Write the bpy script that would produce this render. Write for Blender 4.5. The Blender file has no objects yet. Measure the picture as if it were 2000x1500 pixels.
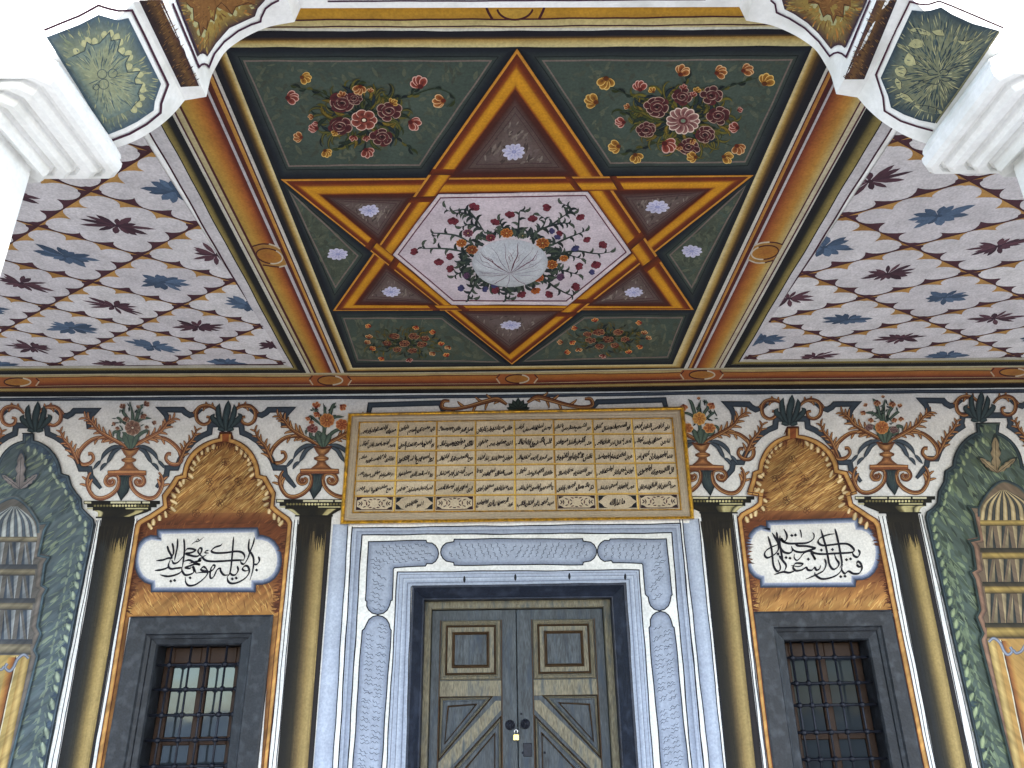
import bpy, math, random
import numpy as np
from mathutils import Vector, Matrix

scene = bpy.context.scene
COL = scene.collection
R_ = math.radians
EYE = 1.62                      # the ground is z = 0
WY = 6.0                        # front wall plane
ZC = EYE + 2.501                # underside of the painted ceiling
MIRX = 0.084                    # the porch's axis of symmetry

# ---------------------------------------------------------------- camera
CR = np.array([0.99987535, -0.00818896, -0.01349907])
CU = np.array([0.00917131, -0.39470789, 0.91876089])
CF = np.array([0.01285189, 0.91877017, 0.39458359])
FPX = 1483.508
cam = bpy.data.cameras.new('camera')
cam.sensor_width = 36.0
cam.lens = FPX / 2000 * 36
cam.clip_end = 2000
camo = bpy.data.objects.new('camera', cam)
COL.objects.link(camo)
M = Matrix.Identity(4)
for i in range(3):
    M[i][0], M[i][1], M[i][2] = CR[i], CU[i], -CF[i]
M[2][3] = EYE
camo.matrix_world = M
scene.camera = camo

# ---------------------------------------------------------------- light
SUN_EL, SUN_AZ = 42, 164         # azimuth clockwise from +Y: behind the viewer, to the right
w = bpy.data.worlds.new('World'); scene.world = w; w.use_nodes = True
nt = w.node_tree
sky = nt.nodes.new('ShaderNodeTexSky'); sky.sky_type = 'NISHITA'; sky.sun_disc = False
sky.sun_elevation = R_(SUN_EL); sky.sun_rotation = R_(SUN_AZ)
bg = nt.nodes['Background']; bg.inputs[1].default_value = 0.15
nt.links.new(sky.outputs[0], bg.inputs[0])
sl = bpy.data.lights.new('sun', 'SUN'); sl.energy = 2.2; sl.angle = R_(0.5); sl.color = (1, .95, .87)
so = bpy.data.objects.new('sun', sl); COL.objects.link(so)
sd = Vector((math.sin(R_(SUN_AZ)) * math.cos(R_(SUN_EL)), math.cos(R_(SUN_AZ)) * math.cos(R_(SUN_EL)), math.sin(R_(SUN_EL))))
so.rotation_euler = sd.to_track_quat('Z', 'Y').to_euler()
so.location = sd * 20
vs = scene.view_settings
vs.view_transform = 'Standard'; vs.look = 'None'; vs.gamma = 1; vs.exposure = 2.45

# ---------------------------------------------------------------- helpers
rnd = random.Random(7)

def ray(x, y):
    return CR * (x - 1000) + CU * (750 - y) + CF * FPX

def lin(v):
    v /= 255
    return v / 12.92 if v <= .04045 else ((v + .055) / 1.055) ** 2.4

GAIN = 1.05
_hc = {}
def hx(c, g=None):
    if not isinstance(c, str):
        return c
    k = (c, g)
    if k not in _hc:
        q = GAIN if g is None else g
        _hc[k] = tuple(min(.86, lin(int(c[i:i + 2], 16)) ** 1.14 * 1.09 * q) for i in (0, 2, 4)) + (1.0,)
    return _hc[k]

def mixc(a, b, t):
    a, b = hx(a), hx(b)
    return tuple(a[i] + (b[i] - a[i]) * t for i in range(3)) + (1.0,)

def tag(o, label=None, cat=None, group=None, kind=None):
    for k, v in (('label', label), ('category', cat), ('group', group), ('kind', kind)):
        if v:
            o[k] = v
    return o

def empty(name, loc, label, cat, group=None):
    o = bpy.data.objects.new(name, None); COL.objects.link(o)
    o.location = loc; o.empty_display_size = .2
    return tag(o, label, cat, group)

def link(name, me, mat, parent=None):
    o = bpy.data.objects.new(name, me); COL.objects.link(o)
    if mat:
        me.materials.append(mat)
    if parent:
        o.parent = parent
        o.matrix_parent_inverse = Matrix.Translation(-parent.location)
    return o

# ---------------------------------------------------------------- materials
def new_mat(name):
    m = bpy.data.materials.new(name); m.use_nodes = True
    n = m.node_tree.nodes; l = m.node_tree.links
    return m, n, l, n['Principled BSDF']

def mottled(name, base=None, rough=.8, amp=.14, fine=70, coarse=4, bump=.15, metal=0, stretch=(1, 1, 1), spec=.3, grime=None, rot=0):
    """painted plaster / stone / wood: the colour (vertex paint when base is None) broken by coarse and fine noise"""
    m, n, l, b = new_mat(name)
    b.inputs['Roughness'].default_value = rough
    b.inputs['Metallic'].default_value = metal
    b.inputs['Specular IOR Level'].default_value = spec
    geo = n.new('ShaderNodeNewGeometry')
    mp = n.new('ShaderNodeMapping'); mp.inputs['Scale'].default_value = stretch
    mp.vector_type = 'TEXTURE' if rot else 'POINT'
    if rot:
        mp.inputs['Rotation'].default_value = (0, rot, 0)
        mp.inputs['Scale'].default_value = (stretch[0], stretch[1], stretch[2])
    l.new(geo.outputs['Position'], mp.inputs[0])
    n1 = n.new('ShaderNodeTexNoise'); n1.inputs['Scale'].default_value = fine; n1.inputs['Detail'].default_value = 4
    n2 = n.new('ShaderNodeTexNoise'); n2.inputs['Scale'].default_value = coarse; n2.inputs['Detail'].default_value = 6
    n2.inputs['Roughness'].default_value = .65
    for q in (n1, n2):
        l.new(mp.outputs[0], q.inputs['Vector'])
    r1 = n.new('ShaderNodeMapRange'); r1.inputs[1].default_value = .3; r1.inputs[2].default_value = .7
    r1.inputs[3].default_value = 1 - amp; r1.inputs[4].default_value = 1 + amp
    r2 = n.new('ShaderNodeMapRange'); r2.inputs[1].default_value = .3; r2.inputs[2].default_value = .7
    r2.inputs[3].default_value = 1 - amp; r2.inputs[4].default_value = 1 + amp * .8
    l.new(n1.outputs[0], r1.inputs[0]); l.new(n2.outputs[0], r2.inputs[0])
    mu = n.new('ShaderNodeMath'); mu.operation = 'MULTIPLY'
    l.new(r1.outputs[0], mu.inputs[0]); l.new(r2.outputs[0], mu.inputs[1])
    vm = n.new('ShaderNodeVectorMath'); vm.operation = 'SCALE'
    if base is None:
        at = n.new('ShaderNodeAttribute'); at.attribute_name = 'paint'
        l.new(at.outputs['Color'], vm.inputs[0])
    else:
        vm.inputs[0].default_value = base[:3]
    l.new(mu.outputs[0], vm.inputs['Scale'])
    out = vm.outputs[0]
    if grime:
        n3 = n.new('ShaderNodeTexNoise'); n3.inputs['Scale'].default_value = grime[1]; n3.inputs['Detail'].default_value = 8
        l.new(mp.outputs[0], n3.inputs['Vector'])
        r3 = n.new('ShaderNodeMapRange'); r3.inputs[1].default_value = .5; r3.inputs[2].default_value = .72
        l.new(n3.outputs[0], r3.inputs[0])
        mx = n.new('ShaderNodeMix'); mx.data_type = 'RGBA'
        l.new(r3.outputs[0], mx.inputs[0]); l.new(out, mx.inputs[6]); mx.inputs[7].default_value = tuple(grime[0]) + (1,)
        out = mx.outputs[2]
    l.new(out, b.inputs['Base Color'])
    bp = n.new('ShaderNodeBump'); bp.inputs['Strength'].default_value = bump; bp.inputs['Distance'].default_value = .004
    l.new(n1.outputs[0], bp.inputs['Height']); l.new(bp.outputs[0], b.inputs['Normal'])
    return m

PAINT = mottled('painted_plaster')
BRUSH_L = mottled('brushed_plaster', amp=.3, fine=26, coarse=9, stretch=(1, 1, 5.5), rot=R_(48))
BRUSH_R = mottled('brushed_plaster_fine', amp=.3, fine=24, coarse=8, stretch=(1, 1, 6.5), rot=R_(57))
BRUSH_G = mottled('brushed_green_plaster', amp=.26, fine=26, coarse=9, stretch=(1, 1, 5), rot=R_(-40))
PAINT2 = mottled('painted_boards', amp=.17, fine=90, coarse=7)
WHITE = mottled('white_plaster', (.84, .84, .82), amp=.05, bump=.35, grime=((.6, .6, .56), 5))
PLAIN = mottled('limewashed_plaster', (.6, .58, .54), amp=.08)
SLATE = mottled('dark_grey_stone', hx('3d434c', .36), amp=.3, rough=.5, bump=.5, grime=(hx('5a6068', .45)[:3], 14))
SLATE2 = mottled('dark_blue_grey_wood', hx('2f3748', .62), amp=.3, rough=.45, fine=60, bump=.4, grime=(hx('4a5264', .6)[:3], 12))
WOOD = mottled('weathered_door_wood', hx('50565a', .74), amp=.45, fine=40, coarse=8, rough=.6, stretch=(3, 3, .5),
               grime=(hx('36424f', .8)[:3], 7))
WOODL = mottled('light_worn_wood', hx('7a7462', .92), amp=.42, fine=40, coarse=9, rough=.6, stretch=(3, 3, .6),
                grime=(hx('474f52', .9)[:3], 9))
WOODE = mottled('brown_moulding_wood', hx('4d3a24', .75), amp=.3, fine=60, coarse=10, rough=.55)
IRON = mottled('black_iron', (.012, .014, .022), rough=.45, metal=.4, amp=.3)
GILT = mottled('gilded_wood', hx('b18a2c', 1.3), rough=.34, amp=.4, metal=.55, spec=.5, fine=50, coarse=14, bump=.6, grime=((.16, .09, .02), 16))
SASHW = mottled('brown_sash_wood', hx('50341c', .4), amp=.25, rough=.6)
BRASS = mottled('brass', (.75, .6, .25), rough=.25, metal=.9, amp=.08)
STEEL = mottled('steel', (.6, .6, .6), rough=.25, metal=1, amp=.05)
GROUND = mottled('pale_paving', (.165, .163, .16), amp=.2, fine=20, coarse=1.2)
FLOOR = mottled('stone_floor', (.3, .3, .3), amp=.15, fine=20, coarse=2)
def glass_mat(name, sp):
    m, n, l, b = new_mat(name)
    b.inputs['Base Color'].default_value = (.02, .025, .03, 1)
    b.inputs['Roughness'].default_value = .06
    b.inputs['Specular IOR Level'].default_value = sp
    b.inputs['Specular Tint'].default_value = (.6, .8, 1, 1)
    g = n.new('ShaderNodeNewGeometry'); t = n.new('ShaderNodeTexNoise'); t.inputs['Scale'].default_value = 3
    l.new(g.outputs['Position'], t.inputs['Vector'])
    bp = n.new('ShaderNodeBump'); bp.inputs['Strength'].default_value = .12; bp.inputs['Distance'].default_value = .02
    l.new(t.outputs[0], bp.inputs['Height']); l.new(bp.outputs[0], b.inputs['Normal'])
    return m
GLASS = glass_mat('window_glass', .8); GLASS2 = glass_mat('shaded_window_glass', .07)  # second glass: right-hand panes, reflection lowered to imitate deep shade

# ---------------------------------------------------------------- solid mesh builder
class MB:
    def __init__(s):
        s.v = []; s.f = []; s.c = []
    def add(s, vs, fs):
        k = len(s.v); s.v += [tuple(q) for q in vs]; s.f += [tuple(i + k for i in f) for f in fs]
    def box(s, a, b):
        (x0, y0, z0), (x1, y1, z1) = a, b
        s.add([(x0, y0, z0), (x1, y0, z0), (x1, y1, z0), (x0, y1, z0), (x0, y0, z1), (x1, y0, z1), (x1, y1, z1), (x0, y1, z1)],
              [(0, 3, 2, 1), (4, 5, 6, 7), (0, 1, 5, 4), (1, 2, 6, 5), (2, 3, 7, 6), (3, 0, 4, 7)])
    def bbox(s, a, b, r=.004):
        """box with bevelled vertical/front edges (face towards -y)"""
        (x0, y0, z0), (x1, y1, z1) = a, b
        s.add([(x0, y1, z0), (x1, y1, z0), (x1, y1, z1), (x0, y1, z1), (x0, y0 + r, z0), (x1, y0 + r, z0), (x1, y0 + r, z1), (x0, y0 + r, z1),
               (x0 + r, y0, z0 + r), (x1 - r, y0, z0 + r), (x1 - r, y0, z1 - r), (x0 + r, y0, z1 - r)],
              [(0, 3, 2, 1), (0, 1, 5, 4), (1, 2, 6, 5), (2, 3, 7, 6), (3, 0, 4, 7), (4, 5, 9, 8), (5, 6, 10, 9), (6, 7, 11, 10), (7, 4, 8, 11), (8, 9, 10, 11)])
    def loft(s, rings, closed=True, caps=True):
        n = len(rings[0]); k = len(s.v)
        for r in rings:
            s.v += [tuple(q) for q in r]
        for i in range(len(rings) - 1):
            for j in range(n if closed else n - 1):
                a = k + i * n + j; b = k + i * n + (j + 1) % n
                s.f.append((a, b, b + n, a + n))
        if caps:
            s.f.append(tuple(k + j for j in reversed(range(n))))
            s.f.append(tuple(k + (len(rings) - 1) * n + j for j in range(n)))
    def tube(s, pts, r, n=8):
        pts = [Vector(p) for p in pts]; rings = []
        rr = r if isinstance(r, (list, tuple)) else [r] * len(pts)
        up = None
        for i, p in enumerate(pts):
            d = (pts[min(i + 1, len(pts) - 1)] - pts[max(i - 1, 0)]).normalized()
            if up is None:
                up = Vector((0, 1, 0)) if abs(d.y) < .9 else Vector((1, 0, 0))
            a = d.cross(up).normalized(); b = d.cross(a)
            up = -b if b.dot(up) < 0 else b
            rings.append([p + (a * math.cos(t) + b * math.sin(t)) * rr[i] for t in (2 * math.pi * k / n for k in range(n))])
        s.loft(rings)
    def lathe(s, prof, cx, cy, n=32):
        s.loft([[(cx + r * math.cos(2 * math.pi * k / n), cy + r * math.sin(2 * math.pi * k / n), z) for k in range(n)] for r, z in prof])
    def build(s, name, mat, parent=None, smooth=False):
        me = bpy.data.meshes.new(name); me.from_pydata(s.v, [], s.f); me.update()
        if smooth:
            me.polygons.foreach_set('use_smooth', [True] * len(me.polygons))
        return link(name, me, mat, parent)

# ---------------------------------------------------------------- painted sheets
def cr(pts, closed=False, n=6):
    """Catmull-Rom"""
    P = [np.array(p, float) for p in pts]; m = len(P); out = []
    if m < 3:
        return [tuple(p) for p in P]
    for i in range(m if closed else m - 1):
        if closed:
            a, b, c, d = P[i - 1], P[i], P[(i + 1) % m], P[(i + 2) % m]
        else:
            a = P[i - 1] if i else P[0] * 2 - P[1]; b, c = P[i], P[i + 1]
            d = P[i + 2] if i + 2 < m else P[-1] * 2 - P[-2]
        for k in range(n):
            t = k / n
            out.append(tuple(.5 * (2 * b + (c - a) * t + (2 * a - 5 * b + 4 * c - d) * t * t + (3 * b - a - 3 * c + d) * t ** 3)))
    if not closed:
        out.append(tuple(P[-1]))
    return out

def dens(pts, step=30, closed=False):
    out = []
    m = len(pts)
    for i in range(m if closed else m - 1):
        a, b = pts[i], pts[(i + 1) % m]
        k = max(1, int(math.hypot(b[0] - a[0], b[1] - a[1]) / step))
        for j in range(k):
            out.append((a[0] + (b[0] - a[0]) * j / k, a[1] + (b[1] - a[1]) * j / k))
    if not closed:
        out.append(tuple(pts[-1]))
    return out

class Sheet:
    STEP = 5e-5; sat = 1; mul = 1
    def __init__(s, to2, to3, base=.004, px=True):
        s.to2, s.to3, s.base, s.px = to2, to3, base, px
        s.v = []; s.f = []; s.c = []
        s.bb = np.zeros((256, 5)); s.n = 0
    def add(s, pts, faces, cols):
        if s.px:
            pts = [s.to2(p[0], p[1], s.base) for p in pts]
        a = np.array(pts, float)
        lo, hi = a.min(0), a.max(0)
        q = s.bb[:s.n]
        ov = (q[:, 0] < hi[0]) & (q[:, 2] > lo[0]) & (q[:, 1] < hi[1]) & (q[:, 3] > lo[1])
        lay = 1 + (q[ov, 4].max() if ov.any() else 0)
        if s.n == len(s.bb):
            s.bb = np.vstack([s.bb, np.zeros_like(s.bb)])
        s.bb[s.n] = (lo[0], lo[1], hi[0], hi[1], lay); s.n += 1
        k = len(s.v); off = s.base + lay * s.STEP
        s.v += [s.to3(p, off) for p in pts]
        s.f += [tuple(i + k for i in f) for f in faces]
        if isinstance(cols, str) or not isinstance(cols, list):
            cols = [hx(cols)] * len(pts)
        cl_ = [hx(c) for c in cols]
        if s.sat != 1:
            cl_ = [mixc((sum(c[:3]) / 3 * s.mul,) * 3, tuple(min(.84, v * s.mul) for v in c[:3]), s.sat) for c in cl_]
        s.c += cl_
    # filled polygon
    def P(s, pts, c, d=0):
        if d:
            pts = dens(pts, d, True)
        s.add(pts, [tuple(range(len(pts)))], c)
    def S(s, pts, c, n=5):
        s.P(cr(pts, True, n), c)
    # blob with a centre colour and an edge colour
    def F(s, pts, ce, cc, center=None, n=5, smooth=True):
        q = cr(pts, True, n) if smooth else list(pts)
        if center is None:
            center = (sum(p[0] for p in q) / len(q), sum(p[1] for p in q) / len(q))
        m = len(q)
        s.add(q + [center], [(i, (i + 1) % m, m) for i in range(m)], [hx(ce)] * m + [hx(cc)])
    # ribbon: stroke with a list of colours across, width profile along
    def B(s, pts, w, cols, smooth=True, n=6, closed=False, wob=0):
        q = cr(pts, closed, n) if smooth else list(pts)
        if closed:
            q = q + [q[0]]
        m = len(q)
        if isinstance(cols, (str, tuple)):
            cols = [cols, cols]
        if not isinstance(w, (list, tuple)):
            w = [w, w]
        Q = np.array(q, float)
        T = np.gradient(Q, axis=0) if m > 1 else Q
        if closed:
            T[0] = T[-1] = Q[1] - Q[-2]
        L = np.hypot(T[:, 0], T[:, 1]) + 1e-9
        N = np.stack([-T[:, 1] / L, T[:, 0] / L], 1)
        if not smooth and m > 2:            # mitre
            D = np.diff(Q, axis=0); dl = np.hypot(D[:, 0], D[:, 1])[:, None] + 1e-9; D = D / dl
            nn = np.stack([-D[:, 1], D[:, 0]], 1)
            for i in range(m):
                if 0 < i < m - 1:
                    a, b = nn[i - 1], nn[i]
                elif closed:
                    a, b = nn[-1], nn[0]
                else:
                    a = b = nn[0] if i == 0 else nn[-1]
                h = a + b; N[i] = h / max(.35, (h @ h) / 2) if (h @ h) > 1e-6 else a
        ws = np.interp(np.linspace(0, 1, m), np.linspace(0, 1, len(w)), w)
        if wob:
            ph = rnd.random() * 9
            arc = np.concatenate([[0], np.cumsum(np.hypot(*np.diff(Q, axis=0).T))])
            Q = Q + N * (wob * (np.sin(arc / 37 + ph) + .6 * np.sin(arc / 15 + ph * 2)))[:, None]
        k = len(cols); pts2 = []; cc = []
        for i in range(m):
            for j in range(k):
                t = j / (k - 1) - .5
                pts2.append(tuple(Q[i] + N[i] * (ws[i] * t))); cc.append(hx(cols[j]))
        fs = [(i * k + j, i * k + j + 1, (i + 1) * k + j + 1, (i + 1) * k + j) for i in range(m - 1) for j in range(k - 1)]
        s.add(pts2, fs, cc)
    def L(s, pts, w, c, smooth=False, n=6, closed=False, wob=.55, d=18):
        q = cr(pts, closed, n) if smooth else (dens(pts, d, closed) if d else list(pts))
        s.B(q, w, c, smooth=False, closed=closed, wob=wob)
    # gradient between two polylines; stops = [(t, colour), ...]; equal t twice gives a hard edge
    def G(s, A, Bq, stops, d=60):
        n = max(2, int(max(math.dist(A[0], A[-1]), math.dist(Bq[0], Bq[-1])) / d) + 1) if d else len(A)
        if d:
            def res(P):
                P = np.array(P, float); l = np.concatenate([[0], np.cumsum(np.hypot(*np.diff(P, axis=0).T))])
                t = np.linspace(0, l[-1], n)
                return np.stack([np.interp(t, l, P[:, 0]), np.interp(t, l, P[:, 1])], 1)
            A, Bq = res(A), res(Bq)
        else:
            A, Bq = np.array(A, float), np.array(Bq, float)
        pts = []; cc = []; fs = []
        for j, (t, c) in enumerate(stops):
            for i in range(n):
                pts.append(tuple(A[i] + (Bq[i] - A[i]) * t)); cc.append(hx(c))
        for j in range(len(stops) - 1):
            if stops[j + 1][0] - stops[j][0] > 1e-6:
                fs += [(j * n + i, j * n + i + 1, (j + 1) * n + i + 1, (j + 1) * n + i) for i in range(n - 1)]
        s.add(pts, fs, cc)
    def E(s, cx, cy, rx, ry, c, n=24, cc=None, rot=0):
        q = []
        for k in range(n):
            a = 2 * math.pi * k / n; x, y = rx * math.cos(a), ry * math.sin(a)
            q.append((cx + x * math.cos(rot) - y * math.sin(rot), cy + x * math.sin(rot) + y * math.cos(rot)))
        if cc:
            s.F(q, c, cc, (cx, cy), smooth=False)
        else:
            s.P(q, c)
    # a leaf-shaped brush stroke from p along angle a (image degrees, y down)
    def leaf(s, x, y, a, l, w, c, c2=None, bend=0, tip=.0):
        a = math.radians(a); q = []
        for t in (0, .25, .5, .75, 1):
            b = a + bend * t
            q.append((x + l * t * math.cos(b), y + l * t * math.sin(b)))
        prof = [w * .25, w * .8, w, w * .8, w * tip]
        s.B(q, prof, [c, c2 or c, c] if c2 else [c, c], n=2)
    def build(s, name, mat, parent, label=None):
        me = bpy.data.meshes.new(name); me.from_pydata([tuple(v) for v in s.v], [], s.f); me.update()
        at = me.attributes.new('paint', 'FLOAT_COLOR', 'POINT')
        at.data.foreach_set('color', np.array(s.c, np.float32).ravel())
        o = link(name, me, mat, parent)
        if label:
            o['label'] = label
        return o

def wall2(x, y, off):
    d = ray(x, y); t = (WY - off) / d[1]
    return (d[0] * t, d[2] * t)
def wall3(p, off):
    return (p[0], WY - off, EYE + p[1])
def ceil2(x, y, off):
    d = ray(x, y); t = (ZC - EYE - off) / d[2]
    return (d[0] * t, d[1] * t)
def ceil3(p, off):
    return (p[0], p[1], ZC - off)
def WS(base=.004):
    return Sheet(wall2, wall3, base)
def CS(base=.004):
    return Sheet(ceil2, ceil3, base)
def at_y(x, y, Y):
    d = ray(x, y); t = Y / d[1]
    return Vector((d[0] * t, Y, EYE + d[2] * t))
def lerp(a, b, t):
    return (a[0] + (b[0] - a[0]) * t, a[1] + (b[1] - a[1]) * t)
def isect(a, b, c, d):
    x1, y1 = a; x2, y2 = b; x3, y3 = c; x4, y4 = d
    D = (x1 - x2) * (y3 - y4) - (y1 - y2) * (x3 - x4)
    p, q = x1 * y2 - y1 * x2, x3 * y4 - y3 * x4
    return ((p * (x3 - x4) - (x1 - x2) * q) / D, (p * (y3 - y4) - (y1 - y2) * q) / D)

# ================================================================ the setting
g = MB(); g.add([(-400, -400, 0), (400, -400, 0), (400, 400, 0), (-400, 400, 0)], [(0, 1, 2, 3)])
tag(g.build('ground', GROUND), kind='structure')
g = MB(); g.box((-8, 1.3, .004), (8, WY, .15))
tag(g.build('porch_floor', FLOOR), kind='structure')

# ---------------------------------------------------------------- the front wall
wall = empty('painted_wall', (0, WY, 0), 'plastered front wall painted with arches, flower vases and pilasters under the porch ceiling', 'wall')
def wx(x, y): return wall2(x, y, 0)[0]
def wz(x, y): return wall2(x, y, 0)[1] + EYE
DX0, DX1 = wx(800, 1300), wx(1232, 1300)
DZ = wz(1010, 1144)
LX0, LX1, LZ = wx(233, 1350), wx(520, 1350), wz(390, 1205)
RX0, RX1, RZ = wx(1488, 1350), wx(1769, 1350), wz(1605, 1196)
WB = .75                                             # window sill height
g = MB()
for a, b, z0, z1 in ((-8, LX0, .15, ZC), (LX0, LX1, LZ, ZC), (LX0, LX1, .15, WB), (LX1, DX0, .15, ZC), (DX0, DX1, DZ, ZC),
                     (DX1, RX0, .15, ZC), (RX0, RX1, RZ, ZC), (RX0, RX1, .15, WB), (RX1, 8, .15, ZC)):
    g.box((a, WY, z0), (b, WY + .6, z1))
g.build('plaster', PLAIN, wall)
# end walls and the back of the building: dim room behind the windows
g = MB(); g.box((-8, WY + 4, 0), (8, WY + 4.3, ZC)); g.box((-8.3, WY, 0), (-8, WY + 4.3, ZC)); g.box((8, WY, 0), (8.3, WY + 4.3, ZC))
g.build('room_wall', PLAIN, wall)

# frieze ground: everything between the pilasters
fz = WS(.004)
fz.px = False
zt = ZC - EYE
for a, b, z0, z1 in ((-7.9, LX0, -1.45, zt), (LX0, LX1, LZ - EYE, zt), (LX0, LX1, -1.45, WB - EYE), (LX1, DX0, -1.45, zt), (DX0, DX1, DZ - EYE, zt),
                     (DX1, RX0, -1.45, zt), (RX0, RX1, RZ - EYE, zt), (RX0, RX1, -1.45, WB - EYE), (RX1, 7.9, -1.45, zt)):
    fz.P([(a, z0), (b, z0), (b, z1), (a, z1)], 'bfbebb')
fz.px = True

XS = [-400, 0, 200, 600, 1000, 1400, 2000, 2400]
def row(*ys):
    """a long horizontal given by its heights at x = 0, 200, 600, 1000, 1400, 2000"""
    ys = list(ys)
    ys = [ys[0] + (ys[0] - ys[1]) * .6] + ys + [ys[-1] + (ys[-1] - ys[-2]) * .35]
    return [(x, y) for x, y in zip(XS, ys)]
rC = row(725, 723.5, 723, 721, 712, 707)
rD = row(732, 730, 728.5, 726, 718.5, 714)
rE = row(738, 736, 736, 732.5, 727, 723)
rF = row(755, 752, 751, 748.5, 740, 736)
rG = row(758.5, 757, 756, 753, 746, 741)
rH = row(765.5, 764.5, 762, 759.5, 752.5, 748)
rI = row(772, 771, 769, 766, 758, 754.5)
rJ = row(777.5, 776.5, 774, 771, 763.5, 760.5)
rK = row(783, 782, 780, 776.5, 770, 767)

cornice = WS(.007)
def hb(s, a, b, stops):
    s.G(dens(a, 50), dens(b, 50), stops, d=0) if len(dens(a, 50)) == len(dens(b, 50)) else s.G(a, b, stops, d=50)
def shift(r, d): return [(x, y + d) for x, y in r]
hb(cornice, shift(rI, -2.5), rI, [(0, '0c0a0e'), (1, '0c0a0e')])
hb(cornice, rI, rJ, [(0, 'a9aba6'), (.3, 'c6c8c2'), (1, 'b4b4b2')])
cornice.L(shift(rJ, .2), 1.6, '14161f', wob=.3)
hb(cornice, shift(rJ, 1), rK, [(0, '39414c'), (1, '424a55')])
cornice.L(rK, 1.3, '15171f', wob=.3)

# ---------------------------------------------------------------- painted pilasters
def vline(pts, y):
    (x0, y0), (x1, y1) = pts
    return (x0 + (x1 - x0) * (y - y0) / (y1 - y0), y)
def vband(s, l, r, y0, y1, stops):
    s.G([vline(l, y0), vline(l, y1)], [vline(r, y0), vline(r, y1)], stops, d=40)
def V(a, b, ya=1050, yb=1500): return ((a, ya), (b, yb))
YB = 1720
PIL = [  # left edge, right edge, top, dark line right side
    (V(192, 112), V(249, 173), 1008, V(256, 178), 1),
    (V(581, 541), V(636, 601), 1004, V(645, 611), 1),
    (V(1373, 1418), V(1428, 1476), 998, V(1436, 1490), 0),
    (V(1740, 1829), V(1794, 1887), 1000, V(1803, 1897), 0)]
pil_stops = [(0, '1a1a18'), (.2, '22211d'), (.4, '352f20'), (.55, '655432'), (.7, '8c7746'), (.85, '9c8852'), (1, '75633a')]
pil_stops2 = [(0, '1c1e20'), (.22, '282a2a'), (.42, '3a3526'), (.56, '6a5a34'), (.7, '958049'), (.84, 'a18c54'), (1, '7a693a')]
pilasters = []
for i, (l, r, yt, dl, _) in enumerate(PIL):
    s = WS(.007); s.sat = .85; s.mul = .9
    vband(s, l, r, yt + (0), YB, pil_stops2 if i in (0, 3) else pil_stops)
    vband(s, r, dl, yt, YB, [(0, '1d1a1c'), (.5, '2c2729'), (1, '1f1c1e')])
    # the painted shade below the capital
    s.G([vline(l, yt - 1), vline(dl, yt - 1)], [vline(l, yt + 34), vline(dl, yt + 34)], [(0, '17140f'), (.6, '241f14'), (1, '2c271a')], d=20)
    for k in range(70):
        t = rnd.random(); a, b = vline(l, yt + 20), vline(r, yt + 20); x = a[0] + (b[0] - a[0]) * t
        y2 = yt + rnd.uniform(36, 75); a2, b2 = vline(l, y2), vline(r, y2)
        s.B([(x, yt + 20), (a2[0] + (b2[0] - a2[0]) * t, y2)], [5, 3.5, .4], ['211c13', '2a2418', '1c1810'][k % 3], smooth=False)
    # brush streaks
    for k in range(110):
        t = rnd.random(); y = rnd.uniform(yt + 40, 1500)
        a, b = vline(l, y), vline(r, y); x = a[0] + (b[0] - a[0]) * t
        c = mixc('222019', 'a8935a', min(1, max(0, (t - .38) * 1.8 + rnd.uniform(-.14, .14))))
        y2 = y + rnd.uniform(20, 70)
        a2, b2 = vline(l, y2), vline(r, y2)
        s.B([(x, y), (a2[0] + (b2[0] - a2[0]) * t, y2)], [.5, rnd.uniform(1.5, 4), .5], [c, c], smooth=False)
    pilasters.append(s)

# ---------------------------------------------------------------- the arched panels
def closed_arch(left, right, bl, br):
    return left + right[::-1] + [br, bl]

AMB_L = [(430, 845), (430, 857), (414, 864), (397, 873), (382, 886), (369, 903), (361, 918), (358, 931), (343, 931), (336, 943), (323, 961), (318, 968), (320, 988), (305, 998), (293, 1006), (280, 1013), (270, 1019), (266, 1026)]
AMB_R = [(453, 845), (453, 857), (468, 863), (481, 873), (494, 889), (502, 905), (507, 922), (508, 932), (521, 931), (529, 945), (539, 963), (536, 988), (546, 997), (556, 1004), (566, 1011), (571, 1020)]
AMB2_L = [(1537, 834), (1537, 850), (1521, 857), (1507, 867), (1496, 882), (1488, 899), (1484, 913), (1481, 922), (1470, 922), (1466, 940), (1459, 961), (1481, 965), (1480, 982), (1470, 990), (1457, 997), (1446, 1003), (1440, 1012)]
AMB2_R = [(1559, 834), (1559, 850), (1580, 857), (1598, 869), (1613, 883), (1627, 902), (1638, 922), (1654, 922), (1662, 940), (1672, 960), (1660, 964), (1665, 984), (1682, 995), (1698, 1006), (1712, 1015), (1718, 1023)]
GRN_R = [(67, 847), (67, 861), (84, 869), (98, 880), (110, 897), (118, 913), (121, 929), (136, 930), (141, 948), (150, 962), (160, 974), (162, 992), (172, 1003), (184, 1014), (186, 1024)]
GRN2_L = [(1905, 827), (1908, 842), (1888, 851), (1873, 864), (1863, 882), (1860, 900), (1859, 914), (1844, 920), (1842, 940), (1831, 960), (1829, 982), (1819, 993), (1809, 1000), (1806, 1010)]
GRN_L = [(112 - x, y) for x, y in GRN_R]
GRN2_R = [(3857 - x, y) for x, y in GRN2_L]

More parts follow.
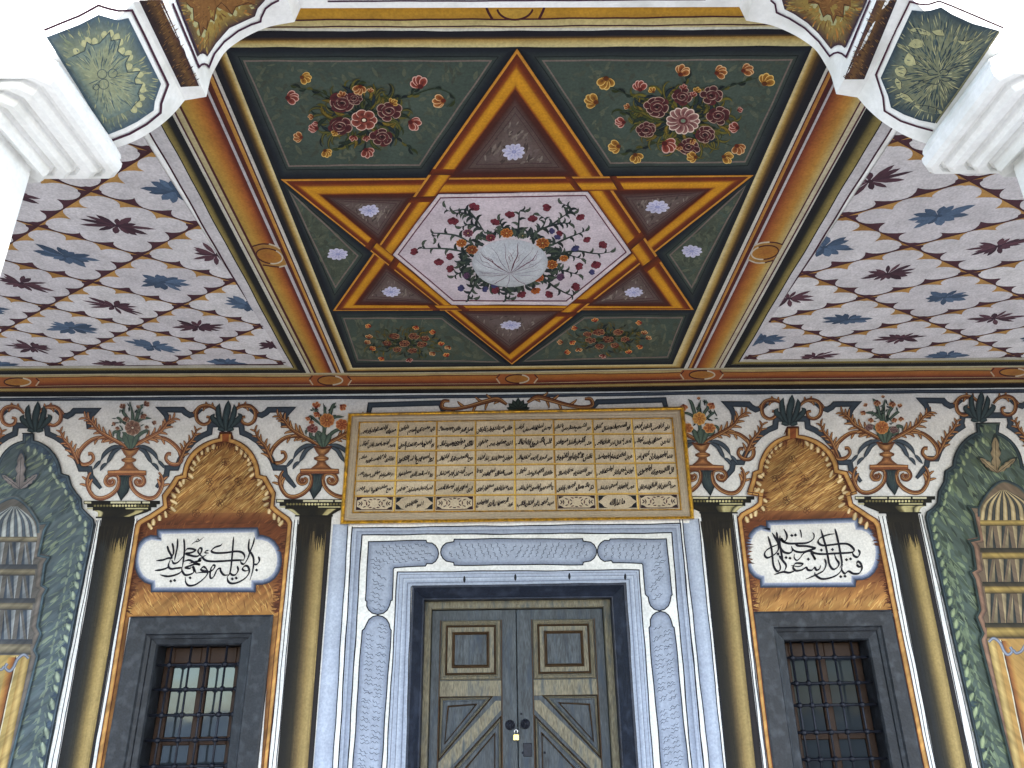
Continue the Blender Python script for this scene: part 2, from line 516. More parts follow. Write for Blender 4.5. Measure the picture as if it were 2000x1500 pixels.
def arc_px(cx, cy, rx, ry, a0, a1, n=9, e=1.0):
    return [(cx + rx * math.copysign(abs(math.cos(R_(a))) ** e, math.cos(R_(a))), cy - ry * abs(math.sin(R_(a))) ** e) for a in np.linspace(a0, a1, n)]
AMB_L = [(430, 845)] + arc_px(441, 932, 84, 75.5, 97.5, 177, 11) + AMB_L[8:]
AMB_R = [(453, 845)] + arc_px(441, 932, 67, 75.5, 80, 3, 11) + AMB_R[8:]
AMB2_L = [(1537, 834)] + arc_px(1550, 922, 70, 72, 100.5, 177, 11) + AMB2_L[8:]
AMB2_R = [(1559, 834)] + arc_px(1550, 922, 87, 72, 84, 3, 11) + AMB2_R[7:]
GRN_R = [(67, 847)] + arc_px(56, 929, 65, 69, 80, 3, 10) + GRN_R[7:]
GRN2_L = [(1905, 827)] + arc_px(1929, 914, 70, 73, 108, 177, 10) + GRN2_L[7:]
GRN_L = [(112 - x, y) for x, y in GRN_R]
GRN2_R = [(3857 - x, y) for x, y in GRN2_L]

def mottle(s, inside, n, cols, ang, ln, wd, box, spread=14):
    """brush-work: short slanting strokes"""
    k = 0
    while k < n:
        x, y = rnd.uniform(box[0], box[2]), rnd.uniform(box[1], box[3])
        if not inside(x, y):
            continue
        k += 1
        a = ang + rnd.uniform(-spread, spread)
        l = rnd.uniform(.4, 1) * ln
        c = cols[rnd.randrange(len(cols))]
        if not inside(x + l * math.cos(math.radians(a)), y + l * math.sin(math.radians(a))):
            continue
        s.leaf(x, y, a, l, rnd.uniform(.4, 1) * wd, c)

def inpoly(poly):
    def f(x, y):
        r = False; n = len(poly); j = n - 1
        for i in range(n):
            xi, yi = poly[i]; xj, yj = poly[j]
            if (yi > y) != (yj > y) and x < (xj - xi) * (y - yi) / (yj - yi) + xi:
                r = not r
            j = i
        return r
    return f

def inset(poly, d):
    """inset of a closed polygon (px); the sign follows the winding"""
    A = sum(poly[i][0] * poly[(i + 1) % len(poly)][1] - poly[(i + 1) % len(poly)][0] * poly[i][1] for i in range(len(poly)))
    sg = 1 if A > 0 else -1
    out = []
    for i in range(len(poly)):
        a, b, c = np.array(poly[i - 1]), np.array(poly[i]), np.array(poly[(i + 1) % len(poly)])
        u = (b - a) / (np.linalg.norm(b - a) + 1e-9); v = (c - b) / (np.linalg.norm(c - b) + 1e-9)
        h = np.array([-u[1] - v[1], u[0] + v[0]]); k = h @ h / 2
        out.append(tuple(b + sg * d * h / max(k, .4)))
    return out

def drops(s, path, n, l, w, inward, c1, c2, start=.0, end=1.0):
    """row of teardrop scallops hanging inside an arch outline"""
    P = np.array(dens(path, 3)); arc = np.concatenate([[0], np.cumsum(np.hypot(*np.diff(P, axis=0).T))])
    for k in range(n):
        t = (start + (end - start) * (k + .5) / n) * arc[-1]
        x, y = np.interp(t, arc, P[:, 0]), np.interp(t, arc, P[:, 1])
        x2, y2 = np.interp(min(arc[-1], t + 4), arc, P[:, 0]), np.interp(min(arc[-1], t + 4), arc, P[:, 1])
        x1, y1 = np.interp(max(0, t - 4), arc, P[:, 0]), np.interp(max(0, t - 4), arc, P[:, 1])
        a = math.degrees(math.atan2(y2 - y1, x2 - x1)) + inward + rnd.uniform(-14, 14)
        ln = l * rnd.uniform(.8, 1.2)
        s.leaf(x, y, a, ln, w * rnd.uniform(.85, 1.15), c1, c2, tip=.75)
        s.leaf(x + ln * .3 * math.cos(math.radians(a)), y + ln * .3 * math.sin(math.radians(a)), a, ln * .72, w * .5, 'f0e0b0' if c2 == 'd9c08a' else c2, c2, tip=.6)

FRAMES = [(V(253, 208, 1204), V(530, 509.5, 1204)), (V(1471.5, 1506, 1196), V(1741, 1800, 1191))]
def amber(lp, rp, bot, ang, seed):
    rnd.seed(seed)
    s = WS(.007); s.sat = .86; s.mul = .88
    (bl, br, el, er) = bot
    poly = lp + [bl, br] + rp[::-1]
    s.P(poly, '9a6428')
    fl_, fr_ = FRAMES[0 if lp[0][0] < 1000 else 1]
    s.G([lerp(lp[-1], el, .26), el], [vline(fl_, 1204), vline(fl_, YB)], [(0, '805222'), (.5, '9c7032'), (1, '5e3818')], d=30)
    s.G([vline(fr_, 1204), vline(fr_, YB)], [lerp(rp[-1], er, .26), er], [(0, '5e3818'), (.5, '9c7032'), (1, '805222')], d=30)
    # red-brown shading painted inwards from the border
    P = np.array(dens(lp + [bl], 2.2)); Q = np.array(dens(rp + [br], 2.2))
    ins = inpoly(poly)
    cx = (lp[0][0] + rp[0][0]) / 2
    top = lp[1][1]
    ccx, ccy = cx, (top + 1010) / 2 + 10
    up = lp + rp[::-1]
    m0 = inset(up, 2)
    n_ = len(up)
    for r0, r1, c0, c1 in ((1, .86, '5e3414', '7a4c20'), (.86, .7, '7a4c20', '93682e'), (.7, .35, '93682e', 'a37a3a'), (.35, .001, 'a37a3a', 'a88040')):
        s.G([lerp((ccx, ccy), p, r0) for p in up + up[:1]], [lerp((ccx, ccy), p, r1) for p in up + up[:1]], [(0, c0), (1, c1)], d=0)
    mottle(s, ins, 900, ['a07636', 'b08a48', '94682c', 'b8934f', '8a5e28', '9c7234'], ang, 30, 2.2, (bl[0] + 28, top + 16, br[0] - 28, 1005), 7)
    mottle(s, ins, 260, ['c2a05c', 'caa968', '7a4e20', '6e431a'], ang, 28, 1.4, (bl[0] + 45, top + 28, br[0] - 45, 1000), 6)
    mottle(s, ins, 40, ['6e4420', '744a22'], ang, 24, 2.2, (cx - 45, top + 74, cx + 45, top + 120), 6)
    # darker zone above and beside the plaque
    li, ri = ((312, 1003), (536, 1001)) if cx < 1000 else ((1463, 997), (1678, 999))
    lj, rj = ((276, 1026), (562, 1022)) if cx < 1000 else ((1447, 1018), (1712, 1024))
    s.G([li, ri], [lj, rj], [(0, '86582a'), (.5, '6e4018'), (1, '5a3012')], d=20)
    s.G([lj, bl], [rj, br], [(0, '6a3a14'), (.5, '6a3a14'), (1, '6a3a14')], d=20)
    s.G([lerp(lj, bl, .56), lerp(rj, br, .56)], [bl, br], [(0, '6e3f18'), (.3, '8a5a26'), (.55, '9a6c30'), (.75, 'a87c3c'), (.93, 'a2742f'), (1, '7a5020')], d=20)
    mottle(s, ins, 420, ['6a3a14', '744216', '603210', '7c4a1c'], ang, 24, 3, (bl[0], 1012, br[0], 1140), 40)
    mottle(s, ins, 320, ['9c7030', 'a87c3c', 'b28846', '8a5e28', '7c5020'], 62 if ang < 0 and cx < 1000 else 120, 24, 2.6, (bl[0], 1135, br[0], 1202), 20)
    mottle(s, ins, 60, ['c4a058', 'bc9850'], 62 if cx < 1000 else 120, 22, 2, (bl[0] + 8, 1165, br[0] - 8, 1200), 18)
    for side, PP in ((0, P), (1, Q)):
        for (x, y) in PP:
            if y > 1195:
                continue
            tx = cx + (x - cx) * .25; ty = max(y + 30, 960) if y < 960 else y + 8
            a = math.degrees(math.atan2(ty - y, tx - x)) + rnd.uniform(-22, 22)
            for q_ in range(2):
                s.leaf(x, y, a + rnd.uniform(-10, 10), rnd.uniform(10, 26), rnd.uniform(1.8, 3.4), ['5c3012', '6a3a16', '52290e', '764820'][rnd.randrange(4)])
    # thin drawn rosettes and lozenge lines
    fl = [(cx - 1, top + 46), (cx - 32, top + 84), (cx + 24, top + 84), (cx - 12, top + 126), (cx - 58, top + 146), (cx + 28, top + 146)]
    for (fx, fy) in fl:
        for k in range(5):
            a = k * 72 + 10
            s.L(cr([(fx + 4.2 * math.cos(R_(a)) + 3.4 * math.cos(t), fy + 4.2 * math.sin(R_(a)) + 3.4 * math.sin(t)) for t in np.linspace(0, 6.2, 9)], False, 2), .9, '5c3614', d=0)
    for i, j in ((0, 1), (0, 2), (1, 3), (2, 3), (3, 4), (3, 5)):
        s.L([lerp(fl[i], fl[j], .22), lerp(fl[i], fl[j], .78)], .8, '6b421a')
    # scallops
    for side, pts in ((0, lp), (1, rp)):
        arc = [lerp(p, (cx, max(p[1] + 20, 900)), .12) for p in pts[1:]]
        drops(s, arc, 17, 13, 8.5, (0 if side == 0 else 0) + (-62 if side == 0 else 62) + 0, '96702f', 'cdb88a', .03, 1)
    # ochre border with dark outlines
    for pts, e, sg in ((lp, el, 1), (rp, er, -1)):
        path = pts + [e]
        path2 = [(x + sg * 4.2, y + (2.5 if i > 0 else 4)) for i, (x, y) in enumerate(path)]
        s.B(path2, 8.5, ['a5742c', 'b88f48', '8c5c22'] if sg > 0 else ['8c5c22', 'b88f48', 'a5742c'], smooth=False, wob=.3)
        s.L(path, 1.8, '4a1d12', wob=.3)
        s.L([(x + sg * 9, y + (6 if i > 0 else 10)) for i, (x, y) in enumerate(path)], 1.5, '5c2a0e', wob=.3)
    s.L([lp[0], rp[0]], 1.8, '4a1d12')
    # keystone notch
    s.P([(lp[0][0] + 5, lp[0][1] + 4), (rp[0][0] - 5, rp[0][1] + 3), (rp[1][0] - 5, rp[1][1] + 6), (lp[1][0] + 5, lp[1][1] + 6)], '8a4a18')
    return s

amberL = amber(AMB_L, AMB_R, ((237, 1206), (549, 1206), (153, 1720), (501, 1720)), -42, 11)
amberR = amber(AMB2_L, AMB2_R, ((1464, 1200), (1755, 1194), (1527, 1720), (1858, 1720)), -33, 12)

# ---------------------------------------------------------------- calligraphy plaques
def plaque(pts, sh):
    s = WS(.011)
    o = inset(pts, -10)
    s.P(o, '2a2f3c')
    m = len(pts)
    A = dens(inset(pts, -9), 6, True); Bp = pts
    s.P(inset(pts, -9), '3a4252')
    s.P(inset(pts, -6.5), '5d6678')
    s.P(inset(pts, -4), '7b8294')
    s.P(inset(pts, -1.6), '9a9fac')
    s.P(pts, 'bfbdb8')
    s.P(inset(pts, 4), 'c4c2bd')
    return s
def plq(l, t, r, b, nx, ny, dt, db):
    """cartouche outline: rectangle with rounded side lobes set off by small notches"""
    q = [(l + nx, t + dt), (r - nx, t)]
    q += [(r - nx + 3, t + ny), (r - nx + 6, t + ny)]
    cy = (t + b) / 2; ry = (b - t) / 2 - ny
    for k in range(11):
        a = -80 + 160 * k / 10
        q.append((r - nx + 6 + (nx - 6) * max(0, math.cos(R_(a))) ** .8, cy + ry * math.sin(R_(a))))
    q += [(r - nx + 3 - 5, b - ny), (r - nx - 5, b - ny), (r - nx - 6, b + db), (l + nx - 12, b)]
    q += [(l + nx - 13, b - ny), (l + nx - 17, b - ny)]
    for k in range(11):
        a = 100 + 160 * k / 10
        q.append((l + nx - 10 + (nx - 8) * min(0, math.cos(R_(a))) - 0, cy + ry * math.sin(R_(a))) if False else (l + nx - 12 - (nx - 12) * max(0, -math.cos(R_(a))) ** .8, cy + ry * math.sin(R_(a))))
    q += [(l + nx - 2, t + ny + dt), (l + nx, t + ny + dt)]
    return q
PLQ_L = plq(271, 1040, 541, 1147, 45, 14, 3, 0)
PLQ_R = plq(1464, 1021, 1710, 1138, 42, 14, 5, -1)
plaqueL, plaqueR = plaque(PLQ_L, 0), plaque(PLQ_R, 0)

# ---------------------------------------------------------------- the green niche panels at the sides
def green(lp, rp, bot, side, seed):
    rnd.seed(seed)
    s = WS(.007); s.sat = .85; s.mul = .95
    bl, br = bot
    poly = lp + [bl, br] + rp[::-1]
    s.P(poly, '4c5a52' if side else '525f64')
    ins = inpoly(poly)
    x0, x1 = min(bl[0], min(p[0] for p in lp)), max(br[0], max(p[0] for p in rp))
    x0, x1 = max(x0, -60), min(x1, 2060)
    top = lp[0][1]
    cs = ['424f42', '566450', '64725a', '465248', '38443c', '6f7d62'] if side else ['4b5a60', '5a6a68', '68766c', '505f62', '445258', '748070']
    mottle(s, ins, 700, cs, -38 if not side else 52, 34, 8, (x0, top, x1, 1500), 16)
    mottle(s, ins, 240, cs[1:3] + ['6f7d66', '76836a'], -38 if not side else 52, 34, 2.2, (x0, top + 30, x1, 1350), 10)
    edge = (rp + [br]) if not side else (lp + [bl])
    sg = -1 if not side else 1
    # dark shading along the border
    for (x, y) in dens(edge, 3):
        a = (180 if not side else 0) + rnd.uniform(10, 70) * (-1 if not side else 1)
        s.leaf(x, y, a, rnd.uniform(12, 26), 5, ['2c3a3c', '35464a', '3d4f50'][rnd.randrange(3)] if side else ['3b4b5c', '445666', '4d5f6c'][rnd.randrange(3)])
    c1, c2 = ('4c5c4e', '8c9872') if side else ('56655f', '95a18c')
    arc = [(x + sg * 17, y + (8 if y < 940 else 2)) for x, y in edge[1:]]
    arc = [p for p in arc]
    low = [p for p in arc]
    n = 60
    P = np.array(dens(low, 3)); al = np.concatenate([[0], np.cumsum(np.hypot(*np.diff(P, axis=0).T))])
    t = 6.0; k = 0
    while t < al[-1] - 4:
        x, y = np.interp(t, al, P[:, 0]), np.interp(t, al, P[:, 1])
        big = 1 + max(0, (y - 1000)) / 420
        d = 75 if not side else 105
        if y < 920:
            d = (100 if not side else 80)
        a = d + rnd.uniform(-18, 18)
        s.leaf(x, y, a, 12 * big, 8.5 * min(big, 1.5), c1, c2, tip=.6)
        s.leaf(x, y + 2, a, 9 * big, 3.6 * min(big, 1.6), c2, c2, tip=.4)
        t += 15 * big; k += 1
    # second chain beside it, lower part only
    for y in range(1060, 1500, 17):
        xe = np.interp(y, [edge[-2][1], edge[-1][1]], [edge[-2][0], edge[-1][0]])
        s.leaf(xe + sg * (33 + rnd.uniform(-2, 2)), y, 90 + sg * -16, 14, 5, cs[2], cs[5], tip=.5)
        s.leaf(xe + sg * (25 + rnd.uniform(-2, 2)), y + 8, 90 + sg * 14, 12, 4, cs[1], cs[2], tip=.5)
    bc = '2f3d4a' if not side else '202c33'
    for pts, e, q in ((lp, bl, 1), (rp, br, -1)):
        path = pts + [e]
        s.B([(x + q * 3, y + (2 if i > 1 else 3)) for i, (x, y) in enumerate(path)], 6, [bc, '4d5c66' if not side else '35464c', bc], smooth=False, wob=.3)
        s.L(path, 1.6, '171c22', wob=.3)
    s.L([lp[0], rp[0]], 2, '171c22')
    return s

greenL = green(GRN_L, GRN_R, ((-220, 1720), (47, 1720)), 0, 21)
greenR = green(GRN2_L, GRN2_R, ((1966, 1720), (2260, 1720)), 1, 22)

def niche(s, pts, m, side):
    """the painted fluted niche with its stalactite rows; pts in the right-hand panel's pixels, m maps them"""
    bx = '6a5a48' if side else '5f5c58'
    f = lambda q: [m(*p) for p in q]
    outl = [(1910, 1010), (1911, 992), (1921, 973), (1937, 953), (1957, 941), (1980, 948), (1998, 962), (2012, 985), (2018, 1012)]
    left = [(1910, 992), (1890, 990), (1899, 1004), (1910, 1054), (1890, 1058), (1898, 1070), (1904, 1112), (1893, 1118), (1901, 1132), (1912, 1192), (1905, 1206), (1918, 1238), (1912, 1250), (1975, 1500)]
    body = left + [(2080, 1500), (2035, 1010), (2018, 990), (2000, 962), (1980, 946), (1957, 940), (1935, 952), (1918, 974)]
    s.P(f(body), bx)
    # pinkish jamb
    s.B(f([(x + 7, y) for x, y in left[2:]]), m.k * 12, ['4d4038', '8b6a54', '57473c'] if side else ['4a4a4c', '6f675f', '52504e'], smooth=False)
    s.B(f(left), m.k * 5, ['1d2a28', '334541', '1d2a28'] if side else ['33454f', '4c6068', '33454f'], smooth=False)
    s.B(f(outl), m.k * 6, ['1c2830', '33444a', '5d5a45'] if side else ['34454f', '495b66', '5d6060'])
    # flutes
    ap = (1956, 958)
    xs = [1912, 1926, 1941, 1957, 1973, 1990, 2006, 2020]
    cols = [('8d7a55', 'b3a077'), ('2c3338', '59584c')]
    for i in range(len(xs) - 1):
        a, b = xs[i], xs[i + 1]; q = (a + b) / 2
        for (u, v, c1, c2) in ((a, a + (b - a) * .55, '8a7852', 'b2a076'), (a + (b - a) * .55, b, '262d33', '4b4a42')):
            if not side:
                c1 = {'8a7852': '7d7f80', '262d33': '34404e'}[c1]; c2 = {'b2a076': '9aa09c', '4b4a42': '55606a'}[c2]
            mid = lambda x: (ap[0] + (x - ap[0]) * .82, 985)
            t0 = (ap[0] + (u - ap[0]) * .12, ap[1]); t1 = (ap[0] + (v - ap[0]) * .12, ap[1])
            s.G(cr(f([t0, mid(u), (u, 1018)])), cr(f([t1, mid(v), (v, 1018)])), [(0, c1), (.5, c2), (1, c1)], d=0)
    gold = [(0, '6d5a2a'), (.35, '9c8542'), (.7, '7f6a34'), (1, '35301f')] if side else [(0, '5c564a'), (.35, '7d7560'), (.7, '67604f'), (1, '3b3d40')]
    def gb(xa, y0, y1):
        s.G(f([(xa, y0), (2090, y0)]), f([(xa, y1), (2090, y1)]), gold, d=30)
    rows = [(1912, 1017, 1028, 1028, 1080), (1916, 1080, 1093, 1093, 1146), (1921, 1146, 1160, 1160, 1226), (1925, 1226, 1246, 0, 0)]
    for (xa, a, b, c, d) in rows:
        gb(xa, a, b)
        if not c:
            continue
        w = 17; x = xa + 2
        k = 0
        while x < 2080:
            up = k % 2
            # wedge: light face and dark face meeting in a point
            L1, L2 = ('9b8b67', '5a523f') if side else ('8b8f90', '565c62')
            D1, D2 = ('232a2e', '454740') if side else ('323d4b', '4a545e')
            if up:
                s.add(f([(x, d), (x + w * .5, c), (x + w * .55, d)]), [(0, 1, 2)], [L2, L1, L2])
                s.add(f([(x + w * .55, d), (x + w * .5, c), (x + w, d)]), [(0, 1, 2)], [D2, D1, D1])
            else:
                s.add(f([(x, c), (x + w * .55, c), (x + w * .5, d)]), [(0, 1, 2)], [L1, L2, L1])
                s.add(f([(x + w * .55, c), (x + w, c), (x + w * .5, d)]), [(0, 1, 2)], [D1, D2, D1])
            x += w * .55 + (w * .45 if up else w * .25); k += 1
        s.G(f([(xa, d - 9), (2090, d - 9)]), f([(xa, d), (2090, d)]), [(0, '2a2820'), (1, '4a4230')] if side else [(0, '3a3f46'), (1, '4a4c4e')], d=30)
    # lower yellow panel with a scroll at its head
    s.P(f([(1925, 1248), (2095, 1248), (2140, 1500), (1978, 1500)]), 'a5823f' if side else '9f8a4e')
    s.G(f([(1925, 1248), (1978, 1500)]), f([(1941, 1248), (1994, 1500)]), [(0, '7f6a38'), (.5, 'b29a5c'), (1, '93763a')], d=40)
    s.G(f([(1952, 1252), (2006, 1500)]), f([(1968, 1252), (2022, 1500)]), [(0, '5b2f14'), (.45, '8f5e24'), (1, 'a9853c')], d=40)
    s.L(f([(1951, 1250), (2005, 1500)]), m.k * 2, 'b9b39c')
    s.L(f([(1953.5, 1250), (2007.5, 1500)]), m.k * 1.5, '4a2c16')
    for q in ([(1928, 1254), (1938, 1247), (1950, 1256), (1958, 1272), (1966, 1279), (1974, 1272), (1970, 1264)],
              [(2006, 1254), (1998, 1262), (1992, 1272), (1982, 1276), (1976, 1270)]):
        s.B(f(q), m.k * 6, ['3f4a58', '8d93a0', '4a5461'])
    # leaf finial
    lc = ['7a6a50', 'a08e6a'] if side else ['6f6a6a', '8d8584']
    for a, ln in ((-92, 70), (-140, 44), (-38, 44)):
        b = R_(a); base = (1946, 924)
        q = [base]
        for t, wd in ((.15, 5), (.3, 9), (.42, 6), (.55, 10), (.68, 6), (.8, 7)):
            q.append((base[0] + ln * t * math.cos(b) - wd * ln / 70 * math.sin(b), base[1] + ln * t * math.sin(b) + wd * ln / 70 * math.cos(b)))
        q.append((base[0] + ln * math.cos(b), base[1] + ln * math.sin(b)))
        for t, wd in ((.8, 7), (.68, 6), (.55, 10), (.42, 6), (.3, 9), (.15, 5)):
            q.append((base[0] + ln * t * math.cos(b) + wd * ln / 70 * math.sin(b), base[1] + ln * t * math.sin(b) - wd * ln / 70 * math.cos(b)))
        q = f(q)
        s.S([(x + (x - m(*base)[0]) * .12, y + (y - m(*base)[1]) * .12) for x, y in q], '2b3634' if side else '3f4c58', 3)
        s.F(q, lc[0], lc[1], f([(base[0] + ln * .5 * math.cos(b), base[1] + ln * .5 * math.sin(b))])[0], n=3)
        s.L(f([base, (base[0] + ln * .9 * math.cos(b), base[1] + ln * .9 * math.sin(b))]), 1.2, '4c3f30' if side else '484850')

class Mp:
    def __init__(s, fn, k): s.fn, s.k = fn, k
    def __call__(s, x, y): return s.fn(x, y)
niche(greenR, None, Mp(lambda x, y: (x, y), 1), 1)
# the left niche is the same design the other way round, its middle near x = 30
niche(greenL, None, Mp(lambda x, y: (1987 - x, y + 32), 1), 0)

# ---------------------------------------------------------------- blue-grey painted door surround
ds = WS(.007); ds.sat = .6; ds.mul = 1.0
rnd.seed(5)
def S2(a, b): return ((a, 1100), (b, 1466.7))
sl_ = [S2(644.5, 615), S2(675, 652), S2(684, 662.5), S2(703.5, 681), S2(777, 756.5), S2(804, 793.5)]
sr_ = [S2(1380, 1417), S2(1373, 1410), S2(1342, 1382), S2(1336, 1371.5), S2(1316.5, 1348), S2(1247.5, 1274), S2(1220, 1244)]
BL = '8d9cb4'; BLD = '66748c'; CRM = 'c9c9c4'; INK = '191c2a'
# outer plain blue bands
vband(ds, sl_[0], sl_[1], 1024, YB, [(0, '8593ab'), (.35, '9aa8be'), (.8, '8f9db4'), (1, '77859d')])
vband(ds, sl_[1], sl_[2], 1027, YB, [(0, 'c2c5c6'), (1, 'd2d3d2')])
vband(ds, sr_[1], sr_[0], 1010, YB, [(0, 'c6c7c6'), (1, 'cbccc9')])
vband(ds, sr_[2], sr_[1], 1013, YB, [(0, '6f7d95'), (.3, '8e9cb3'), (.7, '98a6bb'), (1, '8492a9')])
vband(ds, sr_[3], sr_[2], 1020, YB, [(0, 'cccdcb'), (1, 'bfc2c4')])
# top white strip and blue bands, the cream field
tl = [(691, 1026), (760, 1026.5), (1010, 1022), (1230, 1018), (1340, 1016)]
tb = lambda d, e=0: [(x + (e if i == 0 else -e if i == 4 else 0), y + d) for i, (x, y) in enumerate(tl)]
ds.G(tb(-4, -8), tb(5.5, -6), [(0, 'c3c5c6'), (1, 'cfd0cf')])
def mitre_frame(s, l0, l1, r0, r1, t0, t1, b, stops):
    """one ring of the surround: left leg, head, right leg, mitred at the corners; l/r = leg edge lines, t = heights at the left and right corners"""
    a0, a1 = vline(l0, t0[0]), vline(l1, t1[0]); c0, c1 = vline(r0, t0[1]), vline(r1, t1[1])
    out = [vline(l0, b), a0, c0, vline(r0, b)]
    inn = [vline(l1, b), a1, c1, vline(r1, b)]
    for i in range(3):
        s.G([out[i], out[i + 1]], [inn[i], inn[i + 1]], stops, d=40)
    return out, inn
blue_stops = [(0, '7b89a1'), (.18, '8e9cb3'), (.2, '4f5a70'), (.24, '95a3b9'), (.45, '8593aa'), (.48, '525d73'), (.52, '74829a'), (1, '8b99b0')]
o, i_ = mitre_frame(ds, sl_[2], sl_[3], sr_[3], sr_[4], (1031, 1022.5), (1044.5, 1041), YB, blue_stops)
ds.L(o, 2.4, INK); ds.L(i_, 2.4, INK)
o2, i2 = mitre_frame(ds, sl_[3], sl_[4], sr_[4], sr_[5], (1044.5, 1041), (1117, 1113), YB, [(0, 'c4c5c0'), (.5, 'cdcdc9'), (1, 'c2c3bf')])
ds.L(i_, 2.4, INK)
inner_stops = [(0, '7f8da5'), (.14, '97a5ba'), (.17, '4a556b'), (.21, '8f9db3'), (.4, '8795ac'), (.43, '4f5a70'), (.47, '9ba9bd'), (.72, '7d8ba3'), (.75, '424c61'), (.79, '8492a9'), (1, '95a3b8')]
o3, i3 = mitre_frame(ds, sl_[4], sl_[5], sr_[5], sr_[6], (1117, 1113), (1146, 1138), YB, inner_stops)
ds.L(o3, 2.2, INK); ds.L(i3, 1.6, INK)
for ln in (sl_[1], sl_[2], sr_[1], sr_[0], sr_[2], sr_[3]):
    ds.L([vline(ln, 1028 if ln[0][0] < 1000 else 1013), vline(ln, YB)], 2, INK)
for (x, y) in ((907, 1132), (1006.5, 1128), (1112, 1126), (1221, 1127)):      # drawn peg marks on the head
    ds.leaf(x, y - 7, 90, 14, 5, '14161f')
# the chain of veined cartouches
def lobed_h(l, r, t, b, sl=True, sr=True, tl=0, tr=0):
    q = []
    cy = (t + b) / 2
    if sl:
        q += [(l + 27, b - 0), (l + 26, b - 5)] + [(l + 22 - 22 * math.cos(R_(a)), cy + ((b - t) / 2 - 5) * math.sin(R_(a))) for a in (62, 40, 18, 0, -18, -40, -62)] + [(l + 26, t + 5), (l + 27, t)]
    else:
        q += [(l, b), (l, t)]
    if sr:
        q += [(r - 27, t), (r - 26, t + 5)] + [(r - 22 + 22 * math.cos(R_(a)), cy + ((b - t) / 2 - 5) * math.sin(R_(a))) for a in (-62, -40, -18, 0, 18, 40, 62)] + [(r - 26, b - 5), (r - 27, b)]
    else:
        q += [(r, t), (r, b)]
    return q
def vein(s, x, y, ang, ln, c='39435a', w=1.0):
    a = R_(ang); n = 7
    s.B([(x + ln * t * math.cos(a) - math.sin(a) * am, y + ln * t * math.sin(a) + math.cos(a) * am)
         for t, am in ((k / n, 1.7 * math.sin(k * 1.9 + x)) for k in range(n + 1))], [w * .6, w * 1.3, w * .7, w * 1.2, w * .3], c, n=2)
def cart(pts, veins):
    ds.P(pts, '6a7890')
    ds.P(inset(pts, 3), '74829a')
    ds.P(inset(pts, 6), '7f8da4')
    ds.P(inset(pts, 9), '8795ab')
    ds.L(pts, 2.2, INK, closed=True)
    ins = inpoly(inset(pts, 5))
    for v in veins:
        if ins(v[0], v[1]) and ins(v[0] + v[3] * .9 * math.cos(R_(v[2])), v[1] + v[3] * .9 * math.sin(R_(v[2]))):
            vein(ds, v[0], v[1], v[2], v[3])
# head cartouche
hc = lobed_h(860, 1165, 1053, 1104)
hc = [(x, y - (x - 860) * .004) for x, y in hc]
vv = []
for k in range(24):
    x = 872 + k * 12.2
    a = 62 if x < 985 else 118
    for j in range(2):
        vv.append((x + (j * 6) + (0 if a < 90 else 14), 1062 + j * 15 + rnd.uniform(-3, 3), a + rnd.uniform(-8, 8), rnd.uniform(13, 19)))
cart(hc, vv)
# L-shaped corner cartouches
cl = [(720, 1058), (832, 1055.5), (834, 1060)] + [(836 + 21 * math.sin(R_(a)), 1081 - 22 * math.cos(R_(a))) for a in (22, 45, 68, 90, 112, 135, 158)] + [(834, 1101), (831, 1106), (770, 1109), (768, 1112), (766, 1172), (763, 1173), (762, 1178)] + \
     [(738 + 23 * math.cos(R_(a)), 1178 + 22 * math.sin(R_(a))) for a in (15, 38, 62, 90, 118, 142, 165)] + [(716, 1175), (713, 1173)]
vv = [(x, y + rnd.uniform(-3, 3), 33 + rnd.uniform(-8, 8), rnd.uniform(14, 20)) for x in range(732, 850, 13) for y in (1063, 1076, 1090)] + \
     [(722 + rnd.uniform(0, 16), y, 16 + rnd.uniform(-8, 10), rnd.uniform(16, 24)) for y in range(1092, 1190, 8)]
cart(cl, vv)
crn = [(1302, 1052), (1313, 1162), (1311, 1163), (1310, 1168)] + [(1288 + 21 * math.cos(R_(a)), 1170 + 22 * math.sin(R_(a))) for a in (12, 36, 62, 90, 118, 144, 168)] + \
      [(1266, 1166), (1262, 1163), (1260, 1160), (1255, 1103), (1253, 1101), (1197, 1099.5), (1194, 1095)] + [(1189 - 22 * math.sin(R_(a)), 1076 - 22 * math.cos(R_(a))) for a in (158, 135, 112, 90, 68, 45, 22)] + [(1190, 1056), (1192, 1053)]
vv = [(x, y + rnd.uniform(-3, 3), 112 + rnd.uniform(-8, 12), rnd.uniform(12, 18)) for x in range(1186, 1300, 13) for y in (1062, 1078)] + \
     [(1268 + rnd.uniform(0, 14), y, -24 + rnd.uniform(-8, 8), rnd.uniform(16, 24)) for y in range(1092, 1182, 8)]
cart(crn, vv)
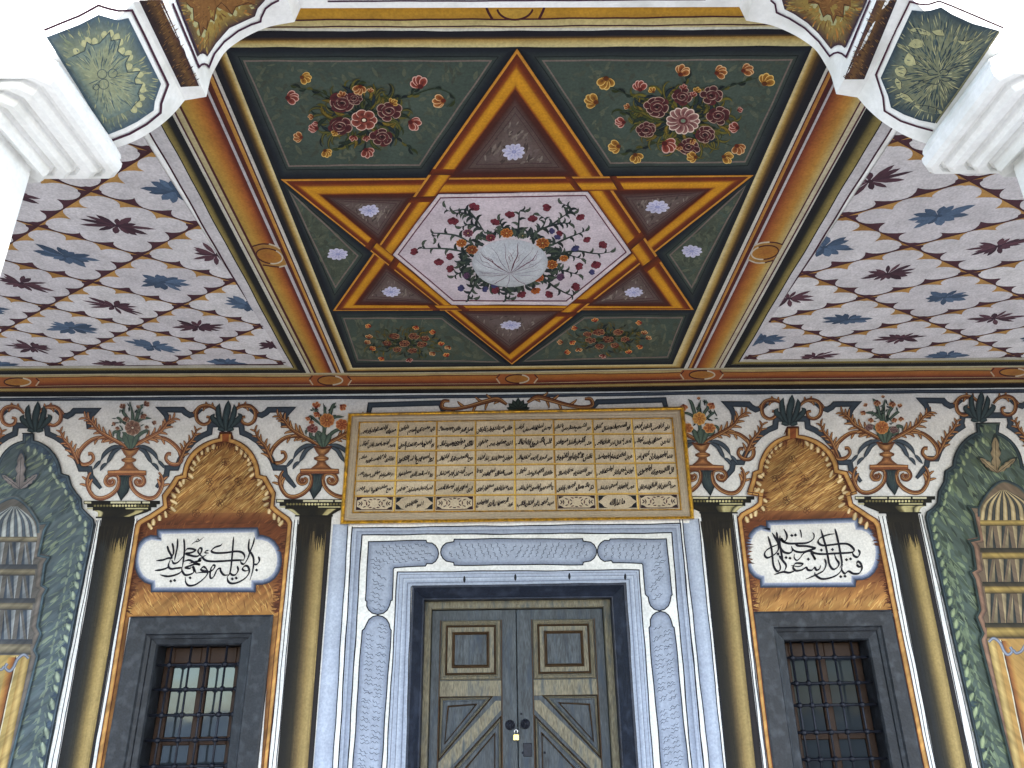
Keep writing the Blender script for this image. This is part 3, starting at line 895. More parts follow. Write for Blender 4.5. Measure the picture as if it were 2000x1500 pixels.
# upright cartouches of the legs
ul = [(738 + 23 * math.cos(R_(a)), 1224 + 22 * math.sin(R_(a))) for a in (195, 220, 245, 270, 295, 320, 345)] + [(762, 1228), (764, 1231), (730, 1720), (674, 1720), (707, 1231), (711, 1228)]
vv = []
for y in range(1218, 1500, 9):
    x0 = np.interp(y, [1231, 1720], [713, 681])
    for dx in (2, 24):
        vv.append((x0 + dx + rnd.uniform(-1, 4), y + rnd.uniform(-3, 3), 15 + rnd.uniform(-12, 14), rnd.uniform(15, 23)))
cart(ul, vv)
ur = [(1290 + 21 * math.cos(R_(a)), 1215 + 21 * math.sin(R_(a))) for a in (195, 220, 245, 270, 295, 320, 345)] + [(1314, 1223), (1317, 1226), (1367, 1720), (1311, 1720), (1267, 1226), (1270, 1222)]
vv = []
for y in range(1212, 1500, 9):
    x0 = np.interp(y, [1226, 1720], [1273, 1317])
    for dx in (0, 20):
        vv.append((x0 + dx + rnd.uniform(-1, 3), y + 6 + rnd.uniform(-3, 3), -20 + rnd.uniform(-10, 8), rnd.uniform(14, 21)))
cart(ur, vv)

# white strips and thin lines between pilasters and arched panels
fz2 = WS(.006)
def strip(l, r, y0, c='c9cac8', lines=(0, .5, 1)):
    vband(fz2, l, r, y0, YB, [(0, c), (1, c)])
    for t in lines:
        a, b = vline(l, y0), vline(r, y0); a2, b2 = vline(l, YB), vline(r, YB)
        fz2.L([lerp(a, b, t), lerp(a2, b2, t)], 1.7, '23212a')
strip(V(181.5, 91), V(190.5, 110), 1016)
strip(V(257, 179), V(262, 187), 1013, lines=(0, 1))
strip(V(566, 524), V(579.5, 539.5), 1015)
strip(V(1437.5, 1491.5), V(1444, 1497.5), 1006, lines=(0, 1))
strip(V(1725, 1815), V(1739, 1828), 1008)
strip(V(1805, 1898.5), V(1811, 1912), 1005, lines=(0, 1))

# ---------------------------------------------------------------- door
door = empty('double_door', ((DX0 + DX1) / 2, WY, .15), 'old weathered double door with carved square and triangle panels in a dark stepped frame', 'door')
Y1 = WY + .10; Y2 = WY + .17; YD = WY + .20
def pt(x, y, Y): return at_y(x, y, Y)
o_tl, o_tr = pt(805, 1146, WY), pt(1219, 1139, WY)
i_tl, i_tr = pt(829, 1172, Y1), pt(1193.5, 1168, Y1)
ox0, ox1, oz = (o_tl.x + pt(795, 1480, WY).x) / 2, (o_tr.x + pt(1247, 1490, WY).x) / 2, (o_tl.z + o_tr.z) / 2
ix0, ix1, iz = (i_tl.x + pt(836, 1490, Y1).x) / 2, (i_tr.x + pt(1196, 1490, Y1).x) / 2, (i_tl.z + i_tr.z) / 2
ix0 = i_tl.x; ix1 = i_tr.x
def portal(name, mat, parent, rings, z0, r=0):
    """stepped frame: rings = [(x0, x1, ztop, y), ...] from the outside in"""
    m = MB()
    for (a, b) in zip(rings[:-1], rings[1:]):
        A = [(a[0], a[3], z0), (a[0], a[3], a[2]), (a[1], a[3], a[2]), (a[1], a[3], z0)]
        B_ = [(b[0], b[3], z0), (b[0], b[3], b[2]), (b[1], b[3], b[2]), (b[1], b[3], z0)]
        for i in range(3):
            m.add([A[i], A[i + 1], B_[i + 1], B_[i]], [(0, 3, 2, 1)])
    return m.build(name, mat, parent)
fr = portal('frame', SLATE2, door, [(ox0 - .004, ox1 + .004, oz + .004, WY + .03), (ox0 - .004, ox1 + .004, oz + .004, WY - .012), (ox0 + .012, ox1 - .012, oz - .012, WY - .014), (ox0 + .02, ox1 - .02, oz - .02, WY),
                                  (ix0 - .012, ix1 + .012, iz + .012, Y1 - .012), (ix0 - .002, ix1 + .002, iz + .002, Y1 - .014), (ix0, ix1, iz, Y1), (ix0, ix1, iz, Y2 + .1)], .15)
jx0, jx1, jz = pt(841, 1250, Y2).x, pt(1182, 1250, Y2).x, pt(1010, 1188, Y2).z
portal('door_stop', WOODL, door, [(ix0 + .002, ix1 - .002, iz - .002, Y2), (jx0 - .006, jx1 + .006, jz + .006, Y2 - .01), (jx0, jx1, jz, Y2), (jx0, jx1, jz, YD + .1)], .15)
gapx = pt(1009.5, 1300, YD).x
lx0, lx1, rx0, rx1 = jx0 + .004, gapx - .003, gapx + .003, jx1 - .004
ztop = jz - .006
def d2(x, y): p = at_y(x, y, YD); return (p.x, p.z)
def mould(m, poly, w, h, base, prof=((0, 0), (.25, .8), (.5, 1), (.75, .55), (1, .12))):
    """a moulded strip round a closed polygon in the leaf plane, on the inside of it"""
    n = len(poly); rings = []
    for t, k in prof:
        q = inset(poly, w * t) if t else poly
        rings.append([(x, base - h * k, z) for x, z in q])
    k0 = len(m.v)
    for r in rings:
        m.v += r
    for i in range(len(rings) - 1):
        for j in range(n):
            a = k0 + i * n + j; b = k0 + i * n + (j + 1) % n
            m.f.append((a, b, b + n, a + n))
def leaf_door(x0, x1, mirror):
    m = MB(); m.bbox((x0, YD, .16), (x1, YD + .05, ztop), .004)
    lf = m.build('door_leaf', WOOD, door)
    W_ = x1 - x0
    X = (lambda t: x0 + t * W_) if not mirror else (lambda t: x1 - t * W_)
    pa, pb = .115, .815                       # panel column
    zA, zB = pt(920, 1212, YD).z, pt(925, 1328, YD).z
    zC = pt(925, 1361, YD).z
    Hh = zA - zB
    ps = MB(); pl = MB(); pd = MB()
    # raised field strips (lighter wood)
    for (a, b, c, d) in ((X(pa - .005), X(pb + .005), zB - .005, zB - (zB - zC) + .002),):
        pl.bbox((min(a, b), YD - .008, min(c, d)), (max(a, b), YD - .0015, max(c, d)), .003)
    sq = [(X(pa), zB), (X(pb), zB), (X(pb), zA), (X(pa), zA)]
    mould(pl, sq, .035, .026, YD - .001)
    mould(pd, inset(sq, .036), .014, .012, YD - .001)
    s2 = inset(sq, .052)
    pl.add([(x, YD - .007, z) for x, z in s2], [(0, 1, 2, 3)])
    for i in range(4):
        a, b = s2[i], s2[(i + 1) % 4]
        pl.add([(a[0], YD - .007, a[1]), (b[0], YD - .007, b[1]), (b[0], YD, b[1]), (a[0], YD, a[1])], [(0, 1, 2, 3)])
    s3 = inset(sq, .085)
    mould(pd, s3, .022, .020, YD - .007)
    s4 = inset(sq, .108)
    ps.add([(x, YD - .012, z) for x, z in s4], [(0, 1, 2, 3)])
    # lower panel: a diagonal cross of rails with moulded triangles between
    zb = zC - 2.5 * Hh
    hgt = (pb - pa) * W_
    top_tri = [(X(pa), zC), (X(pb - .1), zC), (X(pa), zC - Hh * .98)]
    zt = zC - .32 * Hh
    side_tri = [(X(pb), zt), (X(pb), zt - Hh * 2.1), (X(pa), zt - Hh * 1.05)]
    low_tri = [(X(pa), zb), (X(pb - .1), zb), (X(pa), zb + Hh * .98)]
    for tri in (top_tri, side_tri, low_tri):
        mould(pd, inset(tri, -.006), .010, .012, YD - .001)
        mould(pl, inset(tri, .006), .016, .018, YD - .001)
        t2 = inset(tri, .032)
        mould(ps, t2, .03, .008, YD - .001, ((0, 0), (.1, 1), (1, 1)))
        t3 = inset(tri, .058)
        if abs((t3[1][0] - t3[0][0])) > .01 or abs(t3[1][1] - t3[0][1]) > .02:
            mould(pd, t3, .012, .014, YD - .007)
    # diagonal rails stand a little proud
    rail = [(X(pa), zC - Hh * 1.02), (X(pb - .06), zC - .03), (X(pb), zC - .03), (X(pb), zt + .045), (X(pa), zt - Hh * .98)]
    pl.add([(x, YD - .009, z) for x, z in rail], [tuple(range(5))])
    for i in range(5):
        a, b = rail[i], rail[(i + 1) % 5]
        pl.add([(a[0], YD - .009, a[1]), (b[0], YD - .009, b[1]), (b[0], YD, b[1]), (a[0], YD, a[1])], [(0, 1, 2, 3)])
    # long side beads
    for t in (pa - .012, pb + .012):
        pd.bbox((X(t) - .004, YD - .008, .4), (X(t) + .004, YD - .001, zA + .004), .002)
    pl.build('panel_moulding', WOODL, lf); pd.build('panel_bead', WOODE, lf); ps.build('panel_field', WOOD, lf)
    return lf
leafL = leaf_door(lx0, lx1, False)
leafR = leaf_door(rx0, rx1, True)
# cover strip on the meeting stile
# iron lock furniture
def dome(m, c, r, h, n=16):
    rings = []
    for t in (0, .35, .7, .92, 1):
        a = t * math.pi / 2
        rings.append([(c.x + r * math.cos(a) * math.cos(k * 2 * math.pi / n), c.y - h * math.sin(a), c.z + r * math.cos(a) * math.sin(k * 2 * math.pi / n)) for k in range(n)])
    m.loft(rings, caps=False)
for (x, y, lf, sg) in ((996, 1416, leafL, -1), (1026, 1414, leafR, 1)):
    m = MB(); c = pt(x, y, YD)
    dome(m, c, .036, .02); dome(m, c + Vector((0, -.016, 0)), .018, .014)
    for k in range(8):
        a = k * math.pi / 4
        dome(m, c + Vector((.028 * math.cos(a), -.006, .028 * math.sin(a))), .007, .008, 8)
    ob = m.build('door_boss', IRON, lf, smooth=True)
    m = MB(); e = c + Vector((-sg * .02, -.03, -.005))
    m.tube([e + Vector((.016 * math.cos(t), -.004 * math.sin(t * 2), .022 * math.sin(t))) for t in np.linspace(0, 6.28, 15)], .0035, 6)
    m.build('staple_ring', IRON, lf, smooth=True)
m = MB(); c = pt(1030, 1463, YD)
m.bbox((c.x - .03, YD - .006, c.z - .05), (c.x + .034, YD - .001, c.z + .04), .003)
m.build('lock_plate', IRON, leafR)
for (x, y) in ((1064, 1434), (1064, 1470), (1021, 1470), (1018, 1394)):
    m = MB(); dome(m, pt(x, y, YD) + Vector((0, .001, 0)), .009, .009, 10); m.build('nail', IRON, leafR, smooth=True)
# padlock hanging from the rings
pc = pt(1008, 1440, YD - .045)
lock = empty('padlock', pc + Vector((0, 0, -.03)), 'small brass padlock hanging closed between the two door bosses', 'padlock')
m = MB()
bw, bh, bt = .021, .02, .009
pr = []
for (x, z) in ((-1, -.85), (-.85, -1), (.85, -1), (1, -.85), (1, .85), (.85, 1), (-.85, 1), (-1, .85)):
    pr.append((x, z))
m.loft([[(pc.x + x * bw * k, pc.y + y, pc.z + z * bh * k) for x, z in pr] for y, k in ((-bt, .9), (-bt * .8, 1), (bt * .8, 1), (bt, .9))])
m.build('lock_body', BRASS, lock)
m = MB()
m.tube([(pc.x - .012, pc.y, pc.z + .018), (pc.x - .012, pc.y, pc.z + .038)] + [(pc.x - .012 * math.cos(t), pc.y, pc.z + .038 + .012 * math.sin(t)) for t in np.linspace(.3, 2.84, 7)] + [(pc.x + .012, pc.y, pc.z + .038), (pc.x + .012, pc.y, pc.z + .018)], .0038, 8)
m.build('shackle', STEEL, lock, smooth=True)

# ---------------------------------------------------------------- barred windows
def window(name_label, tl, tr, br_y, step_tl, step_tr, op_tl, op_tr, group):
    c0, c1 = pt(*tl[0], WY), pt(*tr[0], WY)
    x0 = (c0.x + pt(*tl[1], WY).x) / 2; x1 = (c1.x + pt(*tr[1], WY).x) / 2; z1 = (c0.z + c1.z) / 2
    Ya, Yb, Yc = WY + .035, WY + .07, WY + .22
    s0, s1 = pt(*step_tl, Ya), pt(*step_tr, Ya); sz = (s0.z + s1.z) / 2
    q0, q1 = pt(*op_tl, Yb), pt(*op_tr, Yb); qz = (q0.z + q1.z) / 2
    sx0, sx1, qx0, qx1 = s0.x, s1.x, q0.x, q1.x
    root = empty('barred_window', ((x0 + x1) / 2, WY, WB), name_label, 'window', group)
    f = portal('stone_frame', SLATE, root, [(x0 - .003, x1 + .003, z1 + .003, WY + .03), (x0 - .003, x1 + .003, z1 + .003, WY - .014), (x0 + .012, x1 - .012, z1 - .012, WY - .02), (sx0 - .01, sx1 + .01, sz + .01, WY - .006), (sx0, sx1, sz, WY + .01),
                                         (sx0 + .006, sx1 - .006, sz - .006, Ya - .022), (sx0 + .022, sx1 - .022, sz - .022, Ya - .014), (sx0 + .026, sx1 - .026, sz - .026, Ya),
                                         (qx0 - .01, qx1 + .01, qz + .01, Yb - .016), (qx0, qx1, qz, Yb), (qx0, qx1, qz, Yc + .2)], WB)
    m = MB(); m.bbox((x0, WY - .05, WB - .1), (x1, WY + .4, WB), .006); m.build('sill', SLATE, root)
    return root, qx0, qx1, qz, Yc, Yb
def fit_window(root, qx0, qx1, qz, Yc, Yb, nv, zs, vx):
    # iron grille
    Yg = Yb + .035
    for x in vx:
        m = MB(); m.tube([(x, Yg, WB), (x, Yg, qz - .001)], .0085, 8)
        m.build('upright_bar', IRON, root, smooth=True)
    for z in zs:
        m = MB(); m.tube([(qx0, Yg, z), (qx1, Yg, z)], .0095, 8)
        for x in vx:                                   # forged knots at the crossings
            rings = []
            for t in np.linspace(-1, 1, 7):
                rr = .022 * math.sqrt(max(0, 1 - t * t)) + .002
                rings.append([(x + rr * math.cos(k * math.pi / 4), Yg + rr * math.sin(k * math.pi / 4), z + .022 * t) for k in range(8)])
            m.loft(rings)
        m.build('cross_bar', IRON, root, smooth=True)
    # wooden casement behind
    Ys = Yc
    sa = MB(); wd = .075
    xm = (qx0 + qx1) / 2
    for a, b in ((qx0 + .002, qx0 + wd), (xm - .035, xm + .035), (qx1 - wd, qx1 - .002)):
        sa.bbox((a, Ys, WB), (b, Ys + .05, qz - .002), .006)
    zb = [qz - .09, qz - .66, qz - 1.2, WB + .09]
    for a, b in ((qx0 + wd, xm - .035), (xm + .035, qx1 - wd)):
        for k, z in enumerate(zb):
            sa.bbox((a, Ys + .004, z - .028), (b, Ys + .044, z + .028) if k else (b, Ys + .044, qz - .004), .005)
    cs_ = sa.build('casement', SASHW, root)
    for i, (a, b) in enumerate(((qx0 + wd, xm - .035), (xm + .035, qx1 - wd))):
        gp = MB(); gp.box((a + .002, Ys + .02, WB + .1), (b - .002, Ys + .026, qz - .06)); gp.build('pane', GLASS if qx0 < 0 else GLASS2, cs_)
GW = 'barred windows beside the door'
wL = window('grille window with brown casement in a dark stone frame, below the blotted amber arch left of the door', ((254, 1204), (216, 1460)), ((529, 1203), (512, 1460)), 0, (291, 1242), (493, 1239), (309, 1262), (471, 1259), GW)
wR = window('grille window deep in shadow in a dark stone frame, below the streaked amber arch right of the door', ((1472.5, 1197), (1501, 1460)), ((1740, 1191), (1792, 1460)), 0, (1510, 1228), (1716, 1226), (1532, 1252), (1693, 1250), GW)
def bars(W_, pxs, pys, ymid):
    root, qx0, qx1, qz, Yc, Yb = W_
    Yg = Yb + .035
    vx = [pt(x, ymid, Yg).x for x in pxs]
    zs = [pt((pxs[0] + pxs[-1]) / 2, y, Yg).z for y in pys]
    dz = zs[-2] - zs[-1]
    z = zs[-1]
    while z - dz > WB + .05:
        z -= dz; zs.append(z)
    fit_window(root, qx0, qx1, qz, Yc, Yb, 0, zs, vx)
bars(wL, (323, 362, 395, 433, 462), (1298, 1346, 1396, 1445, 1496), 1350)
bars(wR, (1556, 1580, 1608, 1640, 1677), (1284, 1334, 1377, 1430, 1483), 1340)
# a pale curtain and things in the room behind the glass would hide in the dark: the panes mirror the daylight outside

# ---------------------------------------------------------------- inscription board
board = empty('inscription_board', at_y(1010, 1020, WY), 'framed tablet with gilt edges and rows of black script above the door', 'sign')
YP = WY - .03; YF = WY - .06
BC = [(704, 826), (1311, 818), (1328.5, 994), (691, 999)]          # grid corners TL TR BR BL
def homog(src, dst):
    A = []; b = []
    for (x, y), (u, v) in zip(src, dst):
        A.append([x, y, 1, 0, 0, 0, -u * x, -u * y]); b.append(u)
        A.append([0, 0, 0, x, y, 1, -v * x, -v * y]); b.append(v)
    return np.append(np.linalg.solve(np.array(A, float), np.array(b, float)), 1).reshape(3, 3)
HB = homog([(0, 0), (8, 0), (8, 6), (0, 6)], BC)
def bp_(u, v):
    q = HB @ np.array([u, v, 1.0]); return (q[0] / q[2], q[1] / q[2])
def bd2(x, y, off):
    d = ray(x, y); t = (YP - off) / d[1]; return (d[0] * t, d[2] * t)
def bd3(p, off): return (p[0], YP - off, EYE + p[1])
# gilt and cream mouldings: rings from the wall outwards to the panel
def ring(corners, Y): return [at_y(x, y, Y) for x, y in corners]
def scale_ring(k, src=((680, 807), (1336, 794), (1356.5, 1014), (664, 1024))):
    """k = 0 outer edge, 1 = edge of the written panel"""
    return [lerp(a, b, k) for a, b in zip(src, BC)]
def frame_part(name, mat, spec, parent, smooth=True):
    m = MB(); k0 = 0
    for k, Y in spec:
        m.v += [tuple(p) for p in ring(scale_ring(k), Y)]
    for i in range(len(spec) - 1):
        for j in range(4):
            a = i * 4 + j; b = i * 4 + (j + 1) % 4
            m.f.append((a, b, b + 4, a + 4))
    return m.build(name, mat, parent, False)
CREAM = mottled('cream_painted_board', hx('9c917f', 1.1), amp=.1, fine=50, coarse=5)
frame_part('gilt_frame', GILT, [(0, WY + .01), (0, WY - .035), (.05, WY - .058), (.13, WY - .066), (.22, WY - .06), (.29, WY - .045), (.30, WY - .03)], board)
frame_part('cavetto', CREAM, [(.285, WY - .038), (.42, WY - .046), (.46, WY - .04), (.62, WY - .034), (.66, WY - .038), (.82, WY - .032), (.9, WY - .028)], board)
frame_part('gilt_fillet', GILT, [(.88, WY - .02), (.89, WY - .038), (.93, WY - .044), (.98, WY - .038), (1.0, WY - .02)], board)
pnl = Sheet(bd2, bd3, 0.0)
q = [bp_(u, v) for u, v in ((-.01, -.02), (8.01, -.02), (8.01, 6.02), (-.01, 6.02))]
pnl.P(q, 'a39781')
rnd.seed(31)
for r_ in range(6):
    for c_ in range(8):
        cc = mixc('a39782', 'b0a48f', rnd.random())
        pnl.P([bp_(c_ + a, r_ + b) for a, b in ((.035, .09), (.965, .09), (.965, .91), (.035, .91))], cc)
for i in range(9):
    if 0 < i < 8:
        pnl.L([bp_(i, 0), bp_(i, 6)], 3.6, ['a78a45', 'c0a355', '9a7a3a'][i % 3], wob=.3, d=12)
        pnl.L([bp_(i + .018, 0), bp_(i + .018, 6)], .9, '6a4a24', wob=.2, d=12)
for i in range(1, 6):
    pnl.L([bp_(0, i), bp_(8, i)], 3.2, 'b09352', wob=.3, d=12)
    pnl.L([bp_(0, i + .05), bp_(8, i + .05)], .8, '7a5a2c', wob=.2, d=12)
def cell(c, r, pts): return [bp_(c + x, r + y) for x, y in pts]
for c in (0, 2, 5, 7):                                  # ornament cells of the last row
    pnl.L(cell(c, 5, [(.05, .1), (.95, .1), (.95, .9), (.05, .9)]), 1.6, '3a1420', closed=True, d=10)
    for sx in (0, 1):
        for sy in (0, 1):
            X = lambda x: 1 - x if sx else x
            Y = lambda y: 1 - y if sy else y
            pnl.P(cell(c, 5, [(X(.06), Y(.12)), (X(.2), Y(.12)), (X(.13), Y(.24)), (X(.07), Y(.3))]), '20141c')
            for (x, y, a) in ((.1, .38, 40), (.17, .34, 70), (.22, .26, 20), (.34, .3, 50), (.36, .22, 10), (.46, .2, 0), (.3, .42, 80)):
                e = bp_(c + X(x), 5 + Y(y))
                pnl.leaf(e[0], e[1], (a if not sx else 180 - a) * (1 if not sy else -1), 7, 2.3, ['4a1c28', '2a1a22', '3a2a2e'][int(x * 50) % 3])
for c in (1, 6):                                        # pointed cartouches with dark corners
    for sx in (0, 1):
        for sy in (0, 1):
            X = lambda x: 1 - x if sx else x
            Y = lambda y: 1 - y if sy else y
            pnl.P(cell(c, 5, [(X(.04), Y(.1)), (X(.26), Y(.1)), (X(.17), Y(.18)), (X(.12), Y(.34)), (X(.04), Y(.48))]), '141820')
bpanel = pnl.build('written_panel', PAINT2, board)

# the script: letters joined and mirrored into reading order, then set cell by cell
FORMS = {'ا': 'fe8d fe8e', 'آ': 'fe81 fe82', 'ب': 'fe8f fe90 fe91 fe92', 'پ': 'fb56 fb57 fb58 fb59', 'ت': 'fe95 fe96 fe97 fe98', 'ث': 'fe99 fe9a fe9b fe9c',
         'ج': 'fe9d fe9e fe9f fea0', 'چ': 'fb7a fb7b fb7c fb7d', 'ح': 'fea1 fea2 fea3 fea4', 'خ': 'fea5 fea6 fea7 fea8', 'د': 'fea9 feaa', 'ذ': 'feab feac',
         'ر': 'fead feae', 'ز': 'feaf feb0', 'س': 'feb1 feb2 feb3 feb4', 'ش': 'feb5 feb6 feb7 feb8', 'ص': 'feb9 feba febb febc', 'ض': 'febd febe febf fec0',
         'ط': 'fec1 fec2 fec3 fec4', 'ظ': 'fec5 fec6 fec7 fec8', 'ع': 'fec9 feca fecb fecc', 'غ': 'fecd fece fecf fed0', 'ف': 'fed1 fed2 fed3 fed4', 'ق': 'fed5 fed6 fed7 fed8',
         'ك': 'fed9 feda fedb fedc', 'گ': 'fb92 fb93 fb94 fb95', 'ل': 'fedd fede fedf fee0', 'م': 'fee1 fee2 fee3 fee4', 'ن': 'fee5 fee6 fee7 fee8',
         'ه': 'fee9 feea feeb feec', 'و': 'feed feee', 'ي': 'fef1 fef2 fef3 fef4', 'ى': 'feef fef0', 'ء': 'fe80', 'ئ': 'fe89 fe8a fe8b fe8c'}
def shape_word(wd):
    wd = wd.replace('ی', 'ي').replace('ک', 'ك'); out = []; prev = False; i = 0
    while i < len(wd):
        ch = wd[i]
        if ch == 'ل' and i + 1 < len(wd) and wd[i + 1] == 'ا':
            out.append(chr(0xfefc if prev else 0xfefb)); prev = False; i += 2; continue
        f = FORMS[ch].split(); nx = i + 1 < len(wd) and len(FORMS[wd[i + 1]].split()) > 1
        dual = len(f) == 4
        k = (3 if dual and nx else 1) if prev and len(f) > 1 else (2 if dual and nx else 0)
        out.append(chr(int(f[k], 16))); prev = dual and nx; i += 1
    return ''.join(out[::-1])
def word_mesh(wd):
    cu = bpy.data.curves.new('tmp', 'FONT'); cu.body = shape_word(wd); cu.resolution_u = 2; cu.fill_mode = 'FRONT'; cu.offset = .05
    ob = bpy.data.objects.new('tmp', cu); COL.objects.link(ob)
    dg = bpy.context.evaluated_depsgraph_get(); me = bpy.data.meshes.new_from_object(ob.evaluated_get(dg))
    v = np.array([p.co[:2] for p in me.vertices]).reshape(-1, 2); f = [tuple(p.vertices) for p in me.polygons]
    bpy.data.objects.remove(ob); bpy.data.curves.remove(cu); bpy.data.meshes.remove(me)
    return v, f
VERSE = [['صديك ازاهمت اوقدر ايرفعى', 'تايد حضرت كريم المنعم داوكون', 'فضل و فخر خاندن جودوسخاگى', 'خاندن سرپلندو دولت كاركان', 'لوطش لسان ايله اصحاب كرامى', 'مير لنكب مدح عبدالرحمن باشاكم', 'ابو المسعود قدم مشكل گشاى', 'داور كرار نصب تلدايش اين خو'],
         ['بسط ايدوب نعمتى باش كوكلى', 'بو زمين بنا نصر ويرر حكم الحق', 'نائلدر مولوى يوسيد شانى', 'اشته جمله بونى سعى جديد ايلر', 'قلب پاكى شوق ايله ترياقى', 'متى آثار خير انشاء ضر وفدر', 'لطفى بى مثل شهر وزران واقعى', 'شاهدن صدق ايدر ايسه كوكلى'],
         ['روزكارى پارلايان نسبت اوزره ساعى', 'روز نسيم فتح باشى وى كنوز', 'روح پاك حضرت قرآنى ايكن باقى', 'خوابدن محفل نشانى شاد اين بند', 'منبر و محراب افزوده شن غلام باقى', 'نقش و نگار بيلور زين بجلا', 'عرش اعلادن كه پيام اولور واصلى', 'بنده اولور خوند قرآن كريم ان امر'],
         ['هر روز نماز امام مولد قرب صوتك رفعى', 'روز وشب الجنى قلدى مصلينى نياز', 'صيت آيينى كذر ايدر سن شانى', 'خمسه و نماز ازو نجه وبا بيدر روها', 'خلقتك كلام سلاور سلى داور كى', 'شوى ايلدى شان نو عطا بار فضائلى', 'اوزدن نجه بيك لر اولدى دافعى', 'قل الله احد موركه اولوب برى'],
         ['طمح صاحبدن كلور پاشيده و رفعى', 'قصد ايدر عليه ميشكونى طوبى قدر', 'قرى املا قلار ايدر اوصاف قدسى', 'بنده جهيل زاده نور سخن ايلر كوزى', 'تا ابد معمور اولسون دنيا ده راغبى', 'ذكر پاكى جمال و قرب نظم ايلدى', 'عجب اولور بابا نو اسيد كوشك شانى', 'صنا تكبير بن ايلر اقبال ايله عرفان'],
         [None, 'اشبو خانه ياپدى', None, 'عبد الرحمن پاشا اثرى بونو جامع', 'سيد قپو چى زفير ابن ناريا كاتب', None, 'ماشاء الله', None]]
ink = Sheet(bd2, bd3, .0045, px=False)
rnd.seed(77)
wcache = {}
for r_, line in enumerate(VERSE):
    for c_, txt in enumerate(line):
        if not txt:
            continue
        words = txt.split()
        x0, x1 = (.06, .94) if r_ < 5 or c_ in (3, 4) else ((.3, .72) if c_ == 1 else (.32, .68))
        ms = []
        for wd in words:
            if wd not in wcache:
                wcache[wd] = word_mesh(wd)
            ms.append(wcache[wd])
        tot = sum(v[:, 0].max() - v[:, 0].min() for v, f in ms)
        # nestled words: each starts high at its right and the next overlaps it
        sc = (x1 - x0) / tot * 1.16
        hsc = min(sc * 4.2, .74)
        cur = x1
        for k, (v, f) in enumerate(ms):
            a, b = v[:, 0].min(), v[:, 0].max(); wdt = (b - a) * sc
            base = .66 + rnd.uniform(-.05, .06) - (.14 if (k % 3 == 1 and len(ms) > 2) else 0)
            pts = []
            for (x, y) in v:
                xx = (x - b) * sc
                yy = y * hsc
                slope = -.16 * (xx + wdt * .5) / max(.1, wdt) * min(1, wdt * 4)     # falls to the left
                X = min(.97, max(.03, cur + xx + yy * .06)); Y = base - yy + slope
                pts.append(bd2(*bp_(c_ + X, r_ + min(.95, max(.06, Y))), .0045))
            ink.v += [bd3(p, .0045 + .0002 * (k % 4)) for p in pts] if False else [bd3(p, .0046 + .00015 * (k + 1)) for p in pts]
            o_ = len(ink.v) - len(pts)
            ink.f += [tuple(i + o_ for i in q_) for q_ in f]; ink.c += [hx('1b1520')] * len(pts)
            cur -= wdt * .86
ink.build('lettering', PAINT, bpanel)

# ================================================================ painted flowers
def petal(s, x, y, a, l, w, ce, cc, out=None, ow=1.0, sq=1.0):
    """one petal from (x, y) along a degrees; sq flattens it vertically"""
    b = R_(a); q = []
    for t, k in ((0, .1), (.3, .75), (.62, 1), (.88, .72), (1.0, 0), (.88, -.72), (.62, -1), (.3, -.75)):
        u, v = l * t, w * .5 * k
        q.append((x + u * math.cos(b) - v * math.sin(b), y + (u * math.sin(b) + v * math.cos(b)) * sq))
    s.F(q, ce, cc, (x + l * .45 * math.cos(b), y + l * .45 * math.sin(b) * sq), n=3)
    if out:
        s.B(q[1:], [ow * .5, ow, ow * 1.3, ow, ow * .5], out, n=3)

def rose(s, x, y, r, c=('36121a', '5e2a2c', 'aa9182'), sq=.8):
    ph = rnd.uniform(0, 360); n = rnd.choice((6, 7, 8))
    for k in range(n):
        a = ph + k * 360 / n + rnd.uniform(-14, 14); e = rnd.uniform(.85, 1.2)
        petal(s, x + r * .3 * math.cos(R_(a)), y + r * .3 * math.sin(R_(a)) * sq, a, r * .75 * e, r * rnd.uniform(.7, .95), mixc(c[1], c[0], rnd.random() * .6), c[0], c[2] if rnd.random() < .75 else None, max(.6, r * .05), sq)
    s.E(x, y, r * .6, r * .6 * sq, c[1], 16, c[0])
    for k in range(8):
        a0 = ph + k * 83 + rnd.uniform(0, 50); rr = r * (.16 + .068 * k); sp_ = rnd.uniform(70, 130)
        pts = [(x + rr * (1 + .1 * t) * math.cos(R_(a0 + sp_ * t)), y + rr * (1 + .1 * t) * math.sin(R_(a0 + sp_ * t)) * sq) for t in (0, .25, .5, .75, 1)]
        s.B(pts, [.2, r * .05, r * .1, r * .05, .2], mixc(c[2], c[1], rnd.random() * .5), n=3)
        s.B([(p[0] - .3, p[1] + r * .08) for p in pts], [.2, r * .05, r * .09, r * .05, .2], c[0], n=3)
    s.E(x, y, r * .15, r * .12, '230a0e', 10)

def daisy(s, x, y, r, n=12, c=('8a5a58', '5d2a30', 'c4aba0'), eye='9a8f84', sq=.85, wid=.55):
    for k in range(n):
        a = k * 360 / n + rnd.uniform(-6, 6)
        petal(s, x + r * .12 * math.cos(R_(a)), y + r * .12 * math.sin(R_(a)) * sq, a, r * .9, r * wid, c[0], c[1], c[2], max(.7, r * .05), sq)
    s.E(x, y, r * .28, r * .28 * sq, c[1], 14, c[1])
    s.E(x, y, r * .15, r * .15 * sq, eye, 10)

def tulip(s, x, y, r, a, c=('a85a24', '6b2414', 'd8b88a'), sq=.9, n=3):
    for k in range(n):
        d = (k - (n - 1) / 2) * (100 / n) * 1.05
        petal(s, x, y, a + d + rnd.uniform(-8, 8), r * (1.5 - .2 * abs(k - (n - 1) / 2)), r * .75, c[0], c[1], c[2], max(.7, r * .09), sq)
    s.E(x + r * .12 * math.cos(R_(a)), y + r * .12 * math.sin(R_(a)), r * .3, r * .25, c[1], 10)

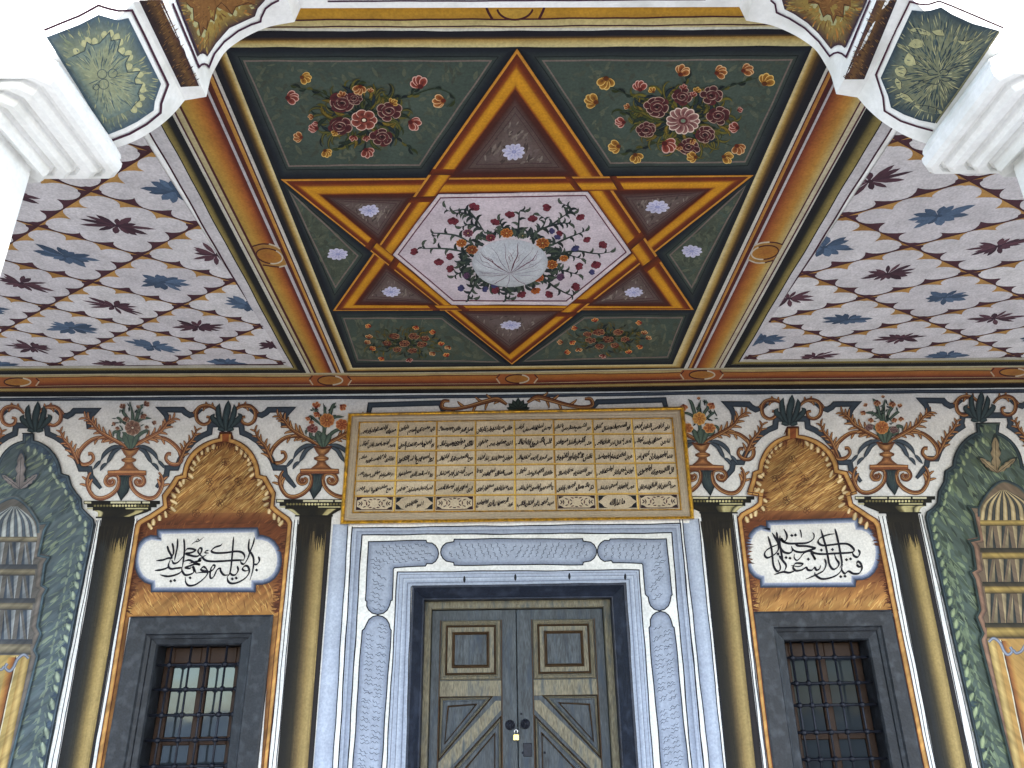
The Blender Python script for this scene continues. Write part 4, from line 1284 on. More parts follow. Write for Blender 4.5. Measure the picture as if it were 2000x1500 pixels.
def stem(s, pts, w, c, leaves=0, ll=10, lc=None):
    q = cr(pts, False, 8)
    s.B(pts, [w, w * .8, w * .4], c, n=8)
    for k in range(leaves):
        i = int((k + .7) / (leaves + .6) * (len(q) - 2)); a = math.degrees(math.atan2(q[i + 1][1] - q[i][1], q[i + 1][0] - q[i][0]))
        sd_ = 1 if k % 2 else -1
        s.leaf(q[i][0], q[i][1], a + sd_ * rnd.uniform(30, 55), ll * rnd.uniform(.8, 1.2), ll * .34, (lc or [c])[k % len(lc or [c])], None, bend=-sd_ * .7)

def curl(s, x, y, a, l, w, c, hand=1, hi=None):
    """acanthus-like curling leaf"""
    pts = []; b = R_(a); px_, py_ = x, y
    for k in range(9):
        pts.append((px_, py_))
        b += hand * (.03 + .05 * k)
        px_ += l / 8 * math.cos(b); py_ += l / 8 * math.sin(b)
    s.B(pts, [w * .3, w * .9, w * 1.1, w * .9, w * .6, w * .2], [c, hi or c, c] if hi else c, n=3)

def spray(s, cx, cy, n, r0, r1, cols, sq=.7, w=2.2, ll=14):
    for k in range(n):
        a = R_(k * 360 / n + rnd.uniform(-14, 14)); rr = rnd.uniform(r0, r1)
        e = (cx + rr * math.cos(a) * 1.25, cy + rr * math.sin(a) * sq)
        m_ = ((cx + e[0]) / 2 + rnd.uniform(-8, 8), (cy + e[1]) / 2 + rnd.uniform(-6, 6))
        stem(s, [(cx, cy), m_, e], w, cols[k % len(cols)], 4, ll, cols)
        if k % 2:
            curl(s, e[0], e[1], math.degrees(a), ll * 1.6, w * 1.6, cols[k % len(cols)], 1 if k % 4 == 1 else -1)

# ================================================================ the painted ceiling
ceiling = empty('painted_ceiling', (MIRX, 4, ZC), 'flat porch ceiling painted with a gold interlaced star, flower panels and scalloped cloud pattern', 'ceiling')
g = MB(); g.box((-8.3, 2.095, ZC), (8.3, WY + 4.3, ZC + .35))
g.build('ceiling_slab', WHITE, ceiling)
g = MB(); g.box((-8.3, .9, ZC + .36), (8.3, WY + 4.6, ZC + .6))
tag(g.build('roof', PLAIN, ceiling))

def xl(a, b, ya=420, yb=645): return ((a, ya), (b, yb))
# front bands between the beams
front = CS(.005)
def fr2(a, b): return [(300, a[0] + (a[0] - a[1]) * .16), (460, a[0]), (1000, (a[0] + a[1]) / 2), (1500, a[1]), (1700, a[1] - (a[0] - a[1]) * .2)] if b is None else None
def rowf(l, m, r): return [(435, l + .1), (460, l), (1000, m), (1500, r), (1585, r - .4)]
FR = {'edge': rowf(6, 5, 2), 'g0': rowf(17, 14, 9), 'g1': rowf(39.5, 37.5, 31.5), 'c1': rowf(52.5, 51.5, 47.5), 'w0': rowf(55.5, 55, 52), 'w1': rowf(61, 61, 57.5), 'd1': rowf(81, 77, 71.5), 'p': rowf(93, 93, 90.5)}
def fb(a, b, stops): front.G(FR[a], FR[b], stops, d=40)
fb('edge', 'g0', [(0, 'a8822e'), (1, 'a8822e')])
fb('g0', 'g1', [(0, 'a37a25'), (.5, 'ab842e'), (1, '9a7630')])
fb('g1', 'c1', [(0, 'a99a64'), (1, 'b3a67e')])
fb('c1', 'w0', [(0, 'b3a67e'), (1, 'b3a67e')])
fb('w0', 'w1', [(0, 'b9b6a6'), (1, 'c3c2b8')])
fb('w1', 'd1', [(0, '14141f'), (.6, '191720'), (.85, '4f3a1c'), (1, '8b7039')])
fb('d1', 'p', [(0, '94773f'), (.5, 'b0a16e'), (1, 'b8ae86')])
front.L(FR['g1'], 3.2, '42141f'); front.L(FR['c1'], 2.8, '3d1220'); front.L(FR['w1'], 1.5, '0d0d15'); front.L(FR['p'], 1.5, '0d0d15')
for k, rr in ((0, 35), (1, 53)):
    q = [(1006 + rr * math.cos(R_(a)), 14 + rr * .68 * math.sin(R_(a))) for a in range(10, 171, 10)]
    if k == 0:
        front.P(q, 'ab8a3c'); front.L(q, 4, '42141f', d=0)
    else:
        front.L([(948, 8), (954, 24), (962, 38)], 5, '42141f'); front.L([(1066, 6), (1060, 22), (1052, 37)], 5, '42141f')

# beams
rnd.seed(3)
def beam(xs, cols, y0, y1):
    """xs: boundary lines; cols: stops lists between consecutive lines"""
    s = CS(.004); s.sat = .92; s.mul = .9
    for (a, b, st) in cols:
        la, lb = xs[a], xs[b]
        s.G([vline(la, y0), vline(la, y1)], [vline(lb, y0), vline(lb, y1)], st, d=30)
    return s
LB = [xl(438, 555), xl(444.5, 562), xl(448, 565), xl(457, 571), xl(462, 576), xl(511, 611.5), xl(517, 618), xl(525, 623), xl(531.5, 628), xl(534.5, 630.5), xl(541, 637)]
RB = [xl(1594, 1466), xl(1577, 1453.5), xl(1573.5, 1448), xl(1570, 1445), xl(1561, 1437.5), xl(1558, 1435), xl(1506, 1396), xl(1501, 1391), xl(1492.5, 1385), xl(1486.5, 1380), xl(1484, 1378), xl(1477.5, 1371)]
gold_l = [(0, 'a08538'), (.25, 'ad8430'), (.5, 'a8701f'), (.75, '93501a'), (.9, '6a2a12'), (1, '551c10')]
gold_r = [(0, '6b2a12'), (.15, '86451a'), (.4, 'a0661f'), (.65, 'aa7c2c'), (.85, 'ac9150'), (1, 'a8976a')]
bL = beam(LB, [(0, 1, [(0, 'b4b1a2'), (1, 'bdb9b0')]), (1, 2, [(0, '4a1526'), (1, '4a1526')]), (2, 3, [(0, 'a89c74'), (1, 'b0a47e')]), (3, 4, [(0, '4f1820'), (1, '4f1820')]), (4, 5, gold_l),
               (5, 6, [(0, 'b2aeb0'), (1, 'a7a1a2')]), (6, 7, [(0, '4a1812'), (1, '5e2614')]), (7, 8, [(0, 'a8772c'), (1, 'b98a3a')]), (8, 9, [(0, '4f1524'), (1, '45121e')]), (9, 10, [(0, 'bdb8ae'), (1, 'b5b0a8')])], 60, 760)
bR = beam(RB, [(1, 2, [(0, 'bdbab0'), (1, 'b5b2a6')]), (2, 3, [(0, '4a1526'), (1, '4a1526')]), (3, 4, [(0, 'b0a78e'), (1, 'b7ac92')]), (4, 5, [(0, '4f1824'), (1, '4f1824')]), (5, 6, [(1 - t, c) for t, c in gold_r[::-1]]),
               (6, 7, [(0, 'b2aeae'), (1, 'aaa4a4')]), (7, 8, [(0, '4a1812'), (1, '56201a')]), (8, 9, [(0, 'ae7e34'), (1, '9c6a26')]), (9, 10, [(0, '4f1524'), (1, '45121e')]), (10, 11, [(0, 'b8b4aa'), (1, 'c0bcb2')])], 60, 760)
def oval(s, cx, cy, rx, ry, flip, rot=0, cm='4a1818', ch='b7ac98', fill=('a0701f', '97601f'), caps=True):
    def el(a, kx=1, ky=1):
        x, y = rx * kx * math.cos(R_(a)) * flip, ry * ky * math.sin(R_(a))
        return (cx + x * math.cos(rot) - y * math.sin(rot), cy + x * math.sin(rot) + y * math.cos(rot))
    s.E(cx, cy, rx, ry, fill[0], 24, fill[1], rot)
    s.L([el(a) for a in range(80, 301, 12)], 2.6, cm, d=0, wob=.2)
    s.L([el(a) for a in range(-66, 84, 12)], 2.6, ch, d=0, wob=.2)
# masks over the long gold field at the ovals: short cross pieces
for s, cx, cy, rx, ry, f, rt, lx, hx2 in ((bL, 526, 500, 26, 14, 1, .22, (494, 481), (546, 485)), (bR, 1494, 493, 26.5, 13, -1, -.16, (1528, 478), (1474, 478))):
    # clear a window in the field
    if f > 0:
        win = [(490, 476), (545, 484), (556, 518), (516, 516)]
        cap1 = [(493, 481), (510, 476.5), (525, 477), (538, 481), (547, 486)]; cap2 = [(513, 518), (530, 520), (545, 521), (560, 517)]
    else:
        win = [(1476, 479), (1530, 477), (1508, 511), (1461, 509)]
        cap1 = [(1474, 479), (1488, 474), (1503, 472.5), (1517, 474), (1529, 478)]; cap2 = [(1461, 507), (1477, 513), (1494, 513), (1510, 509)]
    s.P([p for p in cap1] + [p for p in cap2[::-1]], '9a7434')
    s.F([p for p in cap1] + [p for p in cap2[::-1]], '9a7434', '9c6622', (cx, cy), smooth=False)
    oval(s, cx, cy, rx, ry, f, rt)
    for cp in (cap1, cap2):
        h = len(cp) // 2
        s.L(cp[:h + 1], 2.6, '4a1818' if f > 0 else 'b3a896', smooth=True); s.L(cp[h:], 2.6, 'b7ac98' if f > 0 else '4a1818', smooth=True)

# frame rings of the middle panel
def ringpaint(s, lo, li, ro, ri, to, ti, bo, bi, stops, sides='tlbr'):
    TLo, TLi = isect(*lo, *to), isect(*li, *ti); TRo, TRi = isect(*ro, *to), isect(*ri, *ti)
    BLo, BLi = isect(*lo, *bo), isect(*li, *bi); BRo, BRi = isect(*ro, *bo), isect(*ri, *bi)
    for k, (a, b, c, d) in {'l': (TLo, BLo, TLi, BLi), 'b': (BLo, BRo, BLi, BRi), 'r': (TRo, BRo, TRi, BRi), 't': (TLo, TRo, TLi, TRi)}.items():
        if k in sides:
            s.G([a, b], [c, d], stops, d=40)
    return TLi, TRi, BRi, BLi
midf = CS(.005)
L_mn, L_no, L_op = xl(541, 637), xl(558, 648), xl(569, 659)
R_mn, R_no, R_op = xl(1477.5, 1371), xl(1456, 1359), xl(1442, 1343)
T_no, T_op, T_mn = ((460, 81), (1500, 71.5)), ((460, 93), (1500, 90.5)), ((460, 61), (1500, 57.5))
B_op, B_no, B_mn = ((686, 718.5), (1315, 711.5)), ((680, 724), (1325, 717.5)), ((678, 728.7), (1330, 720.7))
ringpaint(midf, L_mn, L_no, R_mn, R_no, T_mn, T_no, B_mn, B_no, [(0, '12121a'), (.5, '1b1920'), (.8, '4a371c'), (1, '7d6434')], 'lbr')
PTL, PTR, PBR, PBL = ringpaint(midf, L_no, L_op, R_no, R_op, T_no, T_op, B_no, B_op, [(0, '876a35'), (.4, 'a68f58'), (.8, 'bdb08a'), (1, 'b3a67e')], 'lbr')

back_ = CS(.0042); back_.P([PTL, PTR, PBR, PBL], '151b22')
star_base = back_
# rear band
rear = CS(.006); rear.sat = .9; rear.mul = .9
hb(rear, rD, rE, [(0, 'aca284'), (.3, 'b3aa8c'), (.36, '6a3a24'), (.44, 'ab9a6c'), (.9, 'a5925c'), (1, '7a4a20')])
hb(rear, rE, rF, [(0, '8f5a20'), (.12, 'a0681f'), (.45, '9c5c1c'), (.8, '7c3a16'), (1, '5a2012')])
hb(rear, rF, rG, [(0, 'a5906c'), (.22, 'a0886a'), (.3, '4a1414'), (1, '521a14')])
hb(rear, rG, rH, [(0, '7d5520'), (.25, '9a8448'), (.5, 'a3925c'), (.75, '8a7038'), (1, '4c3016')])
hb(rear, rH, shift(rI, 3), [(0, '2a1a12'), (.25, '0b090c'), (1, '0b090c')])
rear.L(rE, 1.4, '5a2414')
for (cx, cy, rx, ry) in ((645, 743, 24, 9), (1010, 740, 23, 8.5), (1371, 732, 25, 8.5), (34, 746, 26, 8), (1978, 727, 26, 8)):
    rear.F([(cx - rx - 14, cy - ry - 1), (cx + rx + 12, cy - ry - 1), (cx + rx + 18, cy), (cx + rx + 12, cy + ry + 1), (cx - rx - 14, cy + ry + 1), (cx - rx - 18, cy)], '97541c', '94591f', (cx, cy), smooth=False)
    oval(rear, cx, cy, rx, ry, 1, 0)
    for sg in (-1, 1):
        rear.L([(cx + sg * (rx + 10), cy - ry), (cx + sg * (rx + 17), cy - 1)], 2.4, '4a1818'); rear.L([(cx + sg * (rx + 17), cy - 1), (cx + sg * (rx + 10), cy + ry)], 2.4, 'b3a48c')

# ---------------------------------------------------------------- interlaced star
U = [(1010, 95), (650, 607), (1355, 605)]; D = [(548, 350), (1472, 342), (1000, 712)]
HXG = [(855.7, 377.7), (1148, 373), (1235, 494), (1109, 597), (882, 596), (766, 498)]      # TL TR R BR BL L
sides = {'UL': (U[0], U[1], HXG[0], HXG[5]), 'UR': (U[0], U[2], HXG[1], HXG[2]), 'UB': (U[1], U[2], HXG[4], HXG[3]),
         'DT': (D[0], D[1], HXG[0], HXG[1]), 'DL': (D[0], D[2], HXG[5], HXG[4]), 'DR': (D[1], D[2], HXG[2], HXG[3])}
def innertri(tr):
    ln = {'U': ('UL', 'UR', 'UB'), 'D': ('DT', 'DL', 'DR')}[tr]
    g_ = lambda k: (sides[k][2], sides[k][3])
    if tr == 'U':
        return [isect(*g_('UL'), *g_('UR')), isect(*g_('UL'), *g_('UB')), isect(*g_('UR'), *g_('UB'))]
    return [isect(*g_('DT'), *g_('DL')), isect(*g_('DT'), *g_('DR')), isect(*g_('DL'), *g_('DR'))]
UI, DI = innertri('U'), innertri('D')
quad = {'UL': (U[0], U[1], UI[0], UI[1]), 'UR': (U[0], U[2], UI[0], UI[2]), 'UB': (U[1], U[2], UI[1], UI[2]),
        'DT': (D[0], D[1], DI[0], DI[1]), 'DL': (D[0], D[2], DI[0], DI[2]), 'DR': (D[1], D[2], DI[1], DI[2])}
star = CS(.008)
star_stops = [(0, 'a8752a'), (.1, 'b98636'), (.13, '5a2408'), (.3, '66290a'), (.42, '80460f'), (.5, 'a8761c'), (.6, 'b8861e'), (.86, 'ad7b1a'), (.93, '8a4e12'), (1, '4a1a0a')]
for k in ('UL', 'UR', 'UB', 'DT', 'DL', 'DR'):
    a, b, c, d = quad[k]
    star.G([a, b], [c, d], star_stops, d=24)
for k, t0, t1 in (('UL', .34, .66), ('DL', .17, .5), ('UB', .16, .5), ('DR', .5, .83), ('UR', .5, .83), ('DT', .5, .86)):
    pass
over = {'UL': 'DT', 'DL': 'UL', 'UB': 'DL', 'DR': 'UB', 'UR': 'DR', 'DT': 'UR'}
for k, un in over.items():
    a, b, c, d = quad[k]; ua, ub, uc, ud = quad[un]
    o1, o2 = isect(a, b, ua, ub), isect(a, b, uc, ud)          # on the outer edge
    n1, n2 = isect(c, d, ua, ub), isect(c, d, uc, ud)          # on the inner edge
    def par(p, q0, q1): return ((p[0] - q0[0]) * (q1[0] - q0[0]) + (p[1] - q0[1]) * (q1[1] - q0[1])) / ((q1[0] - q0[0]) ** 2 + (q1[1] - q0[1]) ** 2)
    to = sorted([par(o1, a, b), par(o2, a, b)]); tn = sorted([par(n1, c, d), par(n2, c, d)])
    e = .012
    A = [lerp(a, b, to[0] - e), lerp(a, b, to[1] + e)]; B_ = [lerp(c, d, tn[0] - e), lerp(c, d, tn[1] + e)]
    # painted shadow of the band that passes over
    for (p, q, dirn) in ((A[0], B_[0], -1), (A[1], B_[1], 1)):
        v = np.array(b) - np.array(a); v = v / np.linalg.norm(v) * 14 * dirn
        star.G([p, q], [tuple(np.array(p) + v), tuple(np.array(q) + v)], [(0, '4a1c08'), (1, '6e320c')], d=8)
    star.G(A, B_, star_stops, d=12)

# the grey points of the star
def star_point(v, wgt):
    s = CS(.006)
    s.P(v, '4a2016')
    n = 14 * wgt
    cen = (sum(p[0] for p in v) / 3, sum(p[1] for p in v) / 3)
    i1, i2, i3 = inset(v, n * .55), inset(v, n * 1.05), inset(v, n * 1.5)
    for k in range(3):
        s.G([v[k], v[(k + 1) % 3]], [i2[k], i2[(k + 1) % 3]], [(0, '4f200e'), (.5, '44201a'), (1, '54423c')], d=14)
    s.F(i2, '54443f', '6c605d', cen, smooth=False)
    s.L(i2, 1.3, '3d2024', closed=True); s.L(i3, 1.0, '47292e', closed=True)
    ins = inpoly(i3)
    xs_, ys_ = [p[0] for p in i3], [p[1] for p in i3]
    mottle(s, ins, int(90 * wgt), ['564a46', '645853', '72675f', '483c38', '7a7068'], -60, 16 * wgt, 5 * wgt, (min(xs_), min(ys_), max(xs_), max(ys_)), 50)
    return s, cen
def white_flower(s, x, y, rx, ry, n=10, c='b9b6c4'):
    for k in range(n):
        a = k * 360 / n + 9
        petal(s, x, y, a, rx * rnd.uniform(.9, 1.1), rx * .5, c, '9c9bb6', None, 1, ry / rx)
    for k in range(n):
        a = R_(k * 360 / n + 9)
        s.L([(x + rx * .25 * math.cos(a), y + ry * .25 * math.sin(a)), (x + rx * .6 * math.cos(a), y + ry * .6 * math.sin(a))], .8, '8b8db0', d=0, wob=0)
    s.E(x, y, rx * .22, ry * .22, '8486a8', 10, '9a9ab8')
ij = lambda a, b: isect(*[sides[a][0], sides[a][1]], *[sides[b][2], sides[b][3]])
pts6 = [  # triangles inside the six tips: inner tip and the two crossings with the other triangle's outer edge
    ([UI[0], isect(UI[0], UI[1], D[0], D[1]), isect(UI[0], UI[2], D[0], D[1])], 1.25, (1004, 296), 22, 17),
    ([DI[0], isect(DI[0], DI[1], U[0], U[1]), isect(DI[0], DI[2], U[0], U[1])], .9, (722, 411), 20, 12),
    ([DI[1], isect(DI[1], DI[0], U[0], U[2]), isect(DI[1], DI[2], U[0], U[2])], .9, (1284, 404), 24, 13),
    ([UI[1], isect(UI[1], UI[0], D[0], D[2]), isect(UI[1], UI[2], D[0], D[2])], .75, (764, 570), 18, 10),
    ([UI[2], isect(UI[2], UI[0], D[1], D[2]), isect(UI[2], UI[1], D[1], D[2])], .75, (1238, 571), 18, 10),
    ([DI[2], isect(DI[2], DI[0], U[1], U[2]), isect(DI[2], DI[1], U[1], U[2])], .75, (998, 635), 20, 9)]
points = []
for v, wg, c, rx, ry in pts6:
    s, _ = star_point(v, wg)
    white_flower(s, c[0], c[1], rx, ry)
    points.append(s)

# ---------------------------------------------------------------- green flower panels
def green_panel(poly, edge, line, pink, lw):
    s = CS(.006)
    n = len(poly)
    cen = (sum(p[0] for p in poly) / n, sum(p[1] for p in poly) / n)
    s.P(poly, '39453f')
    i1, i2 = inset(poly, edge), inset(poly, line)
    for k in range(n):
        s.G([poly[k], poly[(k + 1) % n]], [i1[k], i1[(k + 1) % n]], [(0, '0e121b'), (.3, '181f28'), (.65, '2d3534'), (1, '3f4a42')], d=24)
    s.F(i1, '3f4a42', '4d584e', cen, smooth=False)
    ins = inpoly(i1)
    xs_, ys_ = [p[0] for p in i1], [p[1] for p in i1]
    mottle(s, ins, 260, ['474d41', '505648', '41473c', '575c4c', '4a5044'], 20, 24, 9, (min(xs_), min(ys_), max(xs_), max(ys_)), 90)
    s.L(i2, lw, '11161b', closed=True, wob=.5)
    s.L(inset(poly, pink), lw * 1.9, '6f635c', closed=True, wob=.5)
    return s
xUL = isect(U[0], U[1], D[0], D[1]); xUR = isect(U[0], U[2], D[0], D[1])
xL = isect(D[0], D[2], U[0], U[1]); xR = isect(D[1], D[2], U[0], U[2])
xBL = isect(D[0], D[2], U[1], U[2]); xBR = isect(D[1], D[2], U[1], U[2])
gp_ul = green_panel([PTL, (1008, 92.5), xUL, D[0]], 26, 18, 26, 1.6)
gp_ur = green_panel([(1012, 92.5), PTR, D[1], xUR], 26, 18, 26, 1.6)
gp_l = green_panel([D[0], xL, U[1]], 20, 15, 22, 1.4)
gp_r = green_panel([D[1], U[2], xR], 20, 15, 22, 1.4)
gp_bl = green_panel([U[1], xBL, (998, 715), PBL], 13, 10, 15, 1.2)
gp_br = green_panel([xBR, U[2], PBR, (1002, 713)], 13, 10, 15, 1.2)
white_flower(gp_l, 660, 496, 21, 12); white_flower(gp_r, 1351, 490, 21, 12)
rnd.seed(41)
GRN = ['1a2420', '343c1c', '141f22', '54501f', '222f26']
YEL = ('a07428', '5a3010', 'c9aa68'); RED = ('8a4434', '4f1818', 'c09c90'); ORG = ('98602c', '5a2410', 'c4a47c')
s = gp_ul
spray(s, 708, 225, 18, 40, 92, GRN, .62, 2.6, 16)
for p in ([(660, 200), (625, 178), (590, 172), (572, 166)], [(700, 230), (740, 190), (790, 190), (850, 172), (888, 190), (872, 208)], [(720, 250), (690, 280), (650, 290)], [(740, 250), (790, 280), (808, 296)], [(680, 190), (690, 170), (706, 162)], [(750, 200), (800, 185), (818, 165)]):
    stem(s, p, 2.6, '2f3a24', 7, 15, GRN)
for k in range(64):
    a = rnd.uniform(0, 360); rr = rnd.uniform(.5, 1.35); curl(s, 708 + 62 * rr * math.cos(R_(a)), 228 + 34 * rr * math.sin(R_(a)), a, rnd.uniform(22, 40), 5.5, GRN[k % 5], 1 if k % 2 else -1, '5e5a2a')
def leafmass(s, cx, cy, n, rx, ry, l0, l1, w_):
    for k in range(n):
        a = rnd.uniform(0, 360); rr = rnd.uniform(.45, 1.15)
        x, y = cx + rx * rr * math.cos(R_(a)), cy + ry * rr * math.sin(R_(a))
        d = a + rnd.uniform(-45, 45); l = rnd.uniform(l0, l1); h = 1 if k % 2 else -1
        dk, lt_ = [('131c1a', '2c3a28'), ('2a2c12', '6a6024'), ('101a1e', '24343a'), ('1e2814', '4e5226'), ('33300f', '7d6a26')][k % 5]
        b = R_(d); pts = []; px_, py_ = x, y
        for j in range(6):
            pts.append((px_, py_)); px_ += l / 5 * math.cos(b); py_ += l / 5 * .8 * math.sin(b); b += h * .28
        s.B(pts, [w_ * .2, w_ * .9, w_, w_ * .7, w_ * .15], [dk, lt_, dk], n=3)
        for j in (2, 3, 4):
            q = pts[j]; e = math.degrees(b) - h * 40
            s.leaf(q[0], q[1], e, l * .22, w_ * .4, dk, lt_)
leafmass(gp_ul, 708, 228, 60, 66, 38, 20, 38, 8)
for (x, y, r) in ((668, 199, 21), (663, 245, 19), (760, 215, 19), (746, 266, 18), (692, 190, 12)):
    rose(s, x, y, r * 1.16)
daisy(s, 711, 233, 25, 7, ('8a4a3c', '4d1f1c', 'c9ada0'), 'd0c4ac', .8, .8)
for (x, y, r, a, c) in ((588, 150, 13, 20, YEL), (560, 190, 15, 0, RED), (704, 165, 13, 100, ORG), (822, 170, 17, -110, RED), (868, 195, 15, 170, ORG), (800, 236, 15, 30, RED), (714, 290, 13, 60, RED), (620, 250, 11, 190, RED), (590, 268, 11, 180, ORG), (634, 292, 11, 60, YEL)):
    tulip(s, x, y, r * 1.12, a, c, n=4)
for k in range(9):
    a = rnd.uniform(0, 360); tulip(s, 708 + rnd.uniform(70, 110) * math.cos(R_(a)), 226 + rnd.uniform(34, 56) * math.sin(R_(a)), rnd.uniform(6, 9), a, (YEL, RED, ORG)[k % 3])
s = gp_ur
spray(s, 1330, 230, 20, 40, 98, GRN, .62, 2.6, 16)
for p in ([(1290, 205), (1240, 190), (1190, 168)], [(1300, 220), (1250, 230), (1210, 215)], [(1380, 190), (1420, 170), (1480, 150)], [(1330, 190), (1340, 160), (1345, 140)], [(1400, 240), (1440, 250)], [(1300, 270), (1250, 290), (1215, 300)], [(1390, 270), (1430, 285)]):
    stem(s, p, 2.6, '2f3a24', 7, 15, GRN)
for k in range(70):
    a = rnd.uniform(0, 360); rr = rnd.uniform(.5, 1.4); curl(s, 1333 + 68 * rr * math.cos(R_(a)), 232 + 40 * rr * math.sin(R_(a)), a, rnd.uniform(24, 42), 5.5, GRN[k % 5], 1 if k % 2 else -1, '6a6224')
leafmass(gp_ur, 1333, 232, 66, 74, 42, 20, 40, 8)
for (x, y, r) in ((1283, 207, 20), (1332, 187, 17), (1390, 185, 18), (1402, 224, 18), (1262, 252, 16), (1376, 262, 17), (1345, 285, 17)):
    rose(s, x, y, r * 1.16)
daisy(s, 1334, 234, 32, 13, ('8f6a64', '5a2a2e', 'cbb8aa'), '6f7a68', .8, .5)
for (x, y, r, a, c) in ((1184, 150, 17, 100, YEL), (1166, 200, 16, 200, YEL), (1250, 176, 14, -90, RED), (1328, 146, 15, -60, ORG), (1398, 142, 14, -10, ORG), (1450, 138, 14, -10, ORG), (1492, 165, 16, -60, YEL), (1220, 238, 12, 180, RED), (1296, 278, 17, 30, RED), (1210, 285, 14, 170, YEL), (1240, 300, 13, 70, YEL), (1442, 248, 12, 180, RED), (1438, 283, 14, 60, ORG), (1412, 305, 13, 20, YEL), (1360, 305, 12, 180, YEL)):
    tulip(s, x, y, r * 1.12, a, c, n=4)
for k in range(9):
    a = rnd.uniform(0, 360); tulip(s, 1333 + rnd.uniform(80, 118) * math.cos(R_(a)), 230 + rnd.uniform(38, 60) * math.sin(R_(a)), rnd.uniform(6, 9), a, (YEL, RED, ORG)[k % 3])
for s, cx, cy, sg in ((gp_bl, 790, 668, 1), (gp_br, 1187, 660, -1)):
    spray(s, cx, cy, 16, 26, 66, GRN, .38, 1.6, 9)
    for k in range(40):
        a = rnd.uniform(0, 360); rr = rnd.random() ** .5
        curl(s, cx + 75 * rr * math.cos(R_(a)), cy + 24 * rr * math.sin(R_(a)), a, rnd.uniform(10, 18), 2.6, GRN[k % 5], 1 if k % 2 else -1, '5f5230')
    leafmass(s, cx, cy, 44, 62, 24, 8, 17, 3.4)
    for (dx, dy, r) in ((-20, -12, 9), (18, -12, 10), (-34, 2, 8), (34, 4, 9), (0, 2, 10), (-14, 14, 8), (16, 16, 8), (40, -8, 8)):
        rose(s, cx + dx * sg, cy + dy, r, ('431410', '6e3626', 'a5805f'), .6)
    for (dx, dy) in ((-66, -30), (24, -32), (60, -20), (-70, -8), (-66, 14), (72, 6), (58, 20), (88, 8), (-42, 30), (8, 32), (84, 28), (-76, 2)):
        tulip(s, cx + dx * sg, cy + dy, 7.5, rnd.uniform(0, 360), (('a84a24', '6b1a10', 'c8a060'), ORG, RED)[int(abs(dx)) % 3], .65)

# ---------------------------------------------------------------- medallion
med = CS(.006)
med.P(HXG, 'b8aeb1')
med.F(inset(HXG, 1), 'b6abb0', 'c0b6b8', (1000, 490), smooth=False)
med.L(HXG, 2.2, '2f0c10', closed=True)
med.L([HXG[0], HXG[1]], 3, '3a0e18')
med.L(inset(HXG, 9), 2.3, '57142c', closed=True, wob=.2)
med.L(inset(HXG, 5), 3.5, 'c2b6b4', closed=True, wob=.1)
rnd.seed(9)
LF = ['1f2a2c', '2b3630', '3a4540', '15201f', '4d5748']
MAR = ('7a3440', '4a1420', '5a1a28'); PUR = ('6a4a60', '3d2440', '40284a'); ORA = ('a8622a', '6b2a12', '8a4a1c'); BLU = ('4a4a70', '2a2a4a', '33335a')
def zc(x, y): return (740 + x * .26, 360 + y * .26)
for a in [k * 4.1 for k in range(88)]:
    rr_ = rnd.uniform(.92, 1.2)
    x, y = 996 + 80 * rr_ * math.cos(R_(a)), 508 + 50 * rr_ * math.sin(R_(a))
    med.leaf(x - 6 * math.cos(R_(a)), y - 6 * math.sin(R_(a)), a + rnd.uniform(-40, 40), rnd.uniform(14, 24), 7, LF[int(a) % 5], LF[int(a + 2) % 5], bend=rnd.uniform(-.6, .6))
for p in ([(800, 370), (720, 250), (650, 190), (530, 200), (490, 160)], [(720, 250), (640, 215), (560, 215)], [(770, 330), (690, 300), (590, 330)], [(690, 440), (600, 390), (490, 370), (400, 370), (420, 410)], [(690, 520), (560, 490), (440, 480), (330, 480), (330, 455)],
          [(1040, 400), (1050, 300), (1060, 200), (1110, 200)], [(1110, 390), (1200, 350), (1250, 270), (1190, 220)], [(1150, 370), (1300, 300), (1400, 230), (1490, 210)], [(1400, 230), (1440, 180), (1350, 130)], [(1260, 320), (1380, 290), (1450, 300)],
          [(1270, 470), (1400, 410), (1500, 370), (1570, 340)], [(1280, 520), (1420, 530), (1560, 570)], [(1300, 530), (1480, 500), (1640, 520), (1780, 500)], [(1270, 620), (1400, 650), (1540, 690)], [(1240, 700), (1320, 770), (1440, 830), (1480, 810)],
          [(980, 750), (970, 800), (950, 850), (1000, 860)], [(740, 720), (700, 790), (670, 850), (730, 860)], [(700, 640), (620, 660), (540, 700)], [(700, 580), (620, 570), (600, 610)], [(960, 380), (920, 300), (900, 260)], [(800, 720), (850, 760)]):
    q = [zc(*t) for t in p]
    qq = cr(q, False, 8)
    for k_ in range(7):
        i_ = int((k_ + .7) / 8 * (len(qq) - 2)); an = math.degrees(math.atan2(qq[i_ + 1][1] - qq[i_][1], qq[i_ + 1][0] - qq[i_][0]))
        sd_ = 1 if k_ % 2 else -1; h_ = 1.2 - .6 * k_ / 7
        b_ = R_(an + sd_ * 32); x_, y_ = qq[i_]; pp = []
        for j_ in range(6):
            pp.append((x_, y_)); x_ += 3.4 * h_ * math.cos(b_); y_ += 3.0 * h_ * math.sin(b_); b_ += sd_ * .34
        med.B(pp, [2, 5.5 * h_, 5 * h_, 3.4 * h_, .8], [LF[k_ % 5], LF[(k_ + 2) % 5], LF[k_ % 5]], n=3)
    med.B(qq, [2, 4, 3, 1.6, .8], LF[len(p) % 3], smooth=False)
    e = q[-1]; e0 = q[-2]
    curl(med, e0[0] * .3 + e[0] * .7, e0[1] * .3 + e[1] * .7, math.degrees(math.atan2(e[1] - e0[1], e[0] - e0[0])), 15, 5.5, LF[1], 1 if len(p) % 2 else -1, LF[4])
